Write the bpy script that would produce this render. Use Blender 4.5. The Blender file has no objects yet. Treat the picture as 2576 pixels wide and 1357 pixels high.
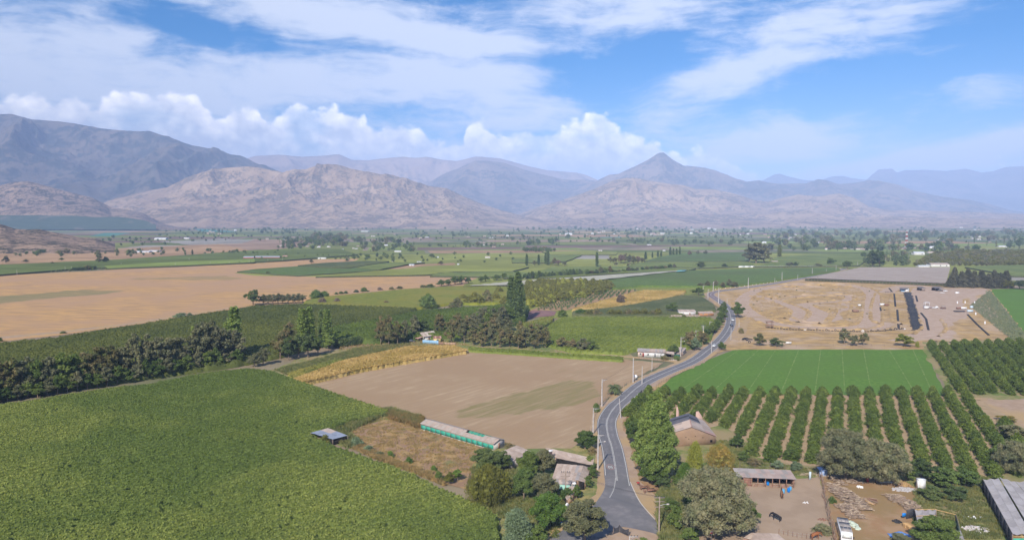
import bpy, math, random
import numpy as np
from mathutils import Vector, Matrix
from mathutils.geometry import delaunay_2d_cdt
S = bpy.context.scene
COL = S.collection
random.seed(7)
RNG = np.random.default_rng(7)

# ------------------------------------------------------------------ camera
CAM_H = 75.0
F = 1717.0                       # focal length in units of a 2576 px wide picture
PITCH = math.atan(128.5 / F)
cam_data = bpy.data.cameras.new('camera')
cam = bpy.data.objects.new('camera', cam_data)
COL.objects.link(cam)
cam.location = (0, 0, CAM_H)
cam.rotation_euler = (math.pi / 2 - PITCH, 0, 0)
cam_data.sensor_width = 36.0
cam_data.lens = F / 2576 * 36.0
cam_data.clip_start = 1.0
cam_data.clip_end = 200000.0
S.camera = cam

# ------------------------------------------------------------------ view
S.view_settings.view_transform = 'Standard'
S.view_settings.look = 'None'
S.view_settings.exposure = 0.45
S.view_settings.gamma = 1.0
S.view_settings.use_curve_mapping = False
S.cycles.max_bounces = 6
S.cycles.volume_bounces = 0
S.cycles.transparent_max_bounces = 16
S.cycles.use_denoising = True
S.cycles.use_adaptive_sampling = True
S.cycles.adaptive_threshold = 0.015

# ------------------------------------------------------------------ sun
SUN_EL = math.radians(37.0)
SH = Vector((0.34, 0.94)).normalized()          # direction in which shadows fall
sun_data = bpy.data.lights.new('sun', 'SUN')
sun_data.energy = 5.0
sun_data.angle = math.radians(0.53)
sun_data.color = (1.0, 0.93, 0.83)
sun = bpy.data.objects.new('sun', sun_data)
COL.objects.link(sun)
sd = Vector((SH.x * math.cos(SUN_EL), SH.y * math.cos(SUN_EL), -math.sin(SUN_EL)))
sun.rotation_euler = sd.to_track_quat('-Z', 'Y').to_euler()

# ------------------------------------------------------------------ picture -> direction / ground
def ray(u, v):
    dx = (u - 1288.0) / F
    dy = (678.5 - v) / F
    c, s = math.cos(PITCH), math.sin(PITCH)
    return Vector((dx, c + dy * s, dy * c - s))
def G(u, v, z=0.0):
    d = ray(u, v)
    t = (z - CAM_H) / d.z
    return Vector((d.x * t, d.y * t, z))
def PXM(u, v):
    """picture units per metre at a ground point"""
    return F / (G(u, v).y * math.cos(PITCH) + CAM_H * math.sin(PITCH))
def A(i, zx, zy): return (644 * i + zx / 3.923, 660.4 + zy / 3.923)
def B(i, zx, zy): return (644 * i + zx / 3.867, 1006.3 + zy / 3.867)
def CC(i, zx, zy): return (644 * i + zx / 4.0, 534.6 + zy / 4.0)

# ------------------------------------------------------------------ node helpers
class NT:
    def __init__(s, tree):
        s.dim = '3D'; s.t = tree; s.n = tree.nodes; s.l = tree.links
    def new(s, typ, **kw):
        nd = s.n.new(typ)
        for k, v in kw.items(): setattr(nd, k, v)
        return nd
    def put(s, sock, val):
        if val is None: return
        if isinstance(val, bpy.types.NodeSocket): s.l.new(val, sock)
        else:
            try: sock.default_value = val
            except Exception: sock.default_value = tuple(val) + (1.0,)
    def m(s, op, a, b=None, c=None, clamp=False):
        nd = s.new('ShaderNodeMath', operation=op, use_clamp=clamp)
        s.put(nd.inputs[0], a); s.put(nd.inputs[1], b); s.put(nd.inputs[2], c)
        return nd.outputs[0]
    def mix(s, fac, a, b, blend='MIX'):
        nd = s.new('ShaderNodeMix', data_type='RGBA', blend_type=blend)
        s.put(nd.inputs[0], fac); s.put(nd.inputs[6], a); s.put(nd.inputs[7], b)
        return nd.outputs[2]
    def noise(s, vec, scale, detail=4, rough=0.55, dist=0.0, dim=None):
        nd = s.new('ShaderNodeTexNoise', noise_dimensions=dim or s.dim)
        s.put(nd.inputs['Vector'], vec); nd.inputs['Scale'].default_value = scale
        nd.inputs['Detail'].default_value = detail; nd.inputs['Roughness'].default_value = rough
        nd.inputs['Distortion'].default_value = dist
        return nd.outputs[0]
    def ramp(s, val, lo, hi, a=0.0, b=1.0, smooth=True):
        nd = s.new('ShaderNodeMapRange', interpolation_type='SMOOTHSTEP' if smooth else 'LINEAR')
        s.put(nd.inputs[0], val); s.put(nd.inputs[1], lo); s.put(nd.inputs[2], hi)
        s.put(nd.inputs[3], a); s.put(nd.inputs[4], b)
        return nd.outputs[0]
    def map(s, vec, loc=(0, 0, 0), rot=(0, 0, 0), scale=(1, 1, 1), typ='POINT'):
        nd = s.new('ShaderNodeMapping', vector_type=typ)
        s.put(nd.inputs[0], vec)
        nd.inputs['Location'].default_value = loc; nd.inputs['Rotation'].default_value = rot
        nd.inputs['Scale'].default_value = scale
        return nd.outputs[0]

# ------------------------------------------------------------------ world: Nishita sky with clouds
world = bpy.data.worlds.new('World')
S.world = world
world.use_nodes = True
world.node_tree.nodes.clear()
W = NT(world.node_tree); W.dim = '2D'
wout = W.new('ShaderNodeOutputWorld')
sky = W.new('ShaderNodeTexSky', sky_type='NISHITA')
sky.sun_disc = False
sky.sun_elevation = SUN_EL
sky.sun_rotation = math.atan2(-SH.x, -SH.y)
sky.altitude = 600.0
sky.air_density = 1.0
sky.dust_density = 0.0
sky.ozone_density = 6.0
tc = W.new('ShaderNodeTexCoord')
dirv = tc.outputs['Generated']
sep = W.new('ShaderNodeSeparateXYZ'); W.put(sep.inputs[0], dirv)
dx_, dy_, dz_ = sep.outputs
az = W.m('ARCTAN2', dx_, dy_)
hor = W.m('SQRT', W.m('ADD', W.m('MULTIPLY', dx_, dx_), W.m('MULTIPLY', dy_, dy_)))
el = W.m('DIVIDE', dz_, W.m('MAXIMUM', hor, 0.02))
comb = W.new('ShaderNodeCombineXYZ')
W.put(comb.inputs[0], az); W.put(comb.inputs[1], el)
ae = comb.outputs[0]
def AE(u, v):
    d = ray(u, v)
    return math.atan2(d.x, d.y), d.z / math.hypot(d.x, d.y)
# cirrus: streaky noise, warped, gathered by a few large soft masses
warp = W.new('ShaderNodeTexNoise', noise_dimensions='2D'); W.put(warp.inputs[0], ae); warp.inputs['Scale'].default_value = 5.0
warp.inputs['Detail'].default_value = 3
wv = W.new('ShaderNodeVectorMath', operation='MULTIPLY_ADD')
W.put(wv.inputs[0], warp.outputs[1]); wv.inputs[1].default_value = (0.10, 0.05, 0); W.put(wv.inputs[2], ae)
aew = wv.outputs[0]
st1 = W.noise(W.map(aew, rot=(0, 0, 0.16), scale=(2.4, 13.0, 1)), 1.0, 8, 0.62)
st2 = W.noise(W.map(aew, rot=(0, 0, -0.22), scale=(11.0, 48.0, 1)), 1.0, 7, 0.64)
st3 = W.noise(W.map(aew, loc=(3, 1, 0), rot=(0, 0, 0.5), scale=(14.0, 22.0, 1)), 1.0, 5, 0.6)
cov = None
# (u, v, half width, half height, tilt, amount) in picture units; negative = open blue
masses = [(120, 60, 420, 120, 0.1, .35), (250, 190, 560, 70, 0.0, .5), (700, 30, 520, 60, -0.25, .35), (1000, 60, 420, 55, -0.18, .5), (1150, 95, 330, 22, -0.12, .35),
          (570, 90, 190, 45, -0.1, -.75), (420, 150, 130, 45, 0.4, -.35), (1180, 150, 420, 26, -0.05, -.4),
          (700, 210, 800, 80, 0.0, .45), (1150, 190, 380, 45, 0.1, .35), (1280, 300, 200, 60, 0, .2),
          (1500, 215, 240, 60, 0, -.6), (1620, 150, 220, 50, 0, -.45), (1450, 90, 160, 35, -0.2, .1), (1560, 60, 200, 26, -0.15, .45),
          (1850, 200, 230, 130, 0.4, .65), (1700, 15, 230, 35, -0.1, .45), (1960, 30, 120, 40, 0, -.5), (2200, 60, 300, 90, 0.2, .45),
          (2130, 230, 260, 60, 0, -.55), (2400, 235, 220, 30, 0.1, .6), (2560, 60, 130, 120, 0, -.6), (2450, 320, 300, 45, 0, -.5), (2250, 270, 150, 24, 0.1, -.3),
          (2000, 345, 180, 42, 0.15, .85), (1850, 390, 330, 45, 0.05, .4), (2250, 405, 330, 18, 0.18, .6), (2520, 370, 110, 36, 0.35, .7), (2450, 420, 300, 22, 0, .4)]
for (u, v, ru, rv, rot, amt) in masses:
    a0, e0 = AE(u, v)
    mp = W.new('ShaderNodeMapping', vector_type='TEXTURE')
    W.put(mp.inputs[0], aew if rv > 24 else ae)
    off = 0.05 if rv > 24 else 0.0
    mp.inputs['Location'].default_value = (a0 + off, e0 + off * 0.5, 0)
    mp.inputs['Rotation'].default_value = (0, 0, rot)
    mp.inputs['Scale'].default_value = (ru / F, rv / F, 1)
    ln = W.new('ShaderNodeVectorMath', operation='LENGTH'); W.put(ln.inputs[0], mp.outputs[0])
    g = W.ramp(ln.outputs['Value'], 0.0, 1.6, amt, 0.0)
    cov = g if cov is None else W.m('ADD', cov, g)
outside = W.ramp(W.m('ABSOLUTE', az), 0.65, 0.95, 0.0, -0.10)      # cirrus thinned outside the frame to lessen the sky's fill light
dens = W.m('ADD', W.m('ADD', cov, outside), W.m('MULTIPLY_ADD', st1, 2.0, -0.78))
dens = W.m('ADD', dens, W.m('MULTIPLY_ADD', st2, 1.1, -0.53))
dens = W.m('ADD', dens, W.m('MULTIPLY_ADD', st3, 0.9, -0.44))
cirrus = W.ramp(dens, -0.05, 0.95, 0.0, 0.88)
cirrus = W.m('MULTIPLY', cirrus, W.ramp(el, -0.01, 0.05))
# cumulus bank: a top outline against azimuth, billowing edges
def bank(points, base, amp, scale, seed, soft):
    a0 = -0.75; a1 = 0.75
    tx = W.ramp(az, a0, a1, 0, 1, smooth=False)
    fc = W.new('ShaderNodeFloatCurve')
    cv = fc.mapping.curves[0]
    pts = []
    for (u, v) in points:
        a, e = AE(u, v)
        pts.append(((a - a0) / (a1 - a0), e / 0.25))
    cv.points[0].location = (0, pts[0][1]); cv.points[-1].location = (1, pts[-1][1])
    for p in pts: cv.points.new(p[0], p[1])
    fc.mapping.update()
    W.put(fc.inputs[1], tx)
    top = W.m('MULTIPLY', fc.outputs[0], 0.25)
    sv = W.map(ae, loc=(seed, seed * 2.3, 0), scale=(1.0, 1.15, 1))
    n1 = W.noise(sv, scale, 3, 0.5, 0.3)
    vo = W.new('ShaderNodeTexVoronoi', feature='SMOOTH_F1', voronoi_dimensions='2D')
    wn = W.new('ShaderNodeTexNoise', noise_dimensions='2D'); W.put(wn.inputs[0], sv); wn.inputs['Scale'].default_value = scale * 3
    wm = W.new('ShaderNodeVectorMath', operation='MULTIPLY_ADD'); W.put(wm.inputs[0], wn.outputs[1])
    wm.inputs[1].default_value = (0.012, 0.012, 0); W.put(wm.inputs[2], sv)
    W.put(vo.inputs['Vector'], wm.outputs[0]); vo.inputs['Scale'].default_value = scale * 2.4
    vo.inputs['Smoothness'].default_value = 0.5; vo.inputs['Detail'].default_value = 1; vo.inputs['Roughness'].default_value = 0.5
    bil = W.m('SUBTRACT', 0.45, vo.outputs['Distance'])
    disp = W.m('ADD', W.m('MULTIPLY', W.m('SUBTRACT', n1, 0.5), amp * 1.7), W.m('MULTIPLY', bil, amp))
    fn = W.noise(sv, scale * 9, 4, 0.6)
    h = W.m('ADD', W.m('SUBTRACT', top, el), W.m('ADD', disp, W.m('MULTIPLY_ADD', fn, 0.006, -0.003)))
    d = W.ramp(h, 0.0, soft)
    # light on the billows: bright crowns, blue grey bellies
    lit = W.m('ADD', W.ramp(h, 0.0, 0.05, 1.0, 0.45), W.m('MULTIPLY_ADD', bil, 0.9, -0.18))
    n2 = W.noise(sv, scale * 5, 5, 0.6)
    lit = W.m('ADD', lit, W.m('MULTIPLY_ADD', n2, 0.7, -0.35), clamp=True)
    return d, lit
bk2 = [(-200, 200), (30, 235), (90, 214), (130, 222), (180, 215), (250, 240), (310, 222), (370, 228), (420, 215), (480, 225), (520, 265), (560, 282), (575, 262), (615, 246), (655, 266), (675, 290),
       (700, 292), (725, 262), (750, 254), (790, 275), (860, 268), (915, 285), (945, 310), (985, 300), (1010, 300), (1035, 312), (1070, 318), (1110, 345), (1160, 340), (1190, 305), (1230, 310), (1270, 318), (1330, 312), (1390, 318), (1440, 300), (1500, 288),
       (1530, 298), (1560, 322), (1620, 330), (1660, 350), (1700, 376), (1770, 378), (1840, 388), (1880, 420), (1950, 440), (2100, 450), (2260, 420), (2400, 430), (2500, 400), (2576, 390), (2700, 380)]
d2, l2 = bank(bk2, 0, 0.017, 15.0, 1.3, 0.010)
bk1 = [(-200, 260), (100, 300), (250, 330), (430, 340), (560, 360), (650, 370), (730, 350), (800, 360), (850, 335), (900, 350), (930, 345), (1000, 365), (1100, 375), (1180, 362), (1230, 350), (1300, 372), (1400, 360), (1480, 350),
       (1560, 375), (1640, 390), (1720, 400), (1780, 395), (1850, 405), (1950, 450), (2100, 470), (2300, 470), (2576, 470)]
d1, l1 = bank(bk1, 0, 0.013, 20.0, 4.7, 0.022)
basefade = W.ramp(el, 0.035, 0.075)
brk = W.ramp(W.noise(W.map(ae, loc=(2, 7, 0), scale=(1, 1.6, 1)), 9.0, 4, 0.6), 0.34, 0.52, 0.60, 1.0)
d2 = W.m('MULTIPLY', W.m('MULTIPLY', d2, brk), W.ramp(el, 0.045, 0.085, 0.55, 1.0))
cl_hi = (1.38, 1.33, 1.31); cl_lo = (0.62, 0.68, 0.84)
col2 = W.mix(l2, cl_lo, cl_hi)
col1 = W.mix(l1, (0.60, 0.68, 0.90), (1.02, 1.02, 1.05))
skyc = W.new('ShaderNodeVectorMath', operation='SCALE'); W.put(skyc.inputs[0], sky.outputs[0]); skyc.inputs['Scale'].default_value = 1.0
SKY_STR = 0.10
def sc(c): return tuple(x / SKY_STR for x in c)
def scale_col(sock, f):
    nd = W.new('ShaderNodeVectorMath', operation='SCALE'); W.put(nd.inputs[0], sock); nd.inputs['Scale'].default_value = f
    return nd.outputs[0]
hs_ = W.new('ShaderNodeHueSaturation'); hs_.inputs['Saturation'].default_value = 1.4; W.put(hs_.inputs['Color'], skyc.outputs[0]); c = hs_.outputs[0]
c = W.mix(cirrus, c, sc((0.70, 0.76, 0.90)))
c = W.mix(W.m('MULTIPLY', d2, 0.95), c, scale_col(col2, 1 / SKY_STR))
c = W.mix(W.m('MULTIPLY', d1, 0.85), c, scale_col(col1, 1 / SKY_STR))
bg = W.new('ShaderNodeBackground'); W.put(bg.inputs[0], c); bg.inputs[1].default_value = SKY_STR
W.l.new(bg.outputs[0], wout.inputs[0])
world.cycles.sampling_method = 'MANUAL'
world.cycles.sample_map_resolution = 512

# ------------------------------------------------------------------ numpy noise
_P = RNG.permutation(256).astype(np.int32); _P = np.concatenate([_P, _P])
_GA = RNG.uniform(0, 2 * np.pi, 256); _GX = np.cos(_GA); _GY = np.sin(_GA)
def perlin(x, y):
    xi = np.floor(x).astype(np.int64); yi = np.floor(y).astype(np.int64)
    xf = x - xi; yf = y - yi
    xi &= 255; yi &= 255
    def g(ix, iy, fx, fy):
        h = _P[(_P[ix & 255] + iy) & 255]
        return _GX[h] * fx + _GY[h] * fy
    u = xf * xf * xf * (xf * (xf * 6 - 15) + 10); v = yf * yf * yf * (yf * (yf * 6 - 15) + 10)
    a = g(xi, yi, xf, yf); b = g(xi + 1, yi, xf - 1, yf)
    c_ = g(xi, yi + 1, xf, yf - 1); d = g(xi + 1, yi + 1, xf - 1, yf - 1)
    return (a + u * (b - a)) * (1 - v) + (c_ + u * (d - c_)) * v
def fbm(x, y, o=4, gain=0.5):
    s = 0; a = 1.0; t = 0
    for i in range(o):
        s = s + a * perlin(x * 2 ** i + 17.3 * i, y * 2 ** i + 5.1 * i); t += a; a *= gain
    return s / t
def ridged(x, y, o=5, gain=0.5):
    s = 0; a = 1.0; t = 0; w = 1.0
    for i in range(o):
        n = 1 - 2 * np.abs(perlin(x * 2 ** i + 9.7 * i, y * 2 ** i + 3.3 * i)); n = np.clip(n, 0, 1) ** 2
        s = s + a * n * w; w = np.clip(n * 1.6, 0, 1); t += a; a *= gain
    return s / t

# ------------------------------------------------------------------ mesh helpers
def mesh_np(name, verts, faces, mats=None, midx=None, smooth=False, attrs=None):
    verts = np.asarray(verts, dtype=np.float32); faces = np.asarray(faces, dtype=np.int32)
    me = bpy.data.meshes.new(name)
    nf, k = faces.shape
    me.vertices.add(len(verts)); me.vertices.foreach_set('co', verts.ravel())
    me.loops.add(nf * k); me.loops.foreach_set('vertex_index', faces.ravel())
    me.polygons.add(nf); me.polygons.foreach_set('loop_start', np.arange(0, nf * k, k, dtype=np.int32))
    if smooth: me.polygons.foreach_set('use_smooth', np.ones(nf, dtype=bool))
    for m_ in (mats or []): me.materials.append(m_)
    if midx is not None: me.polygons.foreach_set('material_index', np.asarray(midx, dtype=np.int32))
    for k_, v_ in (attrs or {}).items():
        at = me.attributes.new(k_, 'FLOAT', 'POINT'); at.data.foreach_set('value', np.asarray(v_, dtype=np.float32))
    me.update(calc_edges=True)
    return me
def grid_faces(nx, ny):
    i = np.arange(nx * ny).reshape(ny, nx)
    return np.stack([i[:-1, :-1].ravel(), i[:-1, 1:].ravel(), i[1:, 1:].ravel(), i[1:, :-1].ravel()], 1)
def link(name, me, parent=None, loc=None, label=None, cat=None, group=None, kind=None):
    o = bpy.data.objects.new(name, me)
    COL.objects.link(o)
    if parent is not None: o.parent = parent
    if loc is not None: o.location = loc
    if label: o['label'] = label
    if cat: o['category'] = cat
    if group: o['group'] = group
    if kind: o['kind'] = kind
    return o
def structure(name, me, label=None):
    o = link(name, me, kind='structure', label=label)
    return o

# ------------------------------------------------------------------ materials
_M = {}
def mat(name, color, rough=0.9, var=None, vscale=1.0, vdetail=4, var2=None, v2scale=0.1, stretch=None, rot=0.0,
        bump=0.0, bscale=3.0, obj_rand=0.0, mask=None, metallic=0.0, spec=0.2, trans=0.0, lo=0.38, hi=0.62, lo2=.4, hi2=.6, haze_mix=None):
    """procedural material: base colour, two noise-mixed variations, optional per-object brightness, optional mask attribute"""
    if name in _M: return _M[name]
    m_ = bpy.data.materials.new(name); m_.use_nodes = True
    m_.node_tree.nodes.clear(); N = NT(m_.node_tree)
    out = N.new('ShaderNodeOutputMaterial'); b = N.new('ShaderNodeBsdfPrincipled')
    b.inputs['Roughness'].default_value = rough; b.inputs['Metallic'].default_value = metallic
    b.inputs['Specular IOR Level'].default_value = spec
    N.l.new(b.outputs[0], out.inputs[0])
    geo = N.new('ShaderNodeNewGeometry'); pos = geo.outputs['Position']
    if stretch: vec = N.map(N.map(pos, rot=(0, 0, rot)), scale=stretch)
    else: vec = pos
    c_ = tuple(color) + (1,)
    if var is not None:
        n = N.noise(vec, vscale, vdetail, 0.6)
        c_ = N.mix(N.ramp(n, lo, hi), c_, tuple(var) + (1,))
    if var2 is not None:
        n = N.noise(pos, v2scale, 4, 0.6)
        c_ = N.mix(N.ramp(n, lo2, hi2), c_, tuple(var2) + (1,))
    if mask is not None:
        at = N.new('ShaderNodeAttribute', attribute_name='mask')
        n = N.noise(vec, vscale * 0.7, 4, 0.7)
        f = N.ramp(N.m('ADD', at.outputs['Fac'], N.m('MULTIPLY_ADD', n, 1.2, -0.6)), 0.25, 0.75)
        c_ = N.mix(f, c_, tuple(mask) + (1,))
    if obj_rand:
        oi = N.new('ShaderNodeObjectInfo')
        f = N.m('MULTIPLY_ADD', oi.outputs['Random'], obj_rand, 1 - obj_rand / 2)
        hs = N.new('ShaderNodeHueSaturation'); N.put(hs.inputs['Value'], f)
        N.put(hs.inputs['Hue'], N.m('MULTIPLY_ADD', oi.outputs['Random'], -0.06 * min(1, obj_rand), 0.5 + 0.03 * min(1, obj_rand)))
        N.put(hs.inputs['Color'], c_); c_ = hs.outputs[0]
    N.put(b.inputs['Base Color'], c_)
    if bump:
        bn = N.noise(vec, bscale, 5, 0.65)
        bp = N.new('ShaderNodeBump'); bp.inputs['Distance'].default_value = bump
        bp.inputs['Strength'].default_value = 0.9
        N.put(bp.inputs['Height'], bn); N.l.new(bp.outputs[0], b.inputs['Normal'])
    _M[name] = m_
    return m_
# ================================================================== terrain: far mountains and hills
def hills(name, sil, dist, foot, cell_u, nt, rough, gully, material, base_v=None, back=0.6, label=None, seed=0.0, extent=None, sky_noise=0.007, dark=None, foot_z=0.0, prof=1.25, gs=1.0):
    """a range standing at its own distance: crest outline (picture units at crest distance) -> heights; a ridged, gullied near face and a back slope"""
    us = np.arange(sil[0][0], sil[-1][0] + 1e-6, cell_u)
    vs = np.interp(us, [p[0] for p in sil], [p[1] for p in sil])
    ax = (us - 1288) / F
    Yc = dist * np.ones_like(us)
    c_, s_ = math.cos(PITCH), math.sin(PITCH)
    dy = (678.5 - vs) / F
    ddx, ddy, ddz = ax, c_ + dy * s_, dy * c_ - s_
    H = CAM_H + ddz / ddy * Yc
    X = ddx / ddy * Yc
    rw = CAM_H + (ddz / ddy) * Yc
    wob = 1 + 0.10 * fbm(us / 170 + seed, us * 0 + seed, 3)
    T = np.concatenate([np.linspace(0, 1, nt), 1 + np.linspace(0, 1, max(6, nt // 4))[1:] * back])
    verts = []; hn = []
    rows = len(T)
    UX = np.repeat(us[None], rows, 0); TT = np.repeat(T[:, None], len(us), 1)
    HH = np.repeat(H[None], rows, 0)
    footd = foot
    D = footd + (dist - footd) * TT           # distance of the row
    D = D * np.where(TT < 1, 1 + (wob[None] - 1) * (1 - TT), 1.0)
    XX = (ax / (c_ + dy * s_))[None] * D
    wx = XX / 1000.0; wy = D / 1000.0
    p = np.clip(TT, 0, 1) ** prof
    p = np.where(TT > 1, 1 - (TT - 1) / back * 0.9, p)
    w = np.clip(TT * (1 - TT) * 4, 0, 1) ** 0.7
    w = np.where(TT >= 1, np.clip((TT - 1) / back, 0, 1) * 0.5, w)
    q = fbm(wx * gully * .5 + seed, wy * gully * .5 + 3, 3) * 0.8
    r = ridged(wx * gully * gs + q + seed, wy * gully * 0.55 * gs + q * .6 + seed * 2, 6, 0.55)
    r2 = fbm(wx * gully * 6 + seed, wy * gully * 5, 4, 0.6)
    Z = HH * p * (1 + w * rough * (r - 0.45) * 1.6 + w * 0.045 * r2)
    Z += HH * sky_noise * np.clip(TT * 1.2, 0, 1) * fbm(wx * gully * 9, wy * gully * 9 + seed, 4, 0.6)
    Z = np.where(TT <= 0, foot_z - 3.0, Z)
    # the side ends sink to the ground
    e = np.minimum(1, np.minimum(UX - us[0], us[-1] - UX) / 60.0)
    if extent: Z = Z * np.clip(e, 0, 1) ** .5
    V = np.stack([XX.ravel(), D.ravel(), Z.ravel()], 1)
    me = mesh_np(name, V, grid_faces(len(us), rows), [material], smooth=True)
    return structure(name, me, label)

def rock_mat(name, base, scrub, pale, sc1, thr=0.5, bump=0.0):
    m_ = bpy.data.materials.new(name); m_.use_nodes = True
    m_.node_tree.nodes.clear(); N = NT(m_.node_tree)
    out = N.new('ShaderNodeOutputMaterial'); b = N.new('ShaderNodeBsdfPrincipled')
    b.inputs['Roughness'].default_value = 1.0; b.inputs['Specular IOR Level'].default_value = 0.0
    N.l.new(b.outputs[0], out.inputs[0])
    geo = N.new('ShaderNodeNewGeometry'); pos = geo.outputs['Position']
    big = N.noise(pos, sc1 * 0.12, 5, 0.6, 0.6)
    fine = N.noise(pos, sc1, 6, 0.68)
    dots = N.noise(pos, sc1 * 3.1, 3, 0.6)
    c_ = N.mix(N.ramp(big, 0.40, 0.62), base + (1,), pale + (1,))
    f = N.m('ADD', N.m('MULTIPLY', fine, 0.6), N.m('MULTIPLY', dots, 0.4))
    big2 = N.noise(N.map(pos, loc=(7000, 300, 0)), sc1 * 0.2, 4, 0.6, 0.8)
    f = N.m('ADD', f, N.m('MULTIPLY_ADD', big2, 0.5, -0.25))
    c_ = N.mix(N.ramp(f, thr - 0.03, thr + 0.07), c_, scrub + (1,))
    N.put(b.inputs['Base Color'], c_)
    if bump:
        bp = N.new('ShaderNodeBump'); bp.inputs['Distance'].default_value = bump; bp.inputs['Strength'].default_value = 1.0
        N.put(bp.inputs['Height'], fine); N.l.new(bp.outputs[0], b.inputs['Normal'])
    _M[name] = m_
    return m_
ROCK = rock_mat('dry_scrub_slope', (0.32, 0.225, 0.15), (0.175, 0.135, 0.095), (0.41, 0.295, 0.195), 0.014, 0.5, 18)
ROCK_NEAR = rock_mat('near_scrub_slope', (0.27, 0.19, 0.135), (0.05, 0.05, 0.032), (0.36, 0.25, 0.17), 0.06, 0.50, 3)
ROCK_DARK = rock_mat('high_scrub_with_cloud_shade', (0.11, 0.095, 0.075), (0.05, 0.055, 0.045), (0.17, 0.135, 0.10), 0.004, 0.49, 20)  # scrub colour darkened to stand for cloud shadow on the left massif
ROCK_PALE = rock_mat('bare_far_slope', (0.30, 0.22, 0.17), (0.19, 0.16, 0.13), (0.40, 0.29, 0.215), 0.004, 0.56, 20)
ROCK_MID = rock_mat('mid_scrub_with_cloud_shade', (0.17, 0.135, 0.10), (0.08, 0.075, 0.06), (0.25, 0.19, 0.14), 0.007, 0.5, 18)  # darker scrub colour, in part standing for cloud shadow on the pyramid

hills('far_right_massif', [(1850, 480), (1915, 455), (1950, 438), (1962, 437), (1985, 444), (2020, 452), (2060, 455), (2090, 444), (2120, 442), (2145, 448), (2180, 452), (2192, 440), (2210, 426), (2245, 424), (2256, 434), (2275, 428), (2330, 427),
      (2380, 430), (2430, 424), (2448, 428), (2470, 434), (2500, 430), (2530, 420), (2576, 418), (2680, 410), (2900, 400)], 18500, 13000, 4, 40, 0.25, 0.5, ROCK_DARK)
hills('far_bare_range', [(540, 420), (644, 392), (700, 389), (760, 394), (820, 391), (853, 388), (872, 396), (886, 402), (924, 403), (970, 398), (1013, 394), (1045, 397), (1072, 394), (1115, 402), (1151, 405), (1175, 399), (1200, 393), (1230, 396), (1256, 398), (1290, 407),
      (1339, 420), (1377, 428), (1451, 434), (1475, 440), (1502, 452), (1560, 480), (1640, 520)], 15000, 10500, 4, 56, 0.32, 0.55, ROCK_PALE)
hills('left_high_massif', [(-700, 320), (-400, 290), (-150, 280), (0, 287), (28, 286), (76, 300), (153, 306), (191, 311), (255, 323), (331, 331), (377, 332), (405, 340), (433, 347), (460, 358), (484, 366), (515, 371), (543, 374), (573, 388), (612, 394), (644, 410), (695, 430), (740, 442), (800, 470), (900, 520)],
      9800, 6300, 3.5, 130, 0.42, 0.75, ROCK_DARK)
hills('pyramid_mountain', [(1360, 520), (1440, 478), (1504, 453), (1533, 439), (1556, 437), (1575, 428), (1594, 420), (1630, 402), (1652, 387), (1660, 384), (1668, 383.5), (1673, 386), (1678, 390.5), (1696, 404), (1721, 417), (1745, 418), (1767, 421), (1798, 427.5), (1849, 448),
      (1879, 456.8), (1910, 453), (1932, 459), (1957, 462), (2029, 461), (2045, 455), (2059, 450), (2080, 453), (2108, 463), (2156, 459), (2180, 455), (2207, 454), (2258, 464), (2301, 480), (2365, 494), (2442, 503), (2493, 514), (2544, 529), (2640, 540), (2760, 552)],
      11500, 8000, 3.5, 110, 0.32, 0.75, ROCK_MID)
hills('middle_ridge', [(1040, 500), (1064, 470), (1110, 440), (1150, 424), (1195, 404), (1225, 404), (1270, 410), (1330, 430), (1380, 442), (1412, 450), (1440, 452), (1471, 451), (1510, 458), (1570, 480), (1700, 520)], 12500, 8300, 4, 60, 0.25, 0.6, ROCK_MID)
hills('central_hill', [(200, 540), (229, 522), (290, 500), (331, 490), (380, 478), (421, 471), (471, 445), (535, 425), (580, 421), (624, 418.6), (644, 420), (690, 429), (713, 434), (746, 427.5), (771, 425), (790, 418), (807, 413.5), (830, 412.5), (848, 414), (865, 418), (881, 423.7),
      (937, 435), (975, 440), (1013, 448), (1050, 459), (1077, 468), (1123, 473), (1145, 483), (1166, 493.8), (1217, 514), (1256, 527), (1288, 535), (1330, 548), (1380, 560)],
      7200, 5200, 2.5, 170, 0.42, 1.25, ROCK)
hills('right_front_hill', [(1230, 560), (1288, 545), (1330, 530), (1364, 516.7), (1403, 506.5), (1466, 486), (1517, 465.7), (1543, 453), (1570, 448), (1594, 446.6), (1615, 450), (1632, 454), (1683, 462), (1721, 465.7), (1752, 476), (1798, 476), (1849, 487.5), (1900, 503), (1932, 507),
      (1970, 497), (2008, 488.7), (2059, 493.8), (2090, 489), (2110, 486), (2150, 498), (2187, 520), (2250, 530), (2290, 528), (2365, 530.7), (2450, 533), (2576, 538), (2700, 540), (2900, 545)],
      8200, 5900, 2.5, 160, 0.40, 1.15, ROCK)
hills('left_dark_hill', [(-700, 480), (-300, 450), (-60, 462), (0, 465.8), (35, 458), (69, 455.6), (95, 461), (127, 471), (180, 484), (229, 496), (255, 508), (280, 522), (320, 527), (357, 535), (398, 555), (440, 566), (480, 572)], 5600, 4500, 3, 60, 0.35, 1.0, ROCK_NEAR, extent=None)
hills('valley_foothills', [(420, 572), (470, 556), (500, 548), (540, 552), (600, 560), (680, 553), (760, 556), (850, 562), (960, 552), (1050, 558), (1150, 551), (1250, 556), (1330, 545), (1370, 552), (1440, 540), (1500, 536), (1580, 543), (1660, 530), (1740, 544), (1820, 538), (1900, 545), (1960, 534), (2030, 528), (2080, 541), (2150, 547), (2250, 544), (2400, 549), (2576, 551), (2700, 552)],
      6600, 5500, 3, 30, 0.6, 1.5, ROCK)
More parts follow.
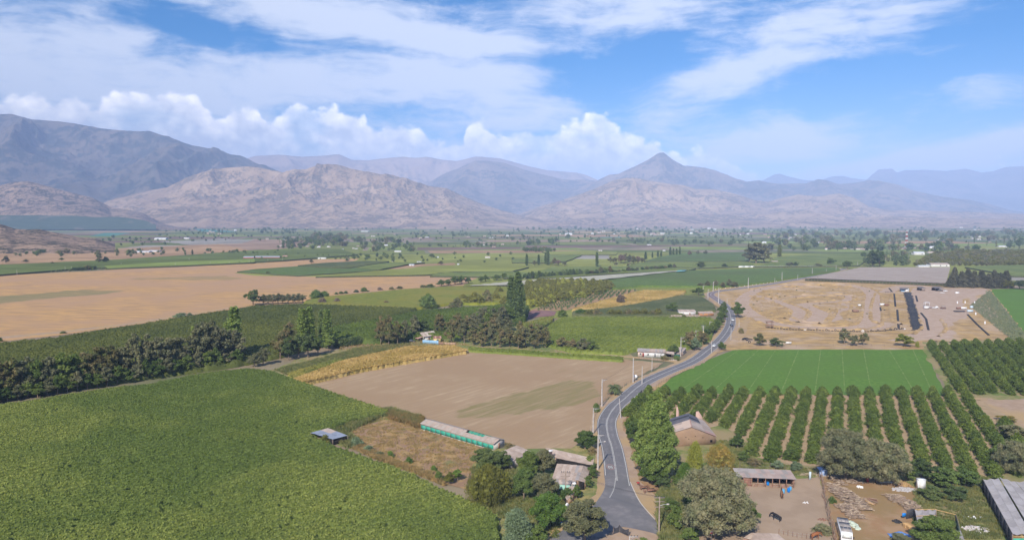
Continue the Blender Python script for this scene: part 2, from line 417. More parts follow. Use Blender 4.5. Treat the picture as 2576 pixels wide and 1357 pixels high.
hills('left_scrub_hill', [(-500, 520), (-200, 545), (-60, 556), (0, 563), (15, 567), (37, 575), (60, 577), (100, 576), (125, 582), (160, 588), (200, 596), (240, 598), (280, 612), (310, 625), (345, 634), (370, 641)], 1950, 1480, 3, 40, 0.25, 4.0, ROCK_NEAR, prof=0.9)

# ------------------------------------------------------------------ ground sheet, out to the mountains
soil = mat('valley_soil', (0.26, 0.19, 0.13), var=(0.33, 0.25, 0.17), vscale=0.02, var2=(0.12, 0.14, 0.06), v2scale=0.004)
gx = np.concatenate([-np.geomspace(30000, 200, 24), np.linspace(-150, 150, 7), np.geomspace(200, 30000, 24)])
gy = np.concatenate([[-3000, -500, 0], np.geomspace(60, 40000, 60)])
GX, GY = np.meshgrid(gx, gy)
structure('ground', mesh_np('ground', np.stack([GX.ravel(), GY.ravel(), GX.ravel() * 0], 1), grid_faces(len(gx), len(gy)), [soil]))

# ------------------------------------------------------------------ haze
hb = 4200.0
def box_me(name, x0, x1, y0, y1, z0, z1, m_=None):
    v = [(x, y, z) for z in (z0, z1) for y in (y0, y1) for x in (x0, x1)]
    f = [(0, 2, 3, 1), (4, 5, 7, 6), (0, 1, 5, 4), (2, 6, 7, 3), (0, 4, 6, 2), (1, 3, 7, 5)]
    return mesh_np(name, v, f, [m_] if m_ else None)
hm = bpy.data.materials.new('haze_air'); hm.use_nodes = True; hm.node_tree.nodes.clear()
N = NT(hm.node_tree); o_ = N.new('ShaderNodeOutputMaterial'); pv = N.new('ShaderNodeVolumePrincipled')
pv.inputs['Color'].default_value = (0.47, 0.625, 1.0, 1); pv.inputs['Density'].default_value = 9.3e-5
pv.inputs['Anisotropy'].default_value = -0.38
N.l.new(pv.outputs[0], o_.inputs['Volume'])
link('haze', box_me('haze', -24000, 24000, -2500, 26000, -60, 1650, hm), kind='stuff', label='thin blue haze filling the valley air', cat='haze')

# dark orchard climbing the foot of the left hill
_v = []; _us = [-900, -500, -200, 0, 100, 190, 240, 300, 340, 370, 392]; _tp = [539, 540, 541, 541, 541, 542, 546, 545, 550, 556, 566]
for u_, tv in zip(_us, _tp):
    for t_ in (0, .35, .7, 1.0):
        v_ = 577 + (tv - 577) * t_; Y_ = 4400 + 380 * t_ * (577 - tv) / 37; d_ = ray(u_, v_); k_ = Y_ / d_.y; _v.append((d_.x * k_, Y_, max(0.5, CAM_H + d_.z * k_)))
_f = [(i * 4 + j, (i + 1) * 4 + j, (i + 1) * 4 + j + 1, i * 4 + j + 1) for i in range(len(_us) - 1) for j in range(3)]
structure('hillside_orchard', mesh_np('hillside_orchard', _v, _f, [mat('hillside_orchard', (0.045, 0.075, 0.045), .95, var=(0.07, 0.10, 0.055), vscale=.03, stretch=(.3, 3, 3), var2=(0.14, 0.13, 0.09), v2scale=.006, lo2=.58, hi2=.66)]), 'dark orchard terraces at the foot of the left hill')
# ================================================================== fields
def worldpoly(poly, z=0.0):
    return np.array([[G(u, v, z).x, G(u, v, z).y] for u, v in poly])
def densify(P, step, jit, seed=1):
    """edge points every `step` m, shaken by `jit` m so that field edges are not ruled lines"""
    r = np.random.default_rng(seed); out = []
    for i in range(len(P)):
        a = P[i]; b = P[(i + 1) % len(P)]; L = np.hypot(*(b - a)); n = max(1, int(L / step))
        d = (b - a) / max(L, 1e-6); nrm = np.array([-d[1], d[0]])
        for k in range(n):
            j = 0 if k == 0 else jit
            out.append(a + (b - a) * k / n + nrm * (r.normal() * j))
    return np.array(out)
def inside(P, x, y):
    c = np.zeros(x.shape, bool); n = len(P); j = n - 1
    for i in range(n):
        xi, yi = P[i]; xj, yj = P[j]
        with np.errstate(divide='ignore', invalid='ignore'):
            hit = ((yi > y) != (yj > y)) & (x < (xj - xi) * (y - yi) / (yj - yi + 1e-12) + xi)
        c ^= hit; j = i
    return c
def sheet(name, poly, m_, z, jit=0.5, step=None, patches=None, cell=None, world_pts=None, label=None):
    P = worldpoly(poly) if world_pts is None else np.array(world_pts, float)
    Y = max(60.0, P[:, 1].mean())
    P = densify(P, step or max(2.0, Y / 60), jit * Y / 300, seed=len(name) + len(P))
    pts = [Vector((p[0], p[1])) for p in P]
    n = len(pts); edges = [(i, (i + 1) % n) for i in range(n)]
    if patches:
        cell = cell or 4.0
        xs = np.arange(P[:, 0].min(), P[:, 0].max(), cell); ys = np.arange(P[:, 1].min(), P[:, 1].max(), cell)
        X, Yg = np.meshgrid(xs, ys); X = X + RNG.uniform(-.3, .3, X.shape) * cell; Yg = Yg + RNG.uniform(-.3, .3, X.shape) * cell
        k = inside(P, X, Yg)
        pts += [Vector((a, b)) for a, b in zip(X[k], Yg[k])]
    V, E, Fc, _, _, _ = delaunay_2d_cdt(pts, edges, [], 1, 1e-4)
    Va = np.array([[p.x, p.y, z] for p in V]); attrs = None
    if patches:
        mk = np.zeros(len(Va))
        for (pp, amt) in patches:
            Q = worldpoly(pp); ins = inside(Q, Va[:, 0], Va[:, 1])
            mk = np.maximum(mk, ins * amt)
        attrs = {'mask': mk}
    tris = [f for f in Fc if len(f) == 3]
    return structure(name, mesh_np(name, Va, tris, [m_], attrs=attrs), label)

def canopy(name, poly, h, m_, cell=None, amp=0.35, fx=1.6, row=None, depth=0.0, ang=0.0, leaves=0, leaf=0.3, label='', m_leaf=None, edge=0.6, side=True, cat=None, holes=None, topz=None, stuff=True, lobe=0.0, spots=0):
    """crop canopy: a real surface h metres up, lumpy, furrowed along its rows, closed down to the ground at its edges, with loose leaf faces over it"""
    P = worldpoly(poly, h if topz is None else topz)
    Yc = max(100.0, P[:, 1].min())
    cell = cell or max(0.5, Yc / 550)
    ca, sa = math.cos(ang), math.sin(ang)
    R = P @ np.array([[ca, -sa], [sa, ca]])           # rotate so rows run along local y
    xs = np.arange(R[:, 0].min() - cell, R[:, 0].max() + cell, cell)
    ys = np.arange(R[:, 1].min() - cell, R[:, 1].max() + cell, cell * (1.0 if row is None else 1.2))
    X, Yg = np.meshgrid(xs, ys)
    wx = X * ca - Yg * sa; wy = X * sa + Yg * ca
    ex = fbm(wx / 3.1 + 5, wy / 3.1, 3) * edge * 2; ey = fbm(wx / 3.1, wy / 3.1 + 9, 3) * edge * 2
    ins = inside(P, wx + ex, wy + ey)
    if holes:
        for hp in holes: ins &= ~inside(worldpoly(hp), wx, wy)
    n1 = fbm(wx * fx / 3, wy * fx / 3, 4, 0.6); n0 = fbm(wx / 22, wy / 22, 3)
    Z = h + amp * (n1 * 1.9 + n0 * 0.8)
    if row:
        ph = np.cos(2 * np.pi * X / row + 0.5 * n1)
        Z = Z - depth * (0.5 - 0.5 * ph) ** 1.5
    if lobe:
        Z = Z + lobe * (np.abs(perlin(wx / 2.6, wy / 2.6)) * 2 - .5)
    for q in range(spots):
        j, i = RNG.integers(3, Z.shape[0] - 3), RNG.integers(3, Z.shape[1] - 3); k_ = int(RNG.integers(1, 4)); Z[j - 1:j + 2, i - k_:i + k_] -= RNG.uniform(.5, 1.5)
    Z = np.where(ins, np.maximum(Z, 0.05), 0.0)
    ny, nx = X.shape
    f = grid_faces(nx, ny); keep = ins.ravel()[f].any(1); f = f[keep]
    used = np.unique(f); mp = np.full(nx * ny, -1); mp[used] = np.arange(len(used))
    V = np.stack([wx.ravel(), wy.ravel(), Z.ravel()], 1)[used]; f = mp[f]
    tri = np.concatenate([f[:, [0, 1, 2]], f[:, [0, 2, 3]]]); mi = np.zeros(len(tri), int)
    if leaves:
        full = ins.ravel()[used]
        cand = np.nonzero(full)[0]
        k = RNG.choice(cand, leaves); c = V[k] + np.stack([RNG.uniform(-cell, cell, leaves), RNG.uniform(-cell, cell, leaves), RNG.uniform(-.05, .28, leaves) * max(amp, .3) * 1.6], 1)
        LV = leafq(c, leaf, RNG)
        off = len(V); V = np.concatenate([V, LV])
        lt = np.arange(leaves * 3).reshape(-1, 3) + off
        tri = np.concatenate([tri, lt]); mi = np.concatenate([mi, np.ones(leaves, int)])
    me = mesh_np(name, V, tri, [m_, m_leaf or m_], mi, smooth=False)
    o = link(name, me, label=label, cat=cat or 'crop', kind='stuff' if stuff else None)
    return o
def leafq(c, size, r, up=0.35):
    n = len(c); a = r.normal(size=(n, 3)); a /= np.linalg.norm(a, axis=1)[:, None]
    b = r.normal(size=(n, 3)); a[:, 2] *= (1 - up); b = np.cross(a, b); b /= np.linalg.norm(b, axis=1)[:, None] + 1e-9
    s = size * r.uniform(.6, 1.4, n)[:, None]
    return np.stack([c - a * s * .5 - b * s * .4, c + a * s * .5 - b * s * .3, c + b * s * .6], 1).reshape(-1, 3)

def leafmat(name, col, var, var2=None, vs=0.5, v2=0.03, rough=0.65, rand=0.0, trans=0.36, lo=.38, hi=.62):
    """foliage: diffuse with a little light let through"""
    m_ = mat(name, col, rough, var=var, vscale=vs, var2=var2, v2scale=v2, obj_rand=rand, lo=lo, hi=hi, spec=0.25)
    nt = m_.node_tree; b = [n for n in nt.nodes if n.type == 'BSDF_PRINCIPLED'][0]; out = [n for n in nt.nodes if n.type == 'OUTPUT_MATERIAL'][0]
    tr = nt.nodes.new('ShaderNodeBsdfTranslucent'); mx = nt.nodes.new('ShaderNodeMixShader'); mx.inputs[0].default_value = trans
    src = b.inputs['Base Color'].links[0].from_socket
    nt.links.new(src, tr.inputs[0]); nt.links.new(b.outputs[0], mx.inputs[1]); nt.links.new(tr.outputs[0], mx.inputs[2]); nt.links.new(mx.outputs[0], out.inputs[0])
    return m_

VINE = leafmat('vine_leaves_gap_shade', (0.155, 0.20, 0.038), (0.235, 0.28, 0.06), (0.13, 0.178, 0.038), vs=1.2, v2=0.012)  # canopy surface coloured darker to stand for shaded gaps between leaves
VINE_L = leafmat('vine_leaves_sunlit_tone', (0.235, 0.28, 0.054), (0.37, 0.39, 0.10), (0.17, 0.23, 0.046), vs=2.5, v2=0.012)  # brighter copy for the top leaves, sunlight put into the colour
VINE_M = leafmat('midfield_vine_leaves', (0.23, 0.275, 0.045), (0.31, 0.35, 0.07), (0.20, 0.25, 0.042), vs=0.5, v2=0.02)
VINE_Y = leafmat('yellowing_vine_leaves', (0.235, 0.265, 0.03), (0.31, 0.32, 0.035), (0.34, 0.31, 0.04), vs=0.25, v2=0.02, lo=.4, hi=.6)
VINE_B = leafmat('bright_vine_leaves', (0.135, 0.215, 0.032), (0.19, 0.265, 0.045), (0.155, 0.205, 0.038), vs=0.3, v2=0.01)
ORCH = leafmat('orchard_leaves', (0.145, 0.165, 0.034), (0.20, 0.215, 0.045), (0.125, 0.15, 0.035), vs=0.6, v2=0.012)
ORCH_B = leafmat('bright_orchard_leaves', (0.125, 0.18, 0.026), (0.18, 0.235, 0.038), (0.105, 0.15, 0.028), vs=0.5, v2=0.02)
WALN = leafmat('walnut_leaves', (0.255, 0.262, 0.0345), (0.33, 0.317, 0.0403), (0.165, 0.193, 0.0322), vs=0.3, v2=0.03, rand=.35)
CORN = leafmat('dry_maize', (0.55, 0.378, 0.108), (0.396, 0.304, 0.09), (0.616, 0.441, 0.162), vs=1.5, v2=0.05)
CORN_G = leafmat('half_green_maize', (0.286, 0.294, 0.063), (0.462, 0.378, 0.099), (0.209, 0.242, 0.054), vs=0.8, v2=0.03)
ALFA = mat('alfalfa', (0.085, 0.170, 0.020), 0.8, var=(0.12, 0.215, 0.03), vscale=0.5, var2=(0.10, 0.18, 0.025), v2scale=0.03, bump=0.15, bscale=2.0, mask=(0.13, 0.19, 0.05), spec=.1)
PLOUGH = mat('tilled_soil', (0.375, 0.262, 0.158), 0.95, var=(0.50, 0.37, 0.235), vscale=0.5, vdetail=9, stretch=(0.10, 1.0, 1), rot=-0.86, bump=0.4, bscale=2.5, mask=(0.255, 0.21, 0.095), var2=(0.36, 0.245, 0.145), v2scale=.02, spec=.05, lo=.44, hi=.76)
DRYF = mat('dry_stubble', (0.54, 0.325, 0.135), 0.95, var=(0.34, 0.22, 0.125), vscale=0.16, vdetail=9, stretch=(0.22, 1.5, 1), rot=0.12, mask=(0.235, 0.205, 0.10), bump=0.4, bscale=0.6, spec=.05, lo=.42, hi=.62, var2=(0.43, 0.27, 0.155), v2scale=.008)
LOT = mat('rough_lot', (0.304, 0.195, 0.122), 0.95, var=(0.4, 0.265, 0.119), vscale=0.22, vdetail=7, var2=(0.208, 0.187, 0.0792), v2scale=0.12, bump=0.25, bscale=1.5, spec=.05, lo=.45, hi=.6, lo2=.55, hi2=.7)
DIRT = mat('pale_dirt', (0.4, 0.289, 0.205), 0.95, var=(0.352, 0.25, 0.173), vscale=0.3, var2=(0.416, 0.289, 0.151), v2scale=0.05, bump=0.05, bscale=2, spec=.05)
TRACKG = mat('dry_track_ground', (0.49, 0.325, 0.14), 0.95, var=(0.32, 0.215, 0.105), vscale=0.09, vdetail=9, var2=(0.46, 0.335, 0.23), v2scale=0.035, bump=0.4, bscale=1, spec=.05, stretch=(1, 1.6, 1), lo2=.45, hi2=.68)
TRACK = mat('packed_track_dirt', (0.45, 0.335, 0.255), 0.95, var=(0.40, 0.285, 0.205), vscale=0.15, stretch=(1, 1.5, 1), spec=.05)
GRASSR = mat('weedy_grass', (0.22, 0.22, 0.08), 0.9, var=(0.36, 0.29, 0.12), vscale=0.3, var2=(0.15, 0.19, 0.06), v2scale=0.07, bump=0.3, bscale=2, spec=.05)
GRASSG = mat('green_verge', (0.14, 0.19, 0.05), 0.9, var=(0.25, 0.24, 0.09), vscale=0.35, var2=(0.32, 0.25, 0.13), v2scale=0.08, bump=0.3, bscale=2, spec=.05)
ORED = mat('orange_earth', (0.336, 0.199, 0.104), 0.95, var=(0.376, 0.25, 0.144), vscale=0.2, var2=(0.288, 0.195, 0.0936), v2scale=0.07, bump=.1, bscale=3, spec=.05)
MAROON = mat('maroon_seedbed', (0.20, 0.105, 0.10), 0.95, var=(0.25, 0.14, 0.12), vscale=0.2)
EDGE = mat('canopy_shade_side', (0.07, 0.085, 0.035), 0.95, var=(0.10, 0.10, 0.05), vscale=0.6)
def farmat(i, c):
    v = tuple(x * 1.22 for x in c)
    return mat('far_field_%s' % i, c, 0.95, var=v, vscale=0.02, stretch=(0.6, 2.0, 1), rot=0.2, var2=tuple(x * .85 for x in c), v2scale=.006, spec=.05)
FG = [farmat('dark_green', (0.12, 0.15, 0.04)), farmat('green', (0.175, 0.20, 0.045)), farmat('light_green', (0.21, 0.26, 0.06)), farmat('olive', (0.23, 0.245, 0.06)),
      farmat('tan', (0.306, 0.212, 0.145)), farmat('orange_tan', (0.374, 0.238, 0.132)), farmat('brown', (0.187, 0.128, 0.0935)), farmat('teal', (0.085, 0.221, 0.17)), farmat('grey', (0.306, 0.281, 0.238))]

def raised(name, poly, h, m_, z0=0.0, label=None, side=None, kind='stuff', cat='crop', step=None, jit=.4):
    """flat-topped crop block with shaded sides, for vineyards too far off to show their leaves"""
    P = worldpoly(poly, h); Y = P[:, 1].mean()
    P = densify(P, step or Y / 50, jit * Y / 500, seed=len(poly) * 7)
    V, E, Fc, _, _, _ = delaunay_2d_cdt([Vector(p) for p in P], [(i, (i + 1) % len(P)) for i in range(len(P))], [], 1, 1e-4)
    Va = np.array([[p.x, p.y, h] for p in V]); n = len(Va)
    tris = [tuple(f) for f in Fc if len(f) == 3]; mi = [0] * len(tris)
    k = len(P); low = np.array([[p[0], p[1], z0] for p in P]); hi_ = np.array([[p[0], p[1], h - .02] for p in P])
    Va = np.concatenate([Va, low, hi_])
    for i in range(k):
        j = (i + 1) % k
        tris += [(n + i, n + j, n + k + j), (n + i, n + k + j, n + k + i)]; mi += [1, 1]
    return link(name, mesh_np(name, Va, tris, [m_, side or EDGE], mi), label=label, cat=cat, kind=kind)

# ---- far valley patchwork, aligned to the valley's field grid
def far_fields():
    fi = 0
    a = 0.17; ca, sa = math.cos(a), math.sin(a)
    r = random.Random(11)
    y = 1150.0
    while y < 6300:
        dy = r.uniform(70, 160) * (1 + y / 4000)
        x = -y * 1.0 - r.uniform(0, 200)
        while x < y * 1.0:
            w = r.uniform(160, 420) * (1 + y / 5000)
            k = r.random()
            m_ = FG[0] if k < .30 else FG[1] if k < .60 else FG[2] if k < .68 else FG[3] if k < .77 else FG[4] if k < .87 else FG[6] if k < .93 else FG[5] if k < .97 else FG[8]
            if y > 4500 and k > .55: m_ = FG[4]
            g = r.uniform(3, 9)
            pts = [(x + g, y + g), (x + w - g, y + g), (x + w - g + r.uniform(-9, 9), y + dy - g), (x + g, y + dy - g)]
            pts = [(px * ca - (py - y) * sa, y + px * sa * .35 + (py - y) * ca) for px, py in pts]
            if min(p[1] for p in pts) > 1050 and r.random() < .93:
                fi += 1
                sheet('field', None, m_, 0.02 + (fi * 5 % 7) * 0.01, jit=0.1, step=60, world_pts=pts)
            x += w
        y += dy
far_fields()


_lz = 0.10
def nz():
    global _lz
    _lz += 0.004
    return _lz
GL = 0.27
# wide base for the green middle distance
sheet('field', [(560, 690), (640, 668), (900, 640), (1300, 636), (1700, 634), (2200, 640), (2700, 645), (2900, 720), (2300, 700), (2000, 705), (1760, 750), (1440, 800), (1300, 800), (1180, 735), (1120, 700), (800, 700)], FG[3], nz(), jit=.6)
sheet('field', [(-400, 680), (-400, 640), (0, 632), (300, 625), (560, 612), (660, 618), (640, 640), (300, 655), (0, 668)], FG[5], nz())
sheet('field', [(560, 615), (640, 600), (800, 606), (760, 620), (640, 632)], FG[4], nz())
sheet('field', [(400, 607), (560, 600), (640, 603), (610, 612), (480, 616)], FG[8], nz())
sheet('field', [(1320, 617.5), (1650, 616), (1900, 615), (2020, 616), (1700, 620), (1320, 625)], FG[6], nz())
sheet('field', [(1050, 622), (1310, 621), (1320, 626), (1050, 629)], FG[6], nz())
# dry stubble plain on the left
DRY = [(-300, 715), (0, 693), (236, 681), (420, 670), (640, 662), (800, 652), (905, 650), (880, 661), (740, 672), (620, 682), (590, 686), (640, 693), (840, 696), (1050, 690), (1110, 697), (1200, 699), (1165, 718), (1070, 722), (960, 738), (830, 744), (760, 762), (640, 768), (470, 798), (300, 822), (200, 836), (0, 860), (-300, 905)]
sheet('field', DRY, DRYF, nz(), jit=.4, cell=9, patches=[([(-200, 752), (0, 745), (200, 728), (320, 731), (240, 742), (100, 753), (0, 764), (-200, 775)], .62), ([(320, 700), (560, 693), (640, 700), (560, 705), (330, 703)], .5), ([(700, 705), (900, 702), (820, 712), (700, 710)], .35)])
sheet('farm_track', [(-100, 858), (0, 846), (150, 833), (330, 812), (470, 790), (600, 770), (600, 772.5), (470, 793.5), (330, 816), (150, 838), (0, 852), (-100, 866)], DIRT, nz(), jit=.2)
# green strips beyond the dry plain
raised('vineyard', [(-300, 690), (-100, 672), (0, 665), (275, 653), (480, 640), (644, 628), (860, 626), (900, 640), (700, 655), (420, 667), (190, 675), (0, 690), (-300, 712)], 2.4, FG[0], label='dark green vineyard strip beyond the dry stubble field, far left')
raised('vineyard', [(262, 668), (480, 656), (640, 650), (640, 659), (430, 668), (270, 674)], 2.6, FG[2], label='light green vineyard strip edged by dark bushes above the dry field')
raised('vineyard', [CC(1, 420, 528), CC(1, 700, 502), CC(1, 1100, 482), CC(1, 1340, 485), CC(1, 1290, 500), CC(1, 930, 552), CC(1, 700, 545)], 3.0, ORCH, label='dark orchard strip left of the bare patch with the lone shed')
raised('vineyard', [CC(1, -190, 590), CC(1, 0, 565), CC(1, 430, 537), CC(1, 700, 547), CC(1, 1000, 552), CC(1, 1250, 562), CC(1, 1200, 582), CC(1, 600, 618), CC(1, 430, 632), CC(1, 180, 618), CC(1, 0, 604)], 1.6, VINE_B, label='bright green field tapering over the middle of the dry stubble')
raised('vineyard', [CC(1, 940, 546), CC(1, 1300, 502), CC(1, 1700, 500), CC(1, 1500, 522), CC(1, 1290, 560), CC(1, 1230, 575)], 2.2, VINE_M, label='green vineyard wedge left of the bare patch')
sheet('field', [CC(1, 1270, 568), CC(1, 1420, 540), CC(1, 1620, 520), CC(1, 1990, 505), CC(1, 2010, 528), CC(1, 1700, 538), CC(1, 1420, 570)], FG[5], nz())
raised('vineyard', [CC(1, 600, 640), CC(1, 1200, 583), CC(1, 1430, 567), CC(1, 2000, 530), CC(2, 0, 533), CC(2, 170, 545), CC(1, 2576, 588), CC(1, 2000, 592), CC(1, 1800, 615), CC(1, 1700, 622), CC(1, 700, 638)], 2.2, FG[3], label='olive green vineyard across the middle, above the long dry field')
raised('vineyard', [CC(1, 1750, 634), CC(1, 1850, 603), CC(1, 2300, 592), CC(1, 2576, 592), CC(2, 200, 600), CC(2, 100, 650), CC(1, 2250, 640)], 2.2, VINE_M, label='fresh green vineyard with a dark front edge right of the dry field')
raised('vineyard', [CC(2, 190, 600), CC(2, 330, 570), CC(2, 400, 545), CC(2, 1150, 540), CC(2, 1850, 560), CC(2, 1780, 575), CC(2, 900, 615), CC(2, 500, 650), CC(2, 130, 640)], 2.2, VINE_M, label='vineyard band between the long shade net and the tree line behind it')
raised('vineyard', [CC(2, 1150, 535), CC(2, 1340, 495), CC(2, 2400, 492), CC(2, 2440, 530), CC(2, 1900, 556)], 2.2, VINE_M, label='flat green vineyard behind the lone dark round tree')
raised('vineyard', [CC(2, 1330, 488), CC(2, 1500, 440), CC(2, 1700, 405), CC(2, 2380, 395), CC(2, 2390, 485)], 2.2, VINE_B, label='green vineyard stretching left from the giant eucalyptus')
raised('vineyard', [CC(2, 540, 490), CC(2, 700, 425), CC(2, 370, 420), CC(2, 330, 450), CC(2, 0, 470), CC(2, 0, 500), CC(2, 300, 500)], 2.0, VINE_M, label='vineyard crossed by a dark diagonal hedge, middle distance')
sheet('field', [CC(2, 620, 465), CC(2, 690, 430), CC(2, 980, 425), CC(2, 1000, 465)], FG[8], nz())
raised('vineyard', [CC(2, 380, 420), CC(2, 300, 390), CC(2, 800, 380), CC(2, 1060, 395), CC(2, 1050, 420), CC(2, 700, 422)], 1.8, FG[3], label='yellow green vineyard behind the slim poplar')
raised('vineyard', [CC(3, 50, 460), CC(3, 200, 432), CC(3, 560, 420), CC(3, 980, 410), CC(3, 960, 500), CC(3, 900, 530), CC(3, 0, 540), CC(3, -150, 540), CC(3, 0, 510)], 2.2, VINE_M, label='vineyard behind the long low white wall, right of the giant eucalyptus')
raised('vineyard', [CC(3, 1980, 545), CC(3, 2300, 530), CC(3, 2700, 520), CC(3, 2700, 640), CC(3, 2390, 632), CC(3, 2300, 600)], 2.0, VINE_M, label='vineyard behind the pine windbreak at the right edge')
sheet('field', [CC(3, 2395, 640), CC(3, 2700, 640), CC(3, 2700, 690), CC(3, 2410, 680)], FG[8], nz())
# bright green vineyard right of the shade net
canopy('vineyard', [(1405, 715), (1538, 698), (1733, 679), (1932, 674), (2107, 672), (2115, 677), (2080, 684), (2030, 692), (1932, 707), (1850, 717), (1763, 719), (1613, 717), (1548, 724), (1525, 716)], 2.2, VINE_B, cell=1.5, amp=.35, row=3.2, depth=.3, ang=-0.5,
       label='large bright green vineyard between the shade net and the curving road')
# yellow-green vineyard behind the willow
canopy('vineyard', [(750, 775), (770, 754), (824, 744), (1019, 726), (1166, 717), (1288, 720), (1325, 716), (1320, 760), (1130, 762), (1040, 775), (900, 772)], 2.2, VINE_Y, cell=1.3, amp=.4, label='yellow green vineyard stretching behind the weeping willow')
# dense orchards left of centre
canopy('orchard', [(-300, 905), (0, 860), (143, 846), (255, 828), (433, 800), (612, 772), (644, 767), (764, 763), (924, 768), (1048, 773), (1000, 788), (940, 802), (838, 815), (835, 850), (700, 885), (600, 905), (300, 945), (0, 985), (-300, 1030)], 3.6, ORCH, cell=0.85, amp=.9, fx=1.8, row=4.4, depth=1.9, ang=-0.46, leaves=120000, leaf=.7,
       label='big dark green orchard of close rows behind the brown windbreak', m_leaf=ORCH)
canopy('orchard', [(838, 819), (996, 792), (1056, 778), (1256, 766), (1330, 766), (1320, 800), (1200, 830), (1000, 845), (940, 850), (838, 848)], 4.0, ORCH_B, cell=0.8, amp=.8, row=4.6, depth=1.9, ang=-1.15, leaves=50000, leaf=.7,
       label='fresh green orchard rows behind the small blue-walled farmhouse')
canopy('weedy_vineyard', [(1441, 781), (1540, 760), (1670, 744), (1726, 741), (1765, 744), (1795, 764), (1800, 779), (1706, 788), (1645, 794), (1441, 793)], 1.6, leafmat('rough_vine', (0.15, 0.17, 0.045), (0.22, 0.22, 0.08), (0.12, 0.145, 0.04), vs=0.4), cell=.9, amp=.5, label='rough green plot between the dry maize and the white roadside shed')
canopy('vineyard', [(1412, 796), (1785, 796), (1800, 803), (1788, 850), (1740, 868), (1700, 874), (1600, 874), (1568, 884), (1440, 880), (1375, 862), (1365, 828)], 2.2, VINE_M, cell=0.6, amp=.4, fx=2.8, row=3.6, depth=.8, ang=-.45, leaves=90000, leaf=.5, m_leaf=VINE_M, label='square mid green vineyard left of the curving road')
canopy('maize_field', [(1438, 777), (1513, 756), (1600, 733), (1620, 729), (1725, 730), (1713, 740), (1638, 755), (1563, 767), (1500, 775)], 2.2, CORN, cell=.8, amp=.5, fx=4, leaves=24000, leaf=.7, label='golden dry maize field between young saplings and green plot')
canopy('maize_field', [(1316, 812), (1392, 794), (1386, 808), (1330, 836)], 2.2, CORN_G, cell=.7, amp=.5, fx=4, leaves=6000, leaf=.7, label='small yellowing maize plot right of the tall dark poplars')
canopy('maize_field', [(850, 910), (899, 897), (1026, 871), (1141, 868), (1176, 880), (1026, 905), (899, 928), (812, 949), (764, 960), (740, 952)], 2.1, CORN, cell=.5, amp=.5, fx=4.5, leaves=60000, leaf=.6, label='strip of golden dry maize bordering the tilled brown field', m_leaf=CORN)
canopy('maize_field', [(726, 938), (787, 920), (850, 902), (870, 905), (800, 935), (760, 958), (742, 956)], 1.7, CORN_G, cell=.5, amp=.5, fx=4, leaves=12000, leaf=.6, label='greener end of the maize strip beside the near vineyard')
sheet('field', [(680, 932), (760, 900), (900, 872), (1040, 855), (1180, 862), (1580, 878), (1600, 905), (1288, 893), (1170, 886), (1026, 880), (899, 905), (780, 945), (720, 950)], GRASSG, nz())
canopy('row_of_vines', [(1180, 872), (1288, 878), (1400, 886), (1568, 897), (1566, 904), (1400, 893), (1288, 885), (1180, 879)], 1.6, VINE_M, cell=.6, amp=.4, leaves=9000, leaf=.5, label='low leafy vine row along the far edge of the tilled field')
sheet('field', [(940, 800), (1100, 800), (1300, 820), (1380, 860), (1400, 885), (1180, 868), (1030, 868), (930, 850)], GRASSR, nz())
# near vineyard
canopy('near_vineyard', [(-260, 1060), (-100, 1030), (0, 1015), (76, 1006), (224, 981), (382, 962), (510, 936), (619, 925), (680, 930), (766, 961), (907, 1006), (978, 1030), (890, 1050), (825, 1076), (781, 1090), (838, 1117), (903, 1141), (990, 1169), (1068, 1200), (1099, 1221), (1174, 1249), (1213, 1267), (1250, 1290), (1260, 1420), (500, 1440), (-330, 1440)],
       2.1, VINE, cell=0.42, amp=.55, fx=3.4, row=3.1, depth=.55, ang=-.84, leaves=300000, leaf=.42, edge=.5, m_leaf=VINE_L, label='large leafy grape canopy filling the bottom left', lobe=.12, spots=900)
# tilled field, alfalfa, lots
sheet('field', [(760, 964), (1160, 882), (1174, 881), (1288, 886), (1568, 903), (1668, 913), (1614, 944), (1568, 972), (1528, 1002), (1505, 1019), (1492, 1076), (1470, 1105), (1433, 1134), (1358, 1140), (1262, 1110), (1070, 1052), (978, 1028), (900, 1008)], PLOUGH, nz(), jit=.5,
      patches=[([(1125, 1048), (1200, 1012), (1320, 982), (1440, 954), (1500, 956), (1508, 998), (1430, 1026), (1300, 1044), (1190, 1060)], .58), ([(1400, 925), (1560, 935), (1500, 950), (1380, 945)], .3)], cell=4)
sheet('field', [(1655, 985), (1668, 968), (1700, 945), (1765, 912), (1844, 880), (2322, 877), (2335, 900), (2382, 996), (2100, 1000), (1900, 996), (1700, 990)], ALFA, nz(), jit=.25,
      patches=[([(1690, 982), (2370, 985), (2382, 996), (1680, 992)], .35)], cell=1.6)
sheet('field', [(2485, 727), (2700, 725), (2700, 1000), (2576, 838), (2530, 785)], ALFA, nz(), jit=.25)
sheet('field', [(866, 1084), (880, 1070), (965, 1045), (1058, 1066), (1084, 1080), (1242, 1128), (1300, 1150), (1240, 1210), (1187, 1235), (1100, 1215), (1071, 1202), (1032, 1178), (949, 1150), (905, 1122), (838, 1110), (800, 1095)], LOT, nz(), jit=.6)
sheet('field', [(820, 1080), (870, 1058), (975, 1030), (1060, 1050), (1058, 1070), (965, 1056), (885, 1080), (900, 1112), (990, 1160), (1070, 1190), (1110, 1222), (1040, 1190), (900, 1135), (838, 1112)], GRASSR, nz(), jit=.8)
sheet('dirt_yard', [(1187, 1170), (1240, 1128), (1360, 1128), (1436, 1128), (1500, 1076), (1512, 1100), (1520, 1180), (1530, 1210), (1500, 1262), (1540, 1420), (1230, 1420), (1200, 1260)], GRASSR, nz(), jit=.4)
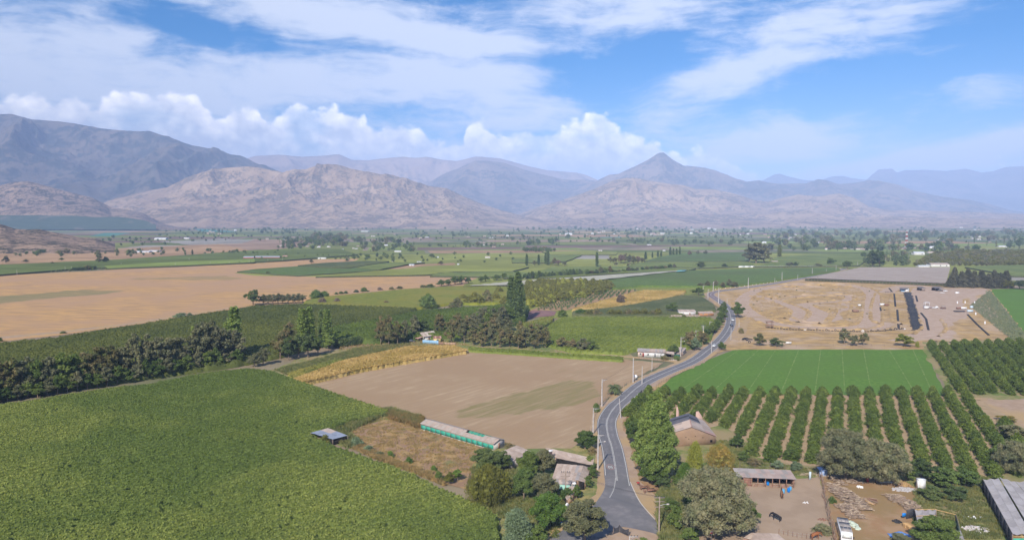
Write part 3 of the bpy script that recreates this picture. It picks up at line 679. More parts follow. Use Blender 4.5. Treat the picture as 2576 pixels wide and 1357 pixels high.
# circuit ground
sheet('dirt_yard', [(1770, 738), (1800, 728), (1880, 714), (2026, 696), (2380, 709), (2490, 727), (2576, 838), (2640, 900), (2640, 915), (2340, 872), (2320, 879), (1850, 880), (1800, 890), (1700, 940), (1640, 985), (1600, 985), (1740, 915), (1800, 870), (1845, 810)], TRACKG, nz(), jit=.5)
sheet('dirt_yard', [(2282, 738), (2300, 724), (2480, 726), (2495, 740), (2440, 745), (2420, 760), (2440, 790), (2432, 800), (2395, 812), (2400, 850), (2300, 862), (2230, 856), (2280, 842), (2320, 826), (2310, 790)], TRACK, nz(), jit=.7)
sheet('dirt_yard', [(2440, 742), (2452, 742), (2470, 758), (2580, 848), (2640, 905), (2600, 900), (2500, 815), (2440, 770)], TRACK, nz(), jit=.3)
sheet('field', [(2484, 728), (2530, 785), (2640, 905), (2590, 905), (2555, 868), (2490, 800), (2520, 800), (2496, 770), (2478, 735)], GRASSR, nz(), jit=.7)
sheet('field', [(2320, 860), (2700, 850), (2700, 1100), (2520, 1010), (2400, 1002), (2330, 900)], GRASSG, nz(), jit=.5)
sheet('dirt_yard', [(2465, 1006), (2700, 1000), (2700, 1130), (2600, 1085), (2520, 1045)], DIRT, nz(), jit=.4)
# citrus ground and yards at the bottom right
sheet('field', [(1590, 1020), (1650, 985), (1700, 990), (2382, 996), (2470, 1008), (2640, 1110), (2640, 1230), (2240, 1195), (1880, 1190), (1720, 1190), (1600, 1180), (1575, 1100)], mat('orchard_soil', (0.34, 0.245, 0.145), 0.95, var=(0.40, 0.29, 0.18), vscale=.3, var2=(0.20, 0.21, 0.08), v2scale=.05, lo2=.55, hi2=.72, spec=.05), nz(), jit=.3)
sheet('field', [(1640, 1110), (1810, 1070), (1860, 1090), (1905, 1150), (1950, 1168), (2050, 1172), (2280, 1175), (2640, 1220), (2640, 1460), (1660, 1460), (1650, 1330), (1700, 1220)], GRASSG, nz(), jit=.6)
sheet('dirt_yard', [(1540, 960), (1600, 1040), (1640, 1060), (1650, 1150), (1700, 1230), (1700, 1260), (1665, 1330), (1620, 1290), (1570, 1200), (1540, 1100), (1530, 1040)], ORED, nz(), jit=.3)
sheet('dirt_yard', [(1850, 1205), (2010, 1205), (2060, 1200), (2078, 1250), (2100, 1420), (1700, 1420), (1780, 1330), (1855, 1240)], mat('corral_dirt', (0.38, 0.28, 0.195), 0.95, var=(0.33, 0.24, 0.165), vscale=.12, bump=.05, bscale=3, spec=.05), nz(), jit=.3)
sheet('dirt_yard', [(2060, 1198), (2110, 1190), (2270, 1206), (2310, 1232), (2300, 1280), (2290, 1420), (2100, 1420), (2082, 1260)], ORED, nz(), jit=.4)
sheet('dirt_yard', [(2400, 1300), (2470, 1280), (2520, 1330), (2560, 1420), (2410, 1420)], GRASSR, nz(), jit=.4)
# ================================================================== roads
def spline(pts, n=8):
    P = np.array(pts, float); out = []
    P = np.concatenate([[2 * P[0] - P[1]], P, [2 * P[-1] - P[-2]]])
    for i in range(1, len(P) - 2):
        for k in range(n):
            t = k / n
            out.append(0.5 * ((2 * P[i]) + (-P[i - 1] + P[i + 1]) * t + (2 * P[i - 1] - 5 * P[i] + 4 * P[i + 1] - P[i + 2]) * t * t + (-P[i - 1] + 3 * P[i] - 3 * P[i + 1] + P[i + 2]) * t ** 3))
    out.append(P[-2]); return np.array(out)
def ribbon(name, C, w0, w1, z, m_, wl=None, make=True):
    """strip along the centre line between offsets w0 and w1 (metres, left negative)"""
    T = np.gradient(C, axis=0); T /= np.linalg.norm(T, axis=1)[:, None] + 1e-9
    Nn = np.stack([T[:, 1], -T[:, 0]], 1)
    w0 = np.broadcast_to(np.asarray(w0, float), (len(C),)); w1 = np.broadcast_to(np.asarray(w1, float), (len(C),))
    L = C + Nn * w0[:, None]; R = C + Nn * w1[:, None]
    V = np.concatenate([np.c_[L, np.full(len(C), z)], np.c_[R, np.full(len(C), z)]]); n = len(C)
    f = [(i, n + i, n + i + 1, i + 1) for i in range(n - 1)]
    return V, f
ASPH = mat('asphalt', (0.175, 0.165, 0.17), 0.9, var=(0.215, 0.20, 0.20), vscale=.5, var2=(0.15, 0.145, 0.15), v2scale=.15, bump=.01, bscale=20, spec=.3)
ASPH_R = mat('reddish_asphalt', (0.19, 0.13, 0.135), 0.9, var=(0.22, 0.15, 0.15), vscale=.5)
PAINT = mat('road_paint', (0.56, 0.54, 0.50), 0.8, var=(0.36, 0.345, 0.33), vscale=2.0, lo=.5, hi=.75)
PAINT_G = mat('worn_grey_road_paint', (0.33, 0.32, 0.31), 0.8, var=(0.22, 0.21, 0.21), vscale=2.0)
ctr_px = [(1556, 1250), (1554, 1222), (1550.5, 1197.7), (1546.6, 1166.6), (1538.8, 1125.3), (1529.3, 1094.2), (1526.2, 1063.2), (1535.5, 1040), (1551, 1020), (1571, 1003.5), (1602.8, 975.2), (1632, 957), (1665.3, 941.6), (1700, 927), (1734, 912.8), (1758, 899), (1777.4, 884), (1808, 859.2), (1828, 835), (1837.5, 813.3), (1836, 788), (1823.3, 767.5), (1806, 755), (1794, 747.3), (1787.5, 741.5),
          (1794, 735.5), (1813, 731.6), (1874, 723.8), (1932, 715.5), (2008.5, 702), (2074.7, 688.5), (2125.7, 675.5)]
CTR = np.array([[G(u, v).x, G(u, v).y] for u, v in ctr_px]); CTR = spline(CTR, 8)
ZR = 0.29
V_, f_ = ribbon('road', CTR, -3.5, 3.6, ZR, None)
road = structure('road', mesh_np('road', V_, f_, [ASPH]), 'two lane asphalt road curving away between fields')
V_, f_ = ribbon('s', CTR, -5.9 - 1.6 * fbm(CTR[:, 0] / 4, CTR[:, 1] / 4, 3), 6.2 + 2.2 * fbm(CTR[:, 0] / 4 + 9, CTR[:, 1] / 4, 3), ZR - .02, None)
structure('road_shoulder', mesh_np('road_shoulder', V_, f_, [DIRT]))
nj = 8 * 22
jr = CTR[8 * 22:8 * 25 + 5]
V_, f_ = ribbon('r', jr, -3.3, 3.4, ZR + .004, None); structure('road', mesh_np('road_surface_red', V_, f_, [ASPH_R]))
# junction at the bottom
def flat(name, pxs, z, m_, holes=None):
    P = [Vector((G(u, v).x, G(u, v).y)) for u, v in pxs]; n = len(P)
    V, E, Fc, _, _, _ = delaunay_2d_cdt(P, [(i, (i + 1) % n) for i in range(n)], [], 1, 1e-4)
    return structure(name, mesh_np(name, [(p.x, p.y, z) for p in V], [f for f in Fc if len(f) == 3], [m_]))
left_e = spline([B(2, 905, 640), B(2, 910, 740), B(2, 900, 860), B(2, 845, 960), B(2, 760, 1060), B(2, 640, 1160), B(2, 500, 1265), B(2, 380, 1357), B(2, 260, 1480)], 6)
right_e = spline([B(2, 1100, 640), B(2, 1130, 740), B(2, 1180, 880), B(2, 1250, 1010), B(2, 1390, 1170), B(2, 1560, 1290), B(2, 1700, 1365), B(2, 1900, 1470)], 6)
low_e = spline([B(2, 1700, 1500), B(2, 1480, 1370), B(2, 1400, 1310), B(2, 1240, 1268), B(2, 1060, 1240), B(2, 960, 1290), B(2, 760, 1420), B(2, 640, 1500)], 5)
flat('road', [tuple(p) for p in left_e] + [tuple(p) for p in low_e[::-1]] + [tuple(p) for p in right_e[::-1]], ZR + .008, ASPH)
flat('road_shoulder', [B(2, 700, 1000), B(2, 845, 900), B(2, 900, 600), B(2, 1110, 600), B(2, 1250, 800), B(2, 1470, 1000), B(2, 1440, 1200), B(2, 1900, 1400), B(2, 1900, 1560), B(2, 100, 1560), B(2, 300, 1300), B(2, 560, 1160)], ZR - .035, DIRT)
# paint: edge lines, double centre line, crosswise wear
def paint(C, off, w, m_=PAINT, z=ZR + .014, dash=None, name='road_marking'):
    V_, f_ = ribbon('m', C, off - w / 2, off + w / 2, z, None)
    if dash:
        L = np.r_[0, np.cumsum(np.linalg.norm(np.diff(C, axis=0), axis=1))]
        f_ = [f for i, f in enumerate(f_) if (L[i] % (dash[0] + dash[1])) < dash[0]]
    return structure(name, mesh_np(name, V_, f_, [m_]))
FINE = CTR
WEAR = mat('worn_asphalt', (0.145, 0.138, 0.142), 0.85, var=(0.175, 0.165, 0.17), vscale=.35, spec=.3)
for off in (-2.3, -.95, .95, 2.35): paint(CTR[8:], off, .55, WEAR, ZR + .006 if off < 0 else ZR + .0065, name='wheel_wear')
_RP = [(G(*B(2, x, y)).x, G(*B(2, x, y)).y) for x, y in ((940, 560), (1095, 600), (1090, 640), (935, 628))]
structure('road_patch', mesh_np('road_patch', [(x, y, ZR + .009) for x, y in _RP], [(0, 1, 2), (0, 2, 3)], [WEAR]))
n0 = 8 * 2
paint(FINE[n0:], -3.15, .18); paint(FINE[n0 - 8:], 3.25, .18)
paint(FINE[n0 - 4:], -.16, .13); paint(FINE[n0 - 4:], .16, .13)
def px_line(pts, w, m_=PAINT):
    C = spline([[G(*B(2, *p)).x, G(*B(2, *p)).y] for p in pts], 6)
    V_, f_ = ribbon('m', C, -w / 2, w / 2, ZR + .016, None); structure('road_marking', mesh_np('road_marking', V_, f_, [m_]))
px_line([(1150, 800), (1185, 880), (1255, 1010), (1390, 1165)], .2)
px_line([(1010, 760), (992, 870), (950, 955)], .12); px_line([(1003, 760), (984, 870), (942, 955)], .12, PAINT_G)
# painted speed roundel "50", upside down to this view
def txt_mesh(body, size):
    cu = bpy.data.curves.new('lettering', 'FONT'); cu.body = body; cu.size = size; cu.align_x = 'CENTER'; cu.align_y = 'CENTER'; cu.offset = 0.02
    ob = bpy.data.objects.new('lettering', cu); COL.objects.link(ob)
    dg = bpy.context.evaluated_depsgraph_get(); me = bpy.data.meshes.new_from_object(ob.evaluated_get(dg)); bpy.data.objects.remove(ob)
    return me
cm = G(*B(2, 957, 655)); ringV = []; ringF = []
for i in range(33):
    a = i / 32 * 2 * math.pi
    for r_ in (1.0, 1.22): ringV.append((cm.x + r_ * math.cos(a), cm.y + r_ * math.sin(a) * 1.9, ZR + .018))
for i in range(32): ringF.append((2 * i, 2 * i + 1, 2 * i + 3, 2 * i + 2))
structure('road_marking', mesh_np('speed_roundel', ringV, ringF, [mat('faded_red_paint', (0.33, 0.20, 0.18), .8)]), 'faded red ring painted on the road')
tm = txt_mesh('50', 1.5); tm.materials.append(PAINT)
to = structure('road_marking', tm, 'number 50 painted upside down on the road'); to.location = (cm.x, cm.y, ZR + .02); to.rotation_euler = (0, 0, math.pi); to.scale = (1.0, 1.9, 1)
# ---- dirt circuit
def trackloop(pxs, w, z, closed=False, m_=TRACK, name='dirt_track'):
    P = [[G(u, v).x, G(u, v).y] for u, v in pxs]
    if closed: P.append(P[0])
    C = spline(P, 16); wn = w / 2 * (1 + .5 * fbm(C[:, 0] / 9, C[:, 1] / 9, 4))
    V_, f_ = ribbon(name, C, -wn, wn, z, None)
    return structure(name, mesh_np(name, V_, f_, [m_]))
def T3(x, y): return A(3, x, y)
tz = nz()
trackloop([T3(1035, 320), T3(1030, 450), T3(1020, 560), T3(960, 625), T3(700, 650), T3(350, 640), T3(100, 610), T3(-60, 560), T3(-200, 480), T3(-260, 400), T3(-200, 320), T3(-60, 262), T3(150, 228), T3(500, 212), T3(800, 225), T3(960, 262), T3(1035, 320)], 13, tz)
trackloop([T3(1150, 590), T3(1060, 640), T3(900, 652)], 14, nz())
trackloop([T3(-110, 330), T3(0, 355), T3(120, 395), T3(260, 450), T3(310, 490), T3(260, 560), T3(200, 575)], 9, nz())
trackloop([T3(330, 410), T3(460, 470), T3(520, 500), T3(470, 560), T3(400, 600)], 12, nz())
trackloop([T3(880, 350), T3(720, 400), T3(830, 440), T3(700, 480), T3(660, 510), T3(700, 550), T3(600, 580)], 6, nz())
trackloop([T3(220, 340), T3(480, 325), T3(700, 320), T3(800, 350), T3(690, 385), T3(450, 400), T3(330, 410)], 6, nz())
trackloop([T3(1150, 300), T3(1290, 240), T3(1500, 235), T3(1800, 270), T3(2150, 260)], 14, nz())
trackloop([T3(0, 815), T3(500, 812), T3(1100, 815), T3(1600, 812), T3(2400, 790)], 5, nz(), m_=DIRT, name='farm_track')
trackloop([T3(-330, 760), T3(-250, 680), T3(-230, 600), T3(-140, 540), T3(60, 560)], 5, nz(), m_=DIRT, name='farm_track')
trackloop([A(2, 0, 870), A(2, 600, 900), A(2, 1100, 930), A(2, 1500, 965), A(2, 1650, 985)], 5, nz(), m_=DIRT, name='farm_track')
trackloop([(1645, 1003), (1900, 999), (2200, 1000), (2400, 1001), (2500, 1006)], 4.0, nz(), m_=DIRT, name='farm_track')
# black tyre-mat strip: strips of black hose laid side by side
BLACKR = mat('black_rubber', (0.022, 0.022, 0.024), 0.7, var=(0.05, 0.05, 0.052), vscale=1)

# thin yellow wheel lines through the alfalfa
for a_, b_ in ((1860, 1705), (1910, 1790), (1952, 1880), (2010, 1965), (2065, 2050), (2118, 2125), (2172, 2192), (2236, 2300), (2296, 2345)):
    P_ = [[G(a_ + (b_ - a_) * t, 879 + 108 * t).x, G(a_ + (b_ - a_) * t, 879 + 108 * t).y] for t in np.linspace(0, 1, 9)]
    C_ = spline(P_, 8); w_ = np.clip(.18 + .9 * fbm(C_[:, 0] / 3, C_[:, 1] / 3, 3), .04, .8); V_, f_ = ribbon('w', C_, -w_, w_ * .9, nz(), None)
    structure('wheel_line', mesh_np('wheel_line', V_, f_, [mat('wheel_line_grass', (0.13, 0.22, 0.045), .9, var=(0.22, 0.27, 0.08), vscale=.8)]))

# low earth banks thrown up along the circuit
def berm(pxs, off, w, h, seed):
    C = spline([[G(u, v).x, G(u, v).y] for u, v in pxs], 14); T = np.gradient(C, axis=0); T /= np.linalg.norm(T, axis=1)[:, None] + 1e-9; Nn = np.stack([T[:, 1], -T[:, 0]], 1)
    C = C + Nn * (off + 1.2 * fbm(C[:, 0] / 8, C[:, 1] / 8 + seed, 2))[:, None]; hh = h * np.clip(.5 + 2.2 * fbm(C[:, 0] / 11 + seed, C[:, 1] / 11, 3), 0, 1.3); n = len(C)
    V = np.concatenate([np.c_[C - Nn * w, np.full(n, .1)], np.c_[C - Nn * w * .2, .25 + hh], np.c_[C + Nn * w * .3, .25 + hh * .9], np.c_[C + Nn * w, np.full(n, .1)]])
    structure('earth_bank', mesh_np('earth_bank', V, [(j * n + i, (j + 1) * n + i, (j + 1) * n + i + 1, j * n + i + 1) for j in range(3) for i in range(n - 1)], [TRACKG]))
_loop = [T3(1035, 320), T3(1030, 450), T3(1020, 560), T3(960, 625), T3(700, 650), T3(350, 640), T3(100, 610), T3(-60, 560), T3(-200, 480), T3(-260, 400), T3(-200, 320), T3(-60, 262), T3(150, 228), T3(500, 212), T3(800, 225), T3(960, 262), T3(1035, 320)]
for k, (off, h) in enumerate(((7.5, 1.5), (-7.5, 1.2), (16, 1.0), (26, 1.2))): berm(_loop, off, 1.8, h, k * 5.3)
for k, L_ in enumerate(([T3(330, 410), T3(460, 470), T3(520, 500), T3(470, 560), T3(400, 600)], [T3(-110, 330), T3(0, 355), T3(120, 395), T3(260, 450), T3(310, 490), T3(260, 560)], [T3(220, 340), T3(480, 325), T3(700, 320), T3(800, 350), T3(690, 385), T3(450, 400)], [T3(1140, 300), T3(1110, 420), T3(1120, 560), T3(1200, 610)], [T3(1600, 560), T3(1640, 640), T3(1560, 720)])):
    for off in (-7, 7): berm(L_, off, 1.6, 1.3, k * 3.1 + off)
# ================================================================== trees
def ico(sub=1):
    t = (1 + 5 ** .5) / 2
    v = [(-1, t, 0), (1, t, 0), (-1, -t, 0), (1, -t, 0), (0, -1, t), (0, 1, t), (0, -1, -t), (0, 1, -t), (t, 0, -1), (t, 0, 1), (-t, 0, -1), (-t, 0, 1)]
    f = [(0, 11, 5), (0, 5, 1), (0, 1, 7), (0, 7, 10), (0, 10, 11), (1, 5, 9), (5, 11, 4), (11, 10, 2), (10, 7, 6), (7, 1, 8), (3, 9, 4), (3, 4, 2), (3, 2, 6), (3, 6, 8), (3, 8, 9), (4, 9, 5), (2, 4, 11), (6, 2, 10), (8, 6, 7), (9, 8, 1)]
    v = [Vector(p).normalized() for p in v]
    for _ in range(sub):
        c = {}; nf = []
        def mid(a, b):
            k = (min(a, b), max(a, b))
            if k not in c: v.append(((v[a] + v[b]) / 2).normalized()); c[k] = len(v) - 1
            return c[k]
        for a, b, d in f:
            ab, bd, da = mid(a, b), mid(b, d), mid(d, a); nf += [(a, ab, da), (b, bd, ab), (d, da, bd), (ab, bd, da)]
        f = nf
    return np.array([list(p) for p in v]), np.array(f)
ICO1, ICO1F = ico(1); ICO0, ICO0F = ico(0)

def tube(path, radii, k=6):
    path = np.array(path, float); V = []; Fc = []
    for i, p in enumerate(path):
        d = path[min(i + 1, len(path) - 1)] - path[max(i - 1, 0)]; d /= np.linalg.norm(d) + 1e-9
        a = np.cross(d, [0.3, 0.9, 0.1]); a /= np.linalg.norm(a) + 1e-9; b = np.cross(d, a)
        for j in range(k):
            t = 2 * math.pi * j / k; V.append(p + radii[i] * (a * math.cos(t) + b * math.sin(t)))
    for i in range(len(path) - 1):
        for j in range(k):
            q = (j + 1) % k; A_, B_, C_, D_ = i * k + j, i * k + q, (i + 1) * k + q, (i + 1) * k + j
            Fc += [(A_, B_, C_), (A_, C_, D_)]
    return np.array(V), np.array(Fc)
def joinv(parts):
    V = []; Fc = []; o = 0
    for v, f in parts:
        V.append(v); Fc.append(f + o); o += len(v)
    return np.concatenate(V), np.concatenate(Fc)

def crown_np(shape, h, w, ncl, nleaf, leaf, seed, core=.55, droop=0.0, gap=0.0, crs=1.0, lowico=False):
    """clumped foliage: lumps spread through the crown's volume, each carrying many loose leaf faces"""
    r = np.random.default_rng(seed)
    prof = {'round': lambda t: np.sqrt(np.clip(1 - (2 * t - .95) ** 2, 0.02, 1)),
            'spread': lambda t: np.clip(np.sin(np.pi * np.clip(t * .85 + .12, 0, 1)) ** .55, .1, 1),
            'poplar': lambda t: np.clip((t + .05) ** .35 * (1.02 - t) ** .55 * 1.35, .08, 1),
            'cone': lambda t: np.clip((t + .05) ** .22 * (1.02 - t) ** .80 * 1.25, .04, 1),
            'pine': lambda t: np.clip((1.03 - t) ** .7, .08, 1),
            'dome': lambda t: np.sqrt(np.clip(1.02 - t ** 2.2, .02, 1))}[shape]
    z0 = {'round': .18, 'spread': .22, 'poplar': .06, 'cone': .12, 'pine': .06, 'dome': .04}[shape]
    parts = []; cents = []; rads = []
    lob = r.uniform(0, 6.28, 3)
    for i in range(ncl):
        t = (i + r.uniform(0, 1)) / ncl
        t = t ** (.9 if shape in ('poplar', 'pine', 'cone') else .8)
        a = i * 2.39996 + r.uniform(-.5, .5)
        R = prof(t) * w / 2 * (1 + .16 * math.sin(2 * a + lob[0]) + .12 * math.sin(3 * a + lob[1] + t * 4))
        cr = w * {'round': .17, 'spread': .14, 'poplar': .26, 'cone': .15, 'pine': .16, 'dome': .19}[shape] * r.uniform(.7, 1.3) * (.6 + .5 * prof(t)) * crs
        rr = max(0, R - cr * .75) * (1 - r.uniform(0, 1) ** 2.2 * .75)
        z = h * (z0 + (1 - z0) * t) - cr * .55
        if r.uniform() < gap: continue
        cents.append((rr * math.cos(a), rr * math.sin(a), max(z, cr * .5))); rads.append(cr)
    cents = np.array(cents); rads = np.array(rads)
    I, IF = (ICO0, ICO0F) if lowico else (ICO1, ICO1F)
    for c, cr in zip(cents, rads):
        n = 1 + r.uniform(-.45, .35, len(I))
        parts.append((I * (cr * core * n)[:, None] * np.array([1, 1, .8]) + c, IF))
    if not droop and shape != 'spread':
        pass
    k = r.choice(len(cents), nleaf, p=rads ** 2 / (rads ** 2).sum())
    d = r.normal(size=(nleaf, 3)); d /= np.linalg.norm(d, axis=1)[:, None]
    d[:, 2] = np.where(d[:, 2] < -.3, -d[:, 2] * .5, d[:, 2])
    rad = rads[k] * r.uniform(.35, 1.0, nleaf) ** .5 * (1.12 + .28 * np.sin(d[:, 0] * 5 + k) * np.sin(d[:, 1] * 6 + k * 2))
    c = cents[k] + d * rad[:, None] * np.array([1, 1, .82])
    if droop:
        c[:, 2] -= r.uniform(0, 1, nleaf) ** 1.3 * droop * h * .25 * (np.hypot(c[:, 0], c[:, 1]) / (w / 2))
        c[:, 2] = np.maximum(c[:, 2], .15)
    LV = leafq(c, leaf, r)
    if droop:
        q = LV.reshape(-1, 3, 3); m_ = q.mean(1, keepdims=True); q = m_ + (q - m_) * np.array([.45, .45, 2.0]); LV = q.reshape(-1, 3)
    parts.append((LV, np.arange(nleaf * 3).reshape(-1, 3)))
    V, Fc = joinv(parts)
    V[:, 2] = np.maximum(V[:, 2], 0.03)
    return V, Fc, cents
def lobed_np(h, w, nlobe, ncl, nleaf, leaf, seed, core=.4, zs=.8, up=1.0, z0=.28, spire=False, flat=1.0):
    """uneven crown made of several leafy boughs at different heights, with gaps between them"""
    r = np.random.default_rng(seed * 13 + nlobe); L = []
    for i in range(nlobe):
        t = (i + .5) / nlobe; a = i * 2.39996 + r.uniform(-.5, .5)
        if spire:
            env = (t + .06) ** .25 * (1.04 - t) ** .8 * 1.2
            R = w / 2 * env * r.uniform(.45, .95); lr = w * .15 * (.55 + .6 * env) * r.uniform(.8, 1.25); zz = h * (.10 + .80 * t); z_ = 2.0
        else:
            env = math.sin(math.pi * (t * .72 + .20)) ** .7
            R = w / 2 * env * r.uniform(.35, .78) * (1 - .8 * max(0, t - .7)); lr = w * r.uniform(.15, .235); zz = h * (z0 + (.90 - z0) * t * r.uniform(.85, 1.08)) * flat; z_ = zs * r.uniform(.8, 1.15)
        zz = min(zz, h - lr * z_ * .8)
        L.append((R * math.cos(a), R * math.sin(a), max(zz, lr * z_ * .8), lr, z_))
    if not spire: L.append((0, 0, h * .55, w * .25, 1.0))
    parts = []; C_ = []; Rd = []
    for (x, y, zz, lr, z_) in L:
        k = max(3, int(ncl / len(L)))
        for j in range(k):
            d = r.normal(size=3); d /= np.linalg.norm(d); 
            if d[2] < -.35: d[2] *= -.6
            q = r.uniform(.55, 1.0); cr = lr * r.uniform(.22, .42)
            C_.append((x + d[0] * lr * q, y + d[1] * lr * q, max(cr * .6, zz + d[2] * lr * z_ * q))); Rd.append(cr)
        n = 1 + r.uniform(-.35, .3, len(ICO1)); parts.append((ICO1 * (lr * core * .95 * n)[:, None] * np.array([1, 1, z_]) + np.array([x, y, zz]), ICO1F))
    C_ = np.array(C_); Rd = np.array(Rd)
    for c, cr in zip(C_, Rd): parts.append((ICO0 * (cr * .62 * (1 + r.uniform(-.4, .4, len(ICO0))))[:, None] + c, ICO0F))
    k = r.choice(len(C_), nleaf, p=Rd ** 2 / (Rd ** 2).sum()); d = r.normal(size=(nleaf, 3)); d /= np.linalg.norm(d, axis=1)[:, None]
    c = C_[k] + d * (Rd[k] * r.uniform(.5, 1.35, nleaf))[:, None] * np.array([1, 1, 1.2 if spire else .85]); c[:, 2] = np.maximum(c[:, 2], .1)
    parts.append((leafq(c, leaf, r), np.arange(nleaf * 3).reshape(-1, 3))); V, Fc = joinv(parts); V[:, 2] = np.maximum(V[:, 2], .03)
    return V, Fc, np.array([(l[0], l[1], l[2]) for l in L])
def trunk_np(h, w, rad, cents, seed, nlimb=5, k=6):
    r = np.random.default_rng(seed + 5)
    top = h * .62
    p = [(0, 0, -.3), (r.uniform(-.1, .1), r.uniform(-.1, .1), h * .2), (r.uniform(-.25, .25), r.uniform(-.25, .25), h * .4), (r.uniform(-.3, .3), r.uniform(-.3, .3), top)]
    parts = [tube(p, [rad * 1.25, rad, rad * .75, rad * .3], k)]
    if len(cents):
        for i in r.choice(len(cents), min(nlimb, len(cents)), replace=False):
            c = cents[i]; z0 = min(c[2] * .6, h * r.uniform(.18, .4))
            parts.append(tube([(0, 0, z0), c * .55 + np.array([0, 0, z0 * .35]), c], [rad * .45, rad * .3, rad * .12], 4))
    return joinv(parts)
BARK = mat('bark', (0.16, 0.115, 0.08), .95, var=(0.23, 0.18, 0.13), vscale=6)
BARK_L = mat('pale_bark', (0.34, 0.30, 0.25), .95, var=(0.22, 0.18, 0.14), vscale=5)
LF = {
 'green': leafmat('green_leaves', (0.116, 0.173, 0.039), (0.186, 0.247, 0.0585), vs=.35, rand=.5),
 'dark': leafmat('dark_green_leaves', (0.105, 0.155, 0.05), (0.165, 0.21, 0.07), vs=.4, rand=.4),
 'brown': leafmat('brown_tinged_leaves', (0.29, 0.235, 0.105), (0.18, 0.195, 0.07), vs=.22, rand=.35),
 'olive': leafmat('olive_grey_leaves', (0.194, 0.203, 0.0975), (0.256, 0.247, 0.124), vs=.5, rand=.3),
 'grey': leafmat('grey_green_leaves', (0.185, 0.20, 0.10), (0.28, 0.265, 0.14), vs=.4, rand=.3),
 'poplar': leafmat('poplar_leaves', (0.22, 0.30, 0.07), (0.33, 0.40, 0.10), vs=.6, rand=.3),
 'poplar_d': leafmat('dark_poplar_leaves', (0.12, 0.18, 0.06), (0.19, 0.25, 0.08), vs=.5, rand=.3),
 'yellow': leafmat('yellow_green_leaves', (0.264, 0.288, 0.044), (0.384, 0.384, 0.066), vs=.6, rand=.3),
 'lime': leafmat('lime_green_leaves', (0.115, 0.20, 0.035), (0.18, 0.27, 0.05), vs=.6, rand=.2),
 'willow': leafmat('willow_leaves', (0.175, 0.175, 0.035), (0.24, 0.235, 0.045), vs=.4, rand=.2),
 'willow_d': leafmat('dark_willow_leaves', (0.116, 0.18, 0.0455), (0.171, 0.24, 0.065), vs=.4, rand=.2),
 'orange': leafmat('amber_leaves', (0.396, 0.276, 0.066), (0.288, 0.264, 0.066), vs=.5, rand=.2),
 'silver': leafmat('silvery_leaves', (0.175, 0.235, 0.115), (0.27, 0.34, 0.19), vs=1.2, rand=.15),
 'citrus': leafmat('citrus_leaves', (0.115, 0.165, 0.03), (0.17, 0.225, 0.04), (0.29, 0.37, 0.06), vs=.8, v2=.45, rand=.35),
 'young': leafmat('sapling_leaves', (0.093, 0.18, 0.052), (0.139, 0.24, 0.065), vs=1, rand=.3),
 'pine': leafmat('dusty_pine_needles', (0.132, 0.135, 0.0754), (0.209, 0.195, 0.117), vs=.25, rand=.3),
 'dead': leafmat('bare_brown_twigs', (0.24, 0.18, 0.132), (0.312, 0.24, 0.165), vs=1, rand=.2),
}
for _n in LF['citrus'].node_tree.nodes:
    if _n.type == 'MAP_RANGE' and abs(_n.inputs[1].default_value - .4) < 1e-4: _n.inputs[1].default_value = .56; _n.inputs[2].default_value = .70
# lower the second noise on citrus to small fresh flushes only
TPL = {}
def template(kind, shape, h, w, ncl, nleaf, leaf, rad, nvar=3, bark=None, **kw):
    L = []
    for i in range(nvar):
        if shape == 'lobes': V, Fc, cents = lobed_np(h, w, kw.get('nl', 10), ncl, nleaf, leaf, 3 * i + 1, kw.get('core', .4), kw.get('zs', .8), z0=kw.get('z0', .3), spire=kw.get('spire', False))
        else: V, Fc, cents = crown_np(shape, h, w, ncl, nleaf, leaf, 31 * i + len(kind) * 7 + ncl, **kw)
        cm_ = mesh_np('crown', V, Fc, [LF['green']])
        tv, tf = trunk_np(h, w, rad, cents, i, 7 if nleaf > 2500 else 4)
        tm_ = mesh_np('trunk', tv, tf, [bark or BARK])
        V2, F2 = joinv([(V, Fc), (tv, tf)])
        sm = mesh_np('tree', V2, F2, [LF['green'], bark or BARK], np.r_[np.zeros(len(Fc), int), np.ones(len(tf), int)])
        L.append((cm_, tm_, sm))
    TPL[kind] = (L, h, w)
template('broad_near', 'lobes', 12, 11, 230, 22000, .38, .35, 4, nl=13)
template('acacia_near', 'lobes', 14, 17, 520, 60000, .34, .4, 3, nl=19, z0=.22, core=.38)
template('bigpoplar', 'lobes', 23, 13, 680, 60000, .42, .45, 1, nl=40, spire=True)
template('willow_near', 'round', 11, 12, 150, 22000, .34, .35, 1, droop=1.2, core=.4, crs=.85)
template('feathery', 'poplar', 10, 8, 120, 14000, .30, .2, 1, core=.4, crs=.7)
template('broad', 'lobes', 12, 10.5, 90, 4600, .66, .32, 5, nl=9)
template('tallbroad', 'lobes', 16, 10, 110, 5600, .70, .32, 5, nl=12, zs=1.1, z0=.2)
template('acacia', 'lobes', 11, 13, 90, 4600, .6, .35, 3, nl=10)
template('poplar', 'poplar', 20, 4.4, 60, 4200, .55, .3, 3, bark=BARK_L)
template('willow', 'round', 11, 12, 60, 5000, .6, .35, 2, droop=1.3)
template('bush', 'dome', 3, 4, 24, 1000, .35, .1, 4)
template('citrus', 'dome', 4.3, 5.0, 46, 1700, .42, .12, 6, core=.5, crs=.85)
template('walnut', 'dome', 6, 7.5, 32, 900, .6, .15, 4, core=.7)
template('sapling', 'dome', 2.2, 1.9, 8, 130, .4, .05, 3)
template('pinetree', 'pine', 15, 11, 70, 4600, .7, .35, 3)
template('far_broad', 'round', 10, 10, 16, 240, 1.3, .4, 5, lowico=True, core=.75)
template('far_poplar', 'poplar', 20, 4.5, 14, 200, 1.2, .3, 3, lowico=True, core=.75)
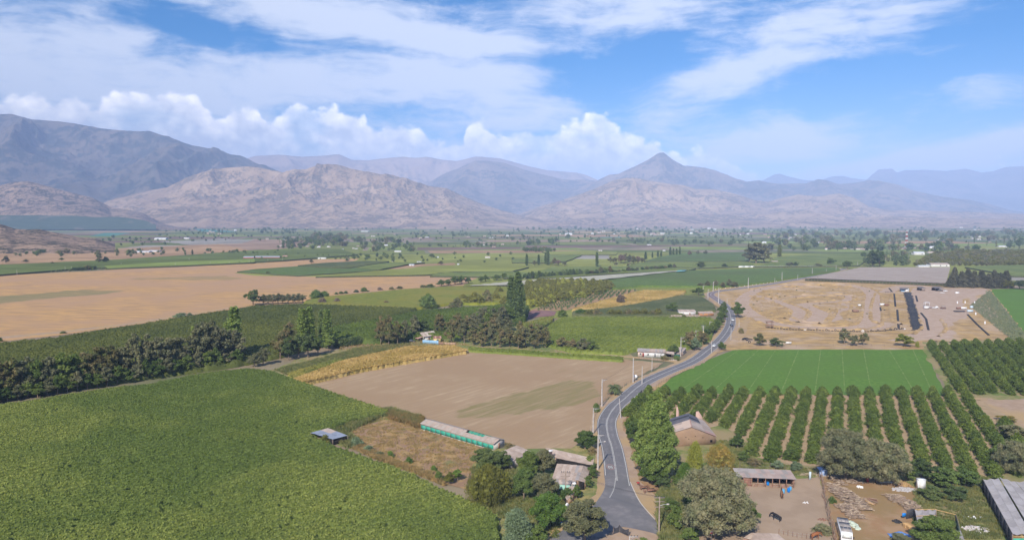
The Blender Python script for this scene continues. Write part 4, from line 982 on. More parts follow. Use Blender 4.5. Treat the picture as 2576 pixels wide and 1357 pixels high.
template('far_bush', 'dome', 3.5, 6, 9, 110, .9, .2, 3, lowico=True, core=.8)
_tr = random.Random(3)
def tree(kind, u, v, hpx=None, wpx=None, leaf='green', label=None, group=None, name='tree', cat='tree', h=None, w=None, parts=True, at=None, rot=None):
    """a tree standing at ground point (u, v); its size comes from its height and width in the picture"""
    L, h0, w0 = TPL[kind]
    p = Vector((at[0], at[1], 0)) if at is not None else G(u, v)
    s = F / (p.y * math.cos(PITCH) + CAM_H * math.sin(PITCH))
    H = h or hpx / s; Wd = w or (wpx / s if wpx else H * w0 / h0)
    sc_ = (Wd / w0, Wd / w0, H / h0)
    var = L[_tr.randrange(len(L))]; rz_ = rot if rot is not None else _tr.uniform(0, 6.28)
    if parts:
        e = link(name, None, loc=p, label=label, cat=cat, group=group); e.rotation_euler = (0, 0, rz_); e.scale = sc_
        c = link('crown', var[0], parent=e); t = link('trunk', var[1], parent=e)
        c.material_slots[0].link = 'OBJECT'; c.material_slots[0].material = LF[leaf]
        return e
    e = link(name, var[2], loc=p, label=label, cat=cat, group=group); e.rotation_euler = (0, 0, rz_); e.scale = sc_
    e.material_slots[0].link = 'OBJECT'; e.material_slots[0].material = LF[leaf]
    return e

# ---- brown windbreak, lower left
wb = [(-40, 1020), (0, 1012), (30, 1007), (62, 1001), (95, 998), (125, 992), (158, 988), (190, 982), (222, 977), (255, 972), (285, 967), (315, 962), (345, 957), (372, 953), (400, 949), (430, 944), (458, 940), (488, 934), (515, 930), (540, 925), (566, 921), (592, 918)]
for i, (u, v) in enumerate(wb):
    tree('tallbroad', u + _tr.uniform(-3, 3), v - 5, hpx=_tr.uniform(82, 108) + (12 if 330 < u < 560 else 0) - (0 if u > 60 else 4), wpx=_tr.uniform(48, 62), leaf=_tr.choice(['brown', 'brown', 'grey', 'olive'] if u > 260 else ['grey', 'brown', 'green', 'grey']),
         label='brown and green tree in the long dense windbreak above the near vineyard', group='trees of the long windbreak on the left', name='windbreak_tree')
for i in range(26):
    u = -30 + i * 25; v = np.interp(u, [p[0] for p in wb], [p[1] for p in wb])
    tree('broad', u, v + 1, hpx=_tr.uniform(34, 50), wpx=_tr.uniform(34, 46), leaf='green' if i % 3 else 'grey', label='low green tree at the foot of the long windbreak', group='low trees under the left windbreak', name='windbreak_tree')
tree('poplar', 592, 905, hpx=134, wpx=46, leaf='poplar', label='tall pale green poplar at the right end of the brown windbreak', name='poplar_tree')
tree('poplar', 572, 903, hpx=96, wpx=32, leaf='poplar', label='shorter poplar leaning on the left side of the tall pale poplar', name='poplar_tree')
tree('poplar', 487, 900, hpx=80, wpx=15, leaf='poplar', label='thin lone poplar tip rising from the middle of the windbreak', name='poplar_tree')
for (u, v, h, w, lf, lb) in [(640, 922, 34, 36, 'olive', 'small olive bushy tree at the gap right of the windbreak'), (662, 918, 42, 40, 'grey', 'dull green tree between windbreak gap and twin poplars'),
      (705, 902, 66, 46, 'brown', 'brown-green tree at the left edge of the twin poplar clump'), (726, 905, 62, 40, 'dark', 'dark rounded tree in front of the left twin poplar'),
      (752, 900, 56, 46, 'dark', 'dark tree at the foot of the left twin poplar'), (775, 899, 60, 44, 'dark', 'dark dense tree between the twin poplars'),
      (800, 892, 44, 40, 'green', 'green tree under the right twin poplar'), (826, 880, 40, 36, 'poplar', 'light green tree at the foot of the right twin poplar'), (728, 880, 70, 44, 'brown', 'brown tree peeping above the left side of the poplar clump'), (815, 872, 52, 36, 'dark', 'dark tree behind the right twin poplar')]:
    tree('broad', u, v, hpx=h, wpx=w, leaf=lf, label=lb)
tree('poplar', 762, 880, hpx=104, wpx=36, leaf='poplar', label='left of the twin yellow-green poplars in the clump', name='poplar_tree')
tree('poplar', 780, 878, hpx=106, wpx=34, leaf='poplar', label='poplar pressed against the right side of the left twin poplar', name='poplar_tree')
tree('poplar', 808, 864, hpx=84, wpx=18, leaf='poplar_d', label='dark poplar between the twin yellow-green poplars', name='poplar_tree')
tree('poplar', 824, 876, hpx=98, wpx=34, leaf='poplar', label='right of the twin yellow-green poplars in the clump', name='poplar_tree')
for i in range(7): tree('bush', 850 + i * 9, 873 - i * 1.2, hpx=22, wpx=26, leaf='dark', label='dark shrub in the short hedge right of the twin poplars', group='short hedge right of the twin poplars', name='shrub', cat='shrub')
# ---- trees round the blue-walled house
for (u, v, h, w, lf, lb) in [(958, 866, 74, 34, 'brown', 'leftmost brown tree of the clump left of the blue-walled house'), (978, 868, 78, 36, 'brown', 'tallest brown-topped tree left of the blue-walled house'),
      (1000, 867, 62, 34, 'brown', 'brown bushy tree just right of the tallest one near the farmhouse'), (1018, 862, 60, 30, 'olive', 'thin olive tree left of the farmhouse driveway'), (1045, 850, 60, 36, 'grey', 'grey-green tree behind the farmhouse gable'),
      (1066, 846, 46, 34, 'dark', 'dark tree behind the farmhouse roof'), (1105, 846, 58, 34, 'brown', 'brown tree behind the yellow house'), (1135, 862, 60, 38, 'brown', 'brown tree right of the yellow house'),
      (1150, 848, 64, 40, 'brown', 'tall brown tree rising behind the adobe wall'), (1168, 862, 52, 36, 'olive', 'olive tree right of the low adobe wall')]:
    tree('tallbroad', u, v, hpx=h, wpx=w, leaf=lf, label=lb)
k = 0
for (u, v) in [(1175, 832), (1192, 826), (1210, 838), (1228, 826), (1245, 834), (1262, 820), (1195, 848), (1215, 856), (1238, 848), (1258, 846), (1276, 832), (1280, 815), (1268, 806), (1240, 812), (1215, 816)]:
    tree('tallbroad', u, v, hpx=_tr.uniform(36, 52), wpx=_tr.uniform(30, 40), leaf=['brown', 'grey', 'olive', 'green'][k % 4], label='brown and grey-green tree in the thick grove left of the dark poplars', group='grove between the farmhouse and the dark poplars'); k += 1
for (u, v) in [(1190, 868), (1212, 872), (1236, 870), (1258, 874), (1282, 872), (1304, 876), (1322, 872), (1344, 876), (1356, 864), (1372, 874), (1275, 856), (1310, 858), (1336, 858), (1220, 860)]:
    tree('tallbroad', u, v, hpx=_tr.uniform(38, 56), wpx=_tr.uniform(28, 38), leaf=['brown', 'olive', 'brown', 'orange' if k % 7 == 0 else 'brown'][k % 4], label='thin brownish tree in the belt beyond the tilled field', group='belt of thin trees beyond the tilled field'); k += 1
tree('poplar', 1286, 806, hpx=114, wpx=32, leaf='poplar_d', label='left stem of the tallest dark poplar group in mid picture', name='poplar_tree')
tree('poplar', 1303, 808, hpx=126, wpx=34, leaf='poplar_d', label='tallest dark poplar with a lighter top in mid picture', name='poplar_tree')
tree('poplar', 1299, 765, hpx=76, wpx=22, leaf='poplar', label='light green poplar peeping above the tallest dark poplar', name='poplar_tree')
tree('poplar', 1316, 808, hpx=86, wpx=16, leaf='poplar_d', label='right stem of the tallest dark poplar group', name='poplar_tree')
tree('willow', 1077, 776, hpx=38, wpx=42, leaf='willow_d', label='dark weeping willow before the yellow green vineyard', name='willow_tree')
tree('broad', 637, 768, hpx=41, wpx=38, leaf='dark', label='dark rounded conifer-like tree at the left tip of the long hedge')
for i in range(9): tree('broad', 662 + i * 12.5, 766 - i * .6, hpx=_tr.uniform(20, 27), wpx=26, leaf='grey', label='grey-green tree of the hedge left of the yellow vineyard', group='hedge trees left of the yellow vineyard')
tree('willow', 795, 752, hpx=24, wpx=36, leaf='willow_d', label='green willow-like tree at the top left of the yellow vineyard')
tree('willow', 816, 750, hpx=19, wpx=24, leaf='willow_d', label='smaller willow-like tree right of the one above the yellow vineyard')
for (u, v, h, w, lf) in [(846, 740, 6, 10, 'green'), (858, 739, 7, 14, 'dark'), (870, 738, 7, 12, 'dark'), (896, 735, 7, 14, 'dark'), (916, 733, 11, 20, 'green'), (955, 729, 7, 14, 'dead'), (985, 728, 7, 16, 'brown'), (1005, 726, 7, 18, 'brown')]:
    tree('bush', u, v, hpx=h, wpx=w, leaf=lf, label='bush on the top edge of the yellow green vineyard', group='bushes along the top edge of the yellow vineyard', name='bush', cat='bush')
for (u, v, h, w, lf, lb) in [(811, 765, 17, 26, 'dead', 'bare brown bush at the near edge of the yellow vineyard'), (847, 763, 14, 20, 'dead', 'smaller bare bush right of the first bare one'), (972, 766, 11, 20, 'brown', 'round brown bush on the near edge of the yellow vineyard'),
      (930, 765, 5, 14, 'brown', 'low brown bush left of the round brown one'), (948, 765, 5, 14, 'brown', 'low brown bush touching the round brown one')]:
    tree('bush', u, v, hpx=h, wpx=w, leaf=lf, label=lb, name='bush', cat='bush')
for (u, v, h, w, lf, lb) in [(455, 797, 11, 34, 'silver', 'pale green bush on the track beside the dry field'), (477, 793, 7, 14, 'silver', 'small pale bush right of the larger pale one'), (158, 838, 6, 18, 'dark', 'low dark bush beside the track, left'), (0, 858, 10, 16, 'dark', 'dark bush at the far left edge by the track')]:
    tree('bush', u, v, hpx=h, wpx=w, leaf=lf, label=lb, name='bush', cat='bush')
# ---- dark green trees behind net and beyond
for (u, v, h, w) in [(1066, 725, 9, 22), (1082, 725, 11, 26), (1110, 720, 16, 26), (1128, 718, 17, 24), (1145, 716, 22, 28), (1162, 714, 23, 28), (1178, 713, 16, 20), (1210, 710, 14, 22), (1222, 708, 16, 22), (1250, 705, 14, 26), (1268, 703, 17, 20)]:
    tree('broad', u, v, hpx=h, wpx=w, leaf='willow_d' if u < 1190 else 'green', label='deep green bushy tree left of the shade net', group='bushy trees left of the shade net')
for i in range(17):
    u = 1322 + i * 8.6; tree('willow' if i % 2 else 'broad', u, 702 - i * .55, hpx=_tr.uniform(14, 19), wpx=14, leaf='dark' if i % 3 else 'green', label='dark tree in the row behind the shade net', group='tree row behind the shade net')
for i in range(20):
    u = 1476 + i * 11.6; tree('broad', u, 693 - i * .95, hpx=_tr.uniform(12, 20) if i < 6 else _tr.uniform(8, 15), wpx=_tr.uniform(12, 22), leaf=['green', 'brown', 'dark', 'olive'][i % 4], label='mixed green tree behind the far end of the shade net', group='trees behind the far end of the shade net')
# walnut block with yellowing rows
WAL = worldpoly([(1322, 716), (1400, 712), (1528, 716), (1550, 727), (1490, 745), (1420, 757), (1362, 772), (1322, 776)])
ax0, ay0 = WAL.min(0); ax1, ay1 = WAL.max(0)
wt = []
yy = ay0
while yy < ay1:
    xx = ax0
    while xx < ax1:
        q = (xx + (yy - ay0) * .35 % 9, yy)
        if inside(WAL, np.array([q[0]]), np.array([q[1]]))[0]: wt.append(q)
        xx += 9.0
    yy += 9.0
wt = sorted(wt, key=lambda q: q[1])[:260]
for q in wt:
    tree('walnut', 0, 0, at=(q[0] + _tr.uniform(-1, 1), q[1] + _tr.uniform(-1, 1)), h=_tr.uniform(6, 8), w=_tr.uniform(8.5, 10.5), leaf='yellow' if _tr.random() < .2 else 'willow', label='yellowing walnut tree in the block right of the dark poplars', group='walnut trees right of the dark poplars', name='walnut_tree', parts=False)
for i, (u, v, h, w) in enumerate([(1150, 768, 20, 30), (1180, 766, 22, 32), (1205, 766, 24, 34), (1228, 762, 22, 30), (1165, 755, 16, 26), (1195, 752, 18, 28), (1225, 748, 20, 28), (1248, 756, 24, 28), (1255, 738, 18, 24), (1138, 772, 14, 24), (1270, 770, 26, 30)]):
    tree('walnut', u, v, hpx=h, wpx=w, leaf='willow' if i % 3 else 'brown', label='olive yellow tree left of the dark poplars, behind the orchard rows', group='olive yellow trees left of the dark poplars', name='walnut_tree')
# saplings in a grid
SAP = worldpoly([(1340, 781), (1413, 756), (1530, 733), (1600, 731), (1575, 740), (1513, 755), (1425, 779)])
sheet('field', [(1330, 782), (1413, 753), (1530, 730), (1606, 729), (1575, 741), (1513, 756), (1425, 781)], LOT, nz(), jit=.2)
sheet('field', [(1326, 787), (1340, 780), (1400, 783), (1394, 795), (1362, 797), (1324, 803)], MAROON, nz(), jit=.1)
xx0, yy0 = SAP.min(0); xx1, yy1 = SAP.max(0); d = math.radians(20); n = 0
for i in range(-80, 120):
    for j in range(-60, 80):
        a, b = i * 5.2, j * 7.5
        px, py = xx0 + a * math.cos(d) - b * math.sin(d), yy0 + a * math.sin(d) + b * math.cos(d)
        if inside(SAP, np.array([px]), np.array([py]))[0] and n < 280:
            n += 1
            tree('sapling', 0, 0, at=(px + _tr.uniform(-.3, .3), py), h=_tr.uniform(2.2, 3.4), w=_tr.uniform(2.0, 2.8), leaf='young', label='young sapling in the spaced rows beside the dry maize', group='young saplings in spaced rows', name='sapling', parts=False)
for (u, v, h, w, lf, lb) in [(1562, 766, 24, 30, 'dead', 'feathery brown bush at the edge of the golden maize'), (1691, 786, 27, 30, 'green', 'green tree left of the white roadside shed'), (1757, 742, 20, 34, 'green', 'leafy green bush left of the road bend'),
      (1460, 790, 14, 40, 'lime', 'light green bush at the top left of the square vineyard'), (1415, 796, 18, 30, 'green', 'green bush at the corner of the square vineyard'), (1720, 800, 10, 16, 'brown', 'brown bush in front of the white roadside shed')]:
    tree('broad' if h > 19 else 'bush', u, v, hpx=h, wpx=w, leaf=lf, label=lb)
for i, u in enumerate([1482, 1500, 1540, 1556, 1580, 1600, 1622, 1642, 1655]):
    tree('bush', u, 793, hpx=_tr.uniform(13, 19), wpx=30, leaf=['willow', 'brown', 'willow'][i % 3], label='olive shrub in the row behind the square vineyard', group='shrubs behind the square vineyard', name='shrub', cat='shrub')
for i, (u, v, h) in enumerate([(1764, 722, 12), (1780, 722, 15), (1800, 722, 17), (1818, 723, 13), (1835, 722, 20), (1848, 722, 15)]):
    tree('broad', u, v, hpx=h, wpx=18, leaf='brown' if i % 2 else 'grey', label='brownish tree at the road bend', group='trees at the road bend')
# roadside line right of the square vineyard
for i in range(15):
    t = i / 14; u = 1818 - 50 * t + 12 * math.sin(t * 3); v = 782 + 66 * t
    tree('broad', np.interp(t, [0, .3, .6, 1], [1820, 1816, 1800, 1774]), np.interp(t, [0, .3, .6, 1], [784, 806, 832, 850]), hpx=_tr.uniform(20, 26), wpx=_tr.uniform(22, 30), leaf='green' if i % 3 else 'dark', label='green tree in the thick roadside hedge left of the bend', group='thick roadside hedge trees left of the bend')
for (u, v, h, w, lf, lb) in [(1736, 876, 44, 44, 'brown', 'brown-topped tree behind the roadside sheds'), (1768, 868, 36, 34, 'brown', 'brownish tree by the transformer pole'), (1750, 882, 32, 30, 'silver', 'silvery grey bush beside the roadside sheds'),
      (1693, 893, 28, 30, 'green', 'green tree growing through the roof beside the white long house'), (1672, 905, 12, 26, 'brown', 'brown shrubs at the corner of the white long house'), (1702, 905, 12, 22, 'green', 'small green bush at the roadside shed'),
      (1857, 799, 38, 32, 'green', 'green tree right of the road by the circuit entrance'), (1816, 880, 20, 22, 'green', 'round green bush on the right verge by the white car'), (1865, 838, 14, 18, 'brown', 'brown bush right of the road below the junction of tracks'),
      (1910, 870, 32, 32, 'brown', 'dark brown-green bush right of the pile of tyres'), (1951, 871, 21, 38, 'dark', 'wide dark bush at the top edge of the alfalfa'), (2124, 865, 42, 30, 'grey', 'tall grey-green tree before the tyre wall of the circuit'), (2148, 870, 28, 26, 'olive', 'olive sapling right of the tall grey-green tree'),
      (2172, 869, 33, 26, 'brown', 'thin open tree right of the olive sapling'), (2276, 872, 32, 46, 'yellow', 'bright yellow-green round tree above the alfalfa'), (2308, 873, 16, 12, 'yellow', 'small yellow-green bush beside the bright round tree')]:
    tree('broad' if h > 19 else 'bush', u, v, hpx=h, wpx=w, leaf=lf, label=lb)
for (u, v, h, w, lf, lb) in [(1470, 886, 38, 44, 'grey', 'dark olive round tree at the lower left of the square vineyard'), (1440, 880, 26, 34, 'brown', 'brown bush left of the dark olive tree below the square vineyard'), (1488, 887, 34, 34, 'green', 'green tree right of the dark olive one below the square vineyard'), (1415, 878, 30, 40, 'brown', 'brown shrubby tree at the bottom left corner of the square vineyard')]:
    tree('broad', u, v, hpx=h, wpx=w, leaf=lf, label=lb)
# pine-like windbreak top right
for i, (u, v, h) in enumerate([(2392, 722, 30), (2400, 718, 46), (2418, 722, 40), (2434, 718, 44), (2450, 723, 42), (2468, 719, 40), (2486, 724, 36), (2500, 721, 42), (2516, 724, 38), (2530, 722, 42)]):
    tree('pinetree', u, v, hpx=h, wpx=36, leaf='pine', label='dusty dark conifer in the windbreak at the right, behind the circuit', group='conifer windbreak behind the circuit', name='conifer_tree')
for (u, v, h, w, lf, lb) in [(2536, 726, 22, 24, 'willow', 'yellowish tree at the right end of the conifer windbreak'), (2565, 727, 24, 36, 'dark', 'dark round tree at the right edge behind the alfalfa'), (2590, 727, 24, 30, 'dark', 'dark tree cut by the right edge behind the alfalfa')]:
    tree('broad', u, v, hpx=h, wpx=w, leaf=lf, label=lb)
# hedge at the foot of the right shade net
for i in range(40):
    u = 2040 + i * 8.6; v = np.interp(u, [2030, 2380], [701, 716])
    tree('bush', u, v + _tr.uniform(-1, 2), hpx=_tr.uniform(4, 8), wpx=_tr.uniform(9, 14), leaf='brown' if i % 3 else 'olive', label='low dry bush at the foot of the grey shade net', group='low bushes under the grey shade net', name='bush', cat='bush', parts=False)
# lone middle-distance trees
for (u, v, h, w, kd, lf, lb) in [(1763, 676, 18, 28, 'broad', 'dark', 'dark round tree above the bright green vineyard'), (1822, 673, 10, 18, 'broad', 'dark', 'small dark tree left of the long white wall'), (2131, 676, 22, 26, 'broad', 'dark', 'dark round tree at the far end of the road'),
      (2090, 667, 19, 22, 'broad', 'green', 'green tree behind the long white wall'), (1986, 671, 12, 22, 'broad', 'grey', 'grey-green bush pair behind the white wall, left one'), (2002, 671, 13, 16, 'broad', 'dark', 'grey-green bush pair behind the white wall, right one'), (2058, 671, 9, 20, 'broad', 'brown', 'brown bush just behind the long white wall'),
      (1902, 661, 57, 50, 'tallbroad', 'grey', 'giant dark eucalyptus towering over the far vineyards'), (1922, 661, 48, 40, 'tallbroad', 'grey', 'right half of the giant eucalyptus pair'), (1885, 660, 44, 34, 'tallbroad', 'grey', 'left lower eucalyptus beside the giant one'),
      (1961, 645, 30, 14, 'poplar', 'yellow', 'yellow-green slim tree right of the giant eucalyptus'), (2195, 671, 42, 34, 'tallbroad', 'dark', 'tall dark conifer-like tree above the shade net corner'), (2212, 670, 40, 30, 'tallbroad', 'green', 'tall green tree beside the dark one above the net corner'),
      (250, 662, 27, 17, 'tallbroad', 'grey', 'tall grey-green tree alone on the left green strip'), (267, 661, 15, 18, 'broad', 'dark', 'darker low tree attached to the tall one on the left strip'), (155, 655, 7, 14, 'broad', 'green', 'small round tree on the far left strip'), (65, 660, 8, 16, 'broad', 'grey', 'small grey tree at the far left'), (15, 661, 19, 18, 'tallbroad', 'grey', 'taller tree near the far left edge'),
      (133, 665, 7, 10, 'broad', 'grey', 'tiny round bush on the dark strip, left'), (484, 641, 14, 6, 'poplar', 'grey', 'thin pointed tree above the left green strips'), (783, 662, 10, 12, 'broad', 'grey', 'round bush in the dry field below the white wall'),
      (1086, 648, 11, 14, 'broad', 'dark', 'round bush pair in the green, middle distance'), (1380, 665, 9, 5, 'poplar', 'dark', 'tiny poplar in the middle distance'), (674, 689, 7, 13, 'broad', 'brown', 'small brown tree on the border of the dry field'), (1109, 666, 10, 15, 'broad', 'grey', 'round tree beside the bare patch with the shed')]:
    tree(kd, u, v, hpx=h, wpx=w, leaf=lf, label=lb)
for (u, v, h, w) in [(1325, 668, 30, 9), (1355, 666, 26, 9), (1378, 666, 37, 13), (1372, 664, 30, 8), (1501.5, 670, 36, 11), (1624, 652, 19, 9), (1641, 648, 15, 6), (1655, 646, 16, 7), (1663, 646, 14, 7), (1686, 643, 22, 8), (1694, 643, 19, 7), (1702, 642, 18, 7), (1710, 641, 21, 7)]:
    tree('poplar', u, v, hpx=h, wpx=w, leaf='poplar_d', label='slim poplar standing in the far middle distance', group='slim poplars in the middle distance', name='poplar_tree')
for i, (u, v, h) in enumerate([(1345, 668, 14), (1395, 667, 18), (1405, 668, 16), (1420, 669, 12), (1535, 660, 14), (1548, 662, 16), (1562, 662, 24), (1572, 660, 22), (1585, 664, 22), (1595, 664, 20), (1605, 663, 18), (1615, 662, 16), (1550, 668, 10), (1580, 670, 8), (1735, 643, 12), (1755, 640, 10), (1775, 640, 11)]):
    tree('broad', u, v, hpx=h, wpx=h * 1.05, leaf=['grey', 'brown', 'dead', 'grey'][i % 4], label='grey-brown tree in the far middle scrub', group='grey-brown trees in the middle distance')

# ---- belts of far trees: (u0, u1, v0, v1, count, height range in picture units, share of poplars)
r5 = random.Random(5)
ft = []
for (u0, u1, v0, v1, n, h0, h1, pp) in [(644, 744, 577, 588, 34, 5, 8, .1), (700, 790, 602, 626, 50, 6, 12, .15), (784, 912, 594, 622, 75, 7, 14, .15), (906, 1046, 606, 634, 50, 7, 14, .25), (1046, 1288, 588, 600, 36, 3, 8, .1),
      (1170, 1290, 614, 620, 22, 4, 12, .3), (1060, 1300, 618, 622, 24, 3, 8, .3), (1288, 1420, 600, 618, 30, 4, 14, .3), (1318, 1412, 630, 634, 22, 8, 12, .1), (1500, 1900, 606, 617, 60, 5, 11, .1), (1290, 1900, 576, 600, 80, 4, 9, .25),
      (1932, 2600, 606, 634, 120, 9, 20, .25), (1940, 2600, 588, 606, 110, 7, 14, .2), (1500, 2600, 570, 588, 150, 4, 7, .2), (2170, 2290, 644, 668, 30, 10, 18, .05), (2230, 2600, 586, 600, 60, 8, 13, .1),
      (640, 900, 640, 652, 26, 3, 7, 0), (870, 1000, 640, 660, 18, 6, 12, 0), (1000, 1300, 640, 660, 26, 4, 8, 0), (330, 470, 628, 642, 30, 3, 9, .1), (0, 330, 636, 646, 34, 4, 14, .35), (0, 640, 665, 690, 0, 3, 6, 0), (480, 700, 632, 640, 18, 5, 10, .1), (420, 640, 575, 600, 26, 3, 7, .05), (230, 420, 598, 618, 14, 4, 9, 0)]:
    for i in range(n):
        v = r5.uniform(v0, v1); ft.append((r5.uniform(u0, u1), v, r5.uniform(h0, h1), 'far_poplar' if r5.random() < pp else 'far_broad'))
# hedge of bushes along the far edge of the dry plain
for i in range(60):
    u = r5.uniform(0, 640); v = np.interp(u, [0, 236, 420, 640], [691, 679, 669, 661]); ft.append((u, v, r5.uniform(2.5, 5.5), 'far_bush'))
for i in range(14): ft.append((185 + i * 4.2, 681 - i * .3, r5.uniform(8, 13), 'far_broad'))
ft.sort(key=lambda t: -t[2] * (1 if t[0] < 2576 else 0))
cats_ = {'far_broad': ('distant_tree', 'leafy tree in the distant belts of the valley floor', 'distant trees on the valley floor'), 'far_poplar': ('poplar_tree', 'distant poplar spire on the valley floor', 'distant poplars on the valley floor'), 'far_bush': ('bush', 'bush along the far edge of the dry stubble plain', 'bushes along the far edge of the dry plain')}
cnt = {}; rest = []
for (u, v, h, kd) in ft:
    cnt[kd] = cnt.get(kd, 0) + 1
    lf = r5.choice(['dark', 'dark', 'grey', 'green', 'brown']) if kd != 'far_poplar' else r5.choice(['poplar_d', 'green', 'grey'])
    if cnt[kd] <= 290:
        nm, lb, gr = cats_[kd]; tree(kd, u, v, hpx=h, wpx=h * r5.uniform(.9, 1.6) if kd != 'far_poplar' else h * .3, leaf=lf, label=lb, group=gr, name=nm, cat='bush' if kd == 'far_bush' else 'tree', parts=False)
    else: rest.append((u, v, h, kd))
def joined(name, items, leaf, label, cat):
    """the many smallest ones, as one mass"""
    P_ = []
    for (x, y, h, w, kd) in items:
        L, h0, w0 = TPL[kd]; me = L[r5.randrange(len(L))][2]
        n = len(me.vertices); co = np.empty(n * 3, np.float32); me.vertices.foreach_get('co', co); co = co.reshape(-1, 3)
        lt = np.empty(len(me.polygons) * 3, np.int32); me.loops.foreach_get('vertex_index', lt)
        a = r5.uniform(0, 6.28); c_, s_ = math.cos(a), math.sin(a)
        q = np.stack([(co[:, 0] * c_ - co[:, 1] * s_) * w / w0 + x, (co[:, 0] * s_ + co[:, 1] * c_) * w / w0 + y, co[:, 2] * h / h0], 1)
        P_.append((q, lt.reshape(-1, 3)))
    V, Fc = joinv(P_)
    return link(name, mesh_np(name, V, Fc, [LF[leaf]]), label=label, cat=cat, kind='stuff')
def topx(l): return [(G(u, v).x, G(u, v).y, h / PXM(u, v), h * 1.2 / PXM(u, v), kd) for u, v, h, kd in l]
more = [(r5.uniform(-100, 2700), 566 + r5.random() ** 1.6 * 44, r5.uniform(2.5, 6), 'far_broad') for _ in range(900)]
more = [m for m in more if not (m[0] < 400 and m[1] < 600) and not (600 < m[0] < 1400 and m[1] < 574)]
joined('distant_woodland', topx(rest + more), 'dark', 'scattered dark woodland and hedges over the distant valley floor', 'woodland')
# olive-yellow orchard at right
oo = []
for i in range(14):
    for j in range(22):
        u = 2300 + j * 14 + i * 5; v = 668 - i * 2.4
        if u < 2640 and not (u < 2400 and v < 640): oo.append((u + r5.uniform(-3, 3), v, r5.uniform(9, 13), 'far_broad'))
for (u, v, h, kd) in oo:
    tree('far_broad', u, v, hpx=h, wpx=h * 1.5, leaf='willow' if r5.random() < .6 else ('brown' if r5.random() < .6 else 'grey'), label='olive yellow tree in the mature orchard at the right, mid distance', group='mature olive yellow orchard at the right', name='mature_tree', parts=False)

# ---- citrus orchard
X0, Y0 = G(1966 + 20, 1006).x, G(1966, 1006).y
SL = .49
OC = worldpoly([(1572, 1048), (1600, 1010), (1655, 985), (1700, 990), (2382, 990), (2440, 1003), (2500, 1050), (2560, 1110), (2590, 1170), (2545, 1215), (2300, 1178), (2040, 1172), (1895, 1160), (1850, 1092), (1812, 1064), (1672, 1048), (1640, 1055), (1590, 1090)])
O2 = worldpoly([(2326, 872), (2700, 860), (2700, 1000), (2440, 992), (2400, 996)])
oc1 = []; oc2 = []
sp = 0.5 * (G(2047, 1006).x - G(1966, 1006).x) * 1.0
for k in range(-12, 34):
    j = 0
    y = 150.0 + (k % 2) * 2
    while y < 430:
        x = X0 + k * sp + (y - Y0) * SL
        q = (x + _tr.uniform(-.25, .25), y + _tr.uniform(-.4, .4))
        a_, b_ = np.array([x]), np.array([y])
        if inside(OC, a_, b_)[0]: oc1.append(q)
        elif inside(O2, a_, b_)[0]: oc2.append(q)
        y += 4.3
oc = sorted(oc1 + oc2, key=lambda q: q[1])
for q in oc[:298]:
    tree('citrus', 0, 0, at=q, h=_tr.uniform(3.4, 4.9), w=_tr.uniform(4.2, 5.5), leaf='citrus', label='round leafy fruit tree in the straight rows right of the road', group='fruit trees in straight rows right of the road', name='fruit_tree')
for q in oc[298:298 + 290]:
    tree('citrus', 0, 0, at=q, h=_tr.uniform(3.4, 4.9), w=_tr.uniform(4.2, 5.5), leaf='citrus', label='fruit tree in the farther rows beside the alfalfa field', group='fruit trees in the farther rows beside the alfalfa', name='orchard_tree', parts=False)
if len(oc) > 588: joined('orchard_rows', [(q[0], q[1], 4.4, 5.4, 'citrus') for q in oc[588:]], 'citrus', 'farthest fruit tree rows at the right edge', 'orchard')

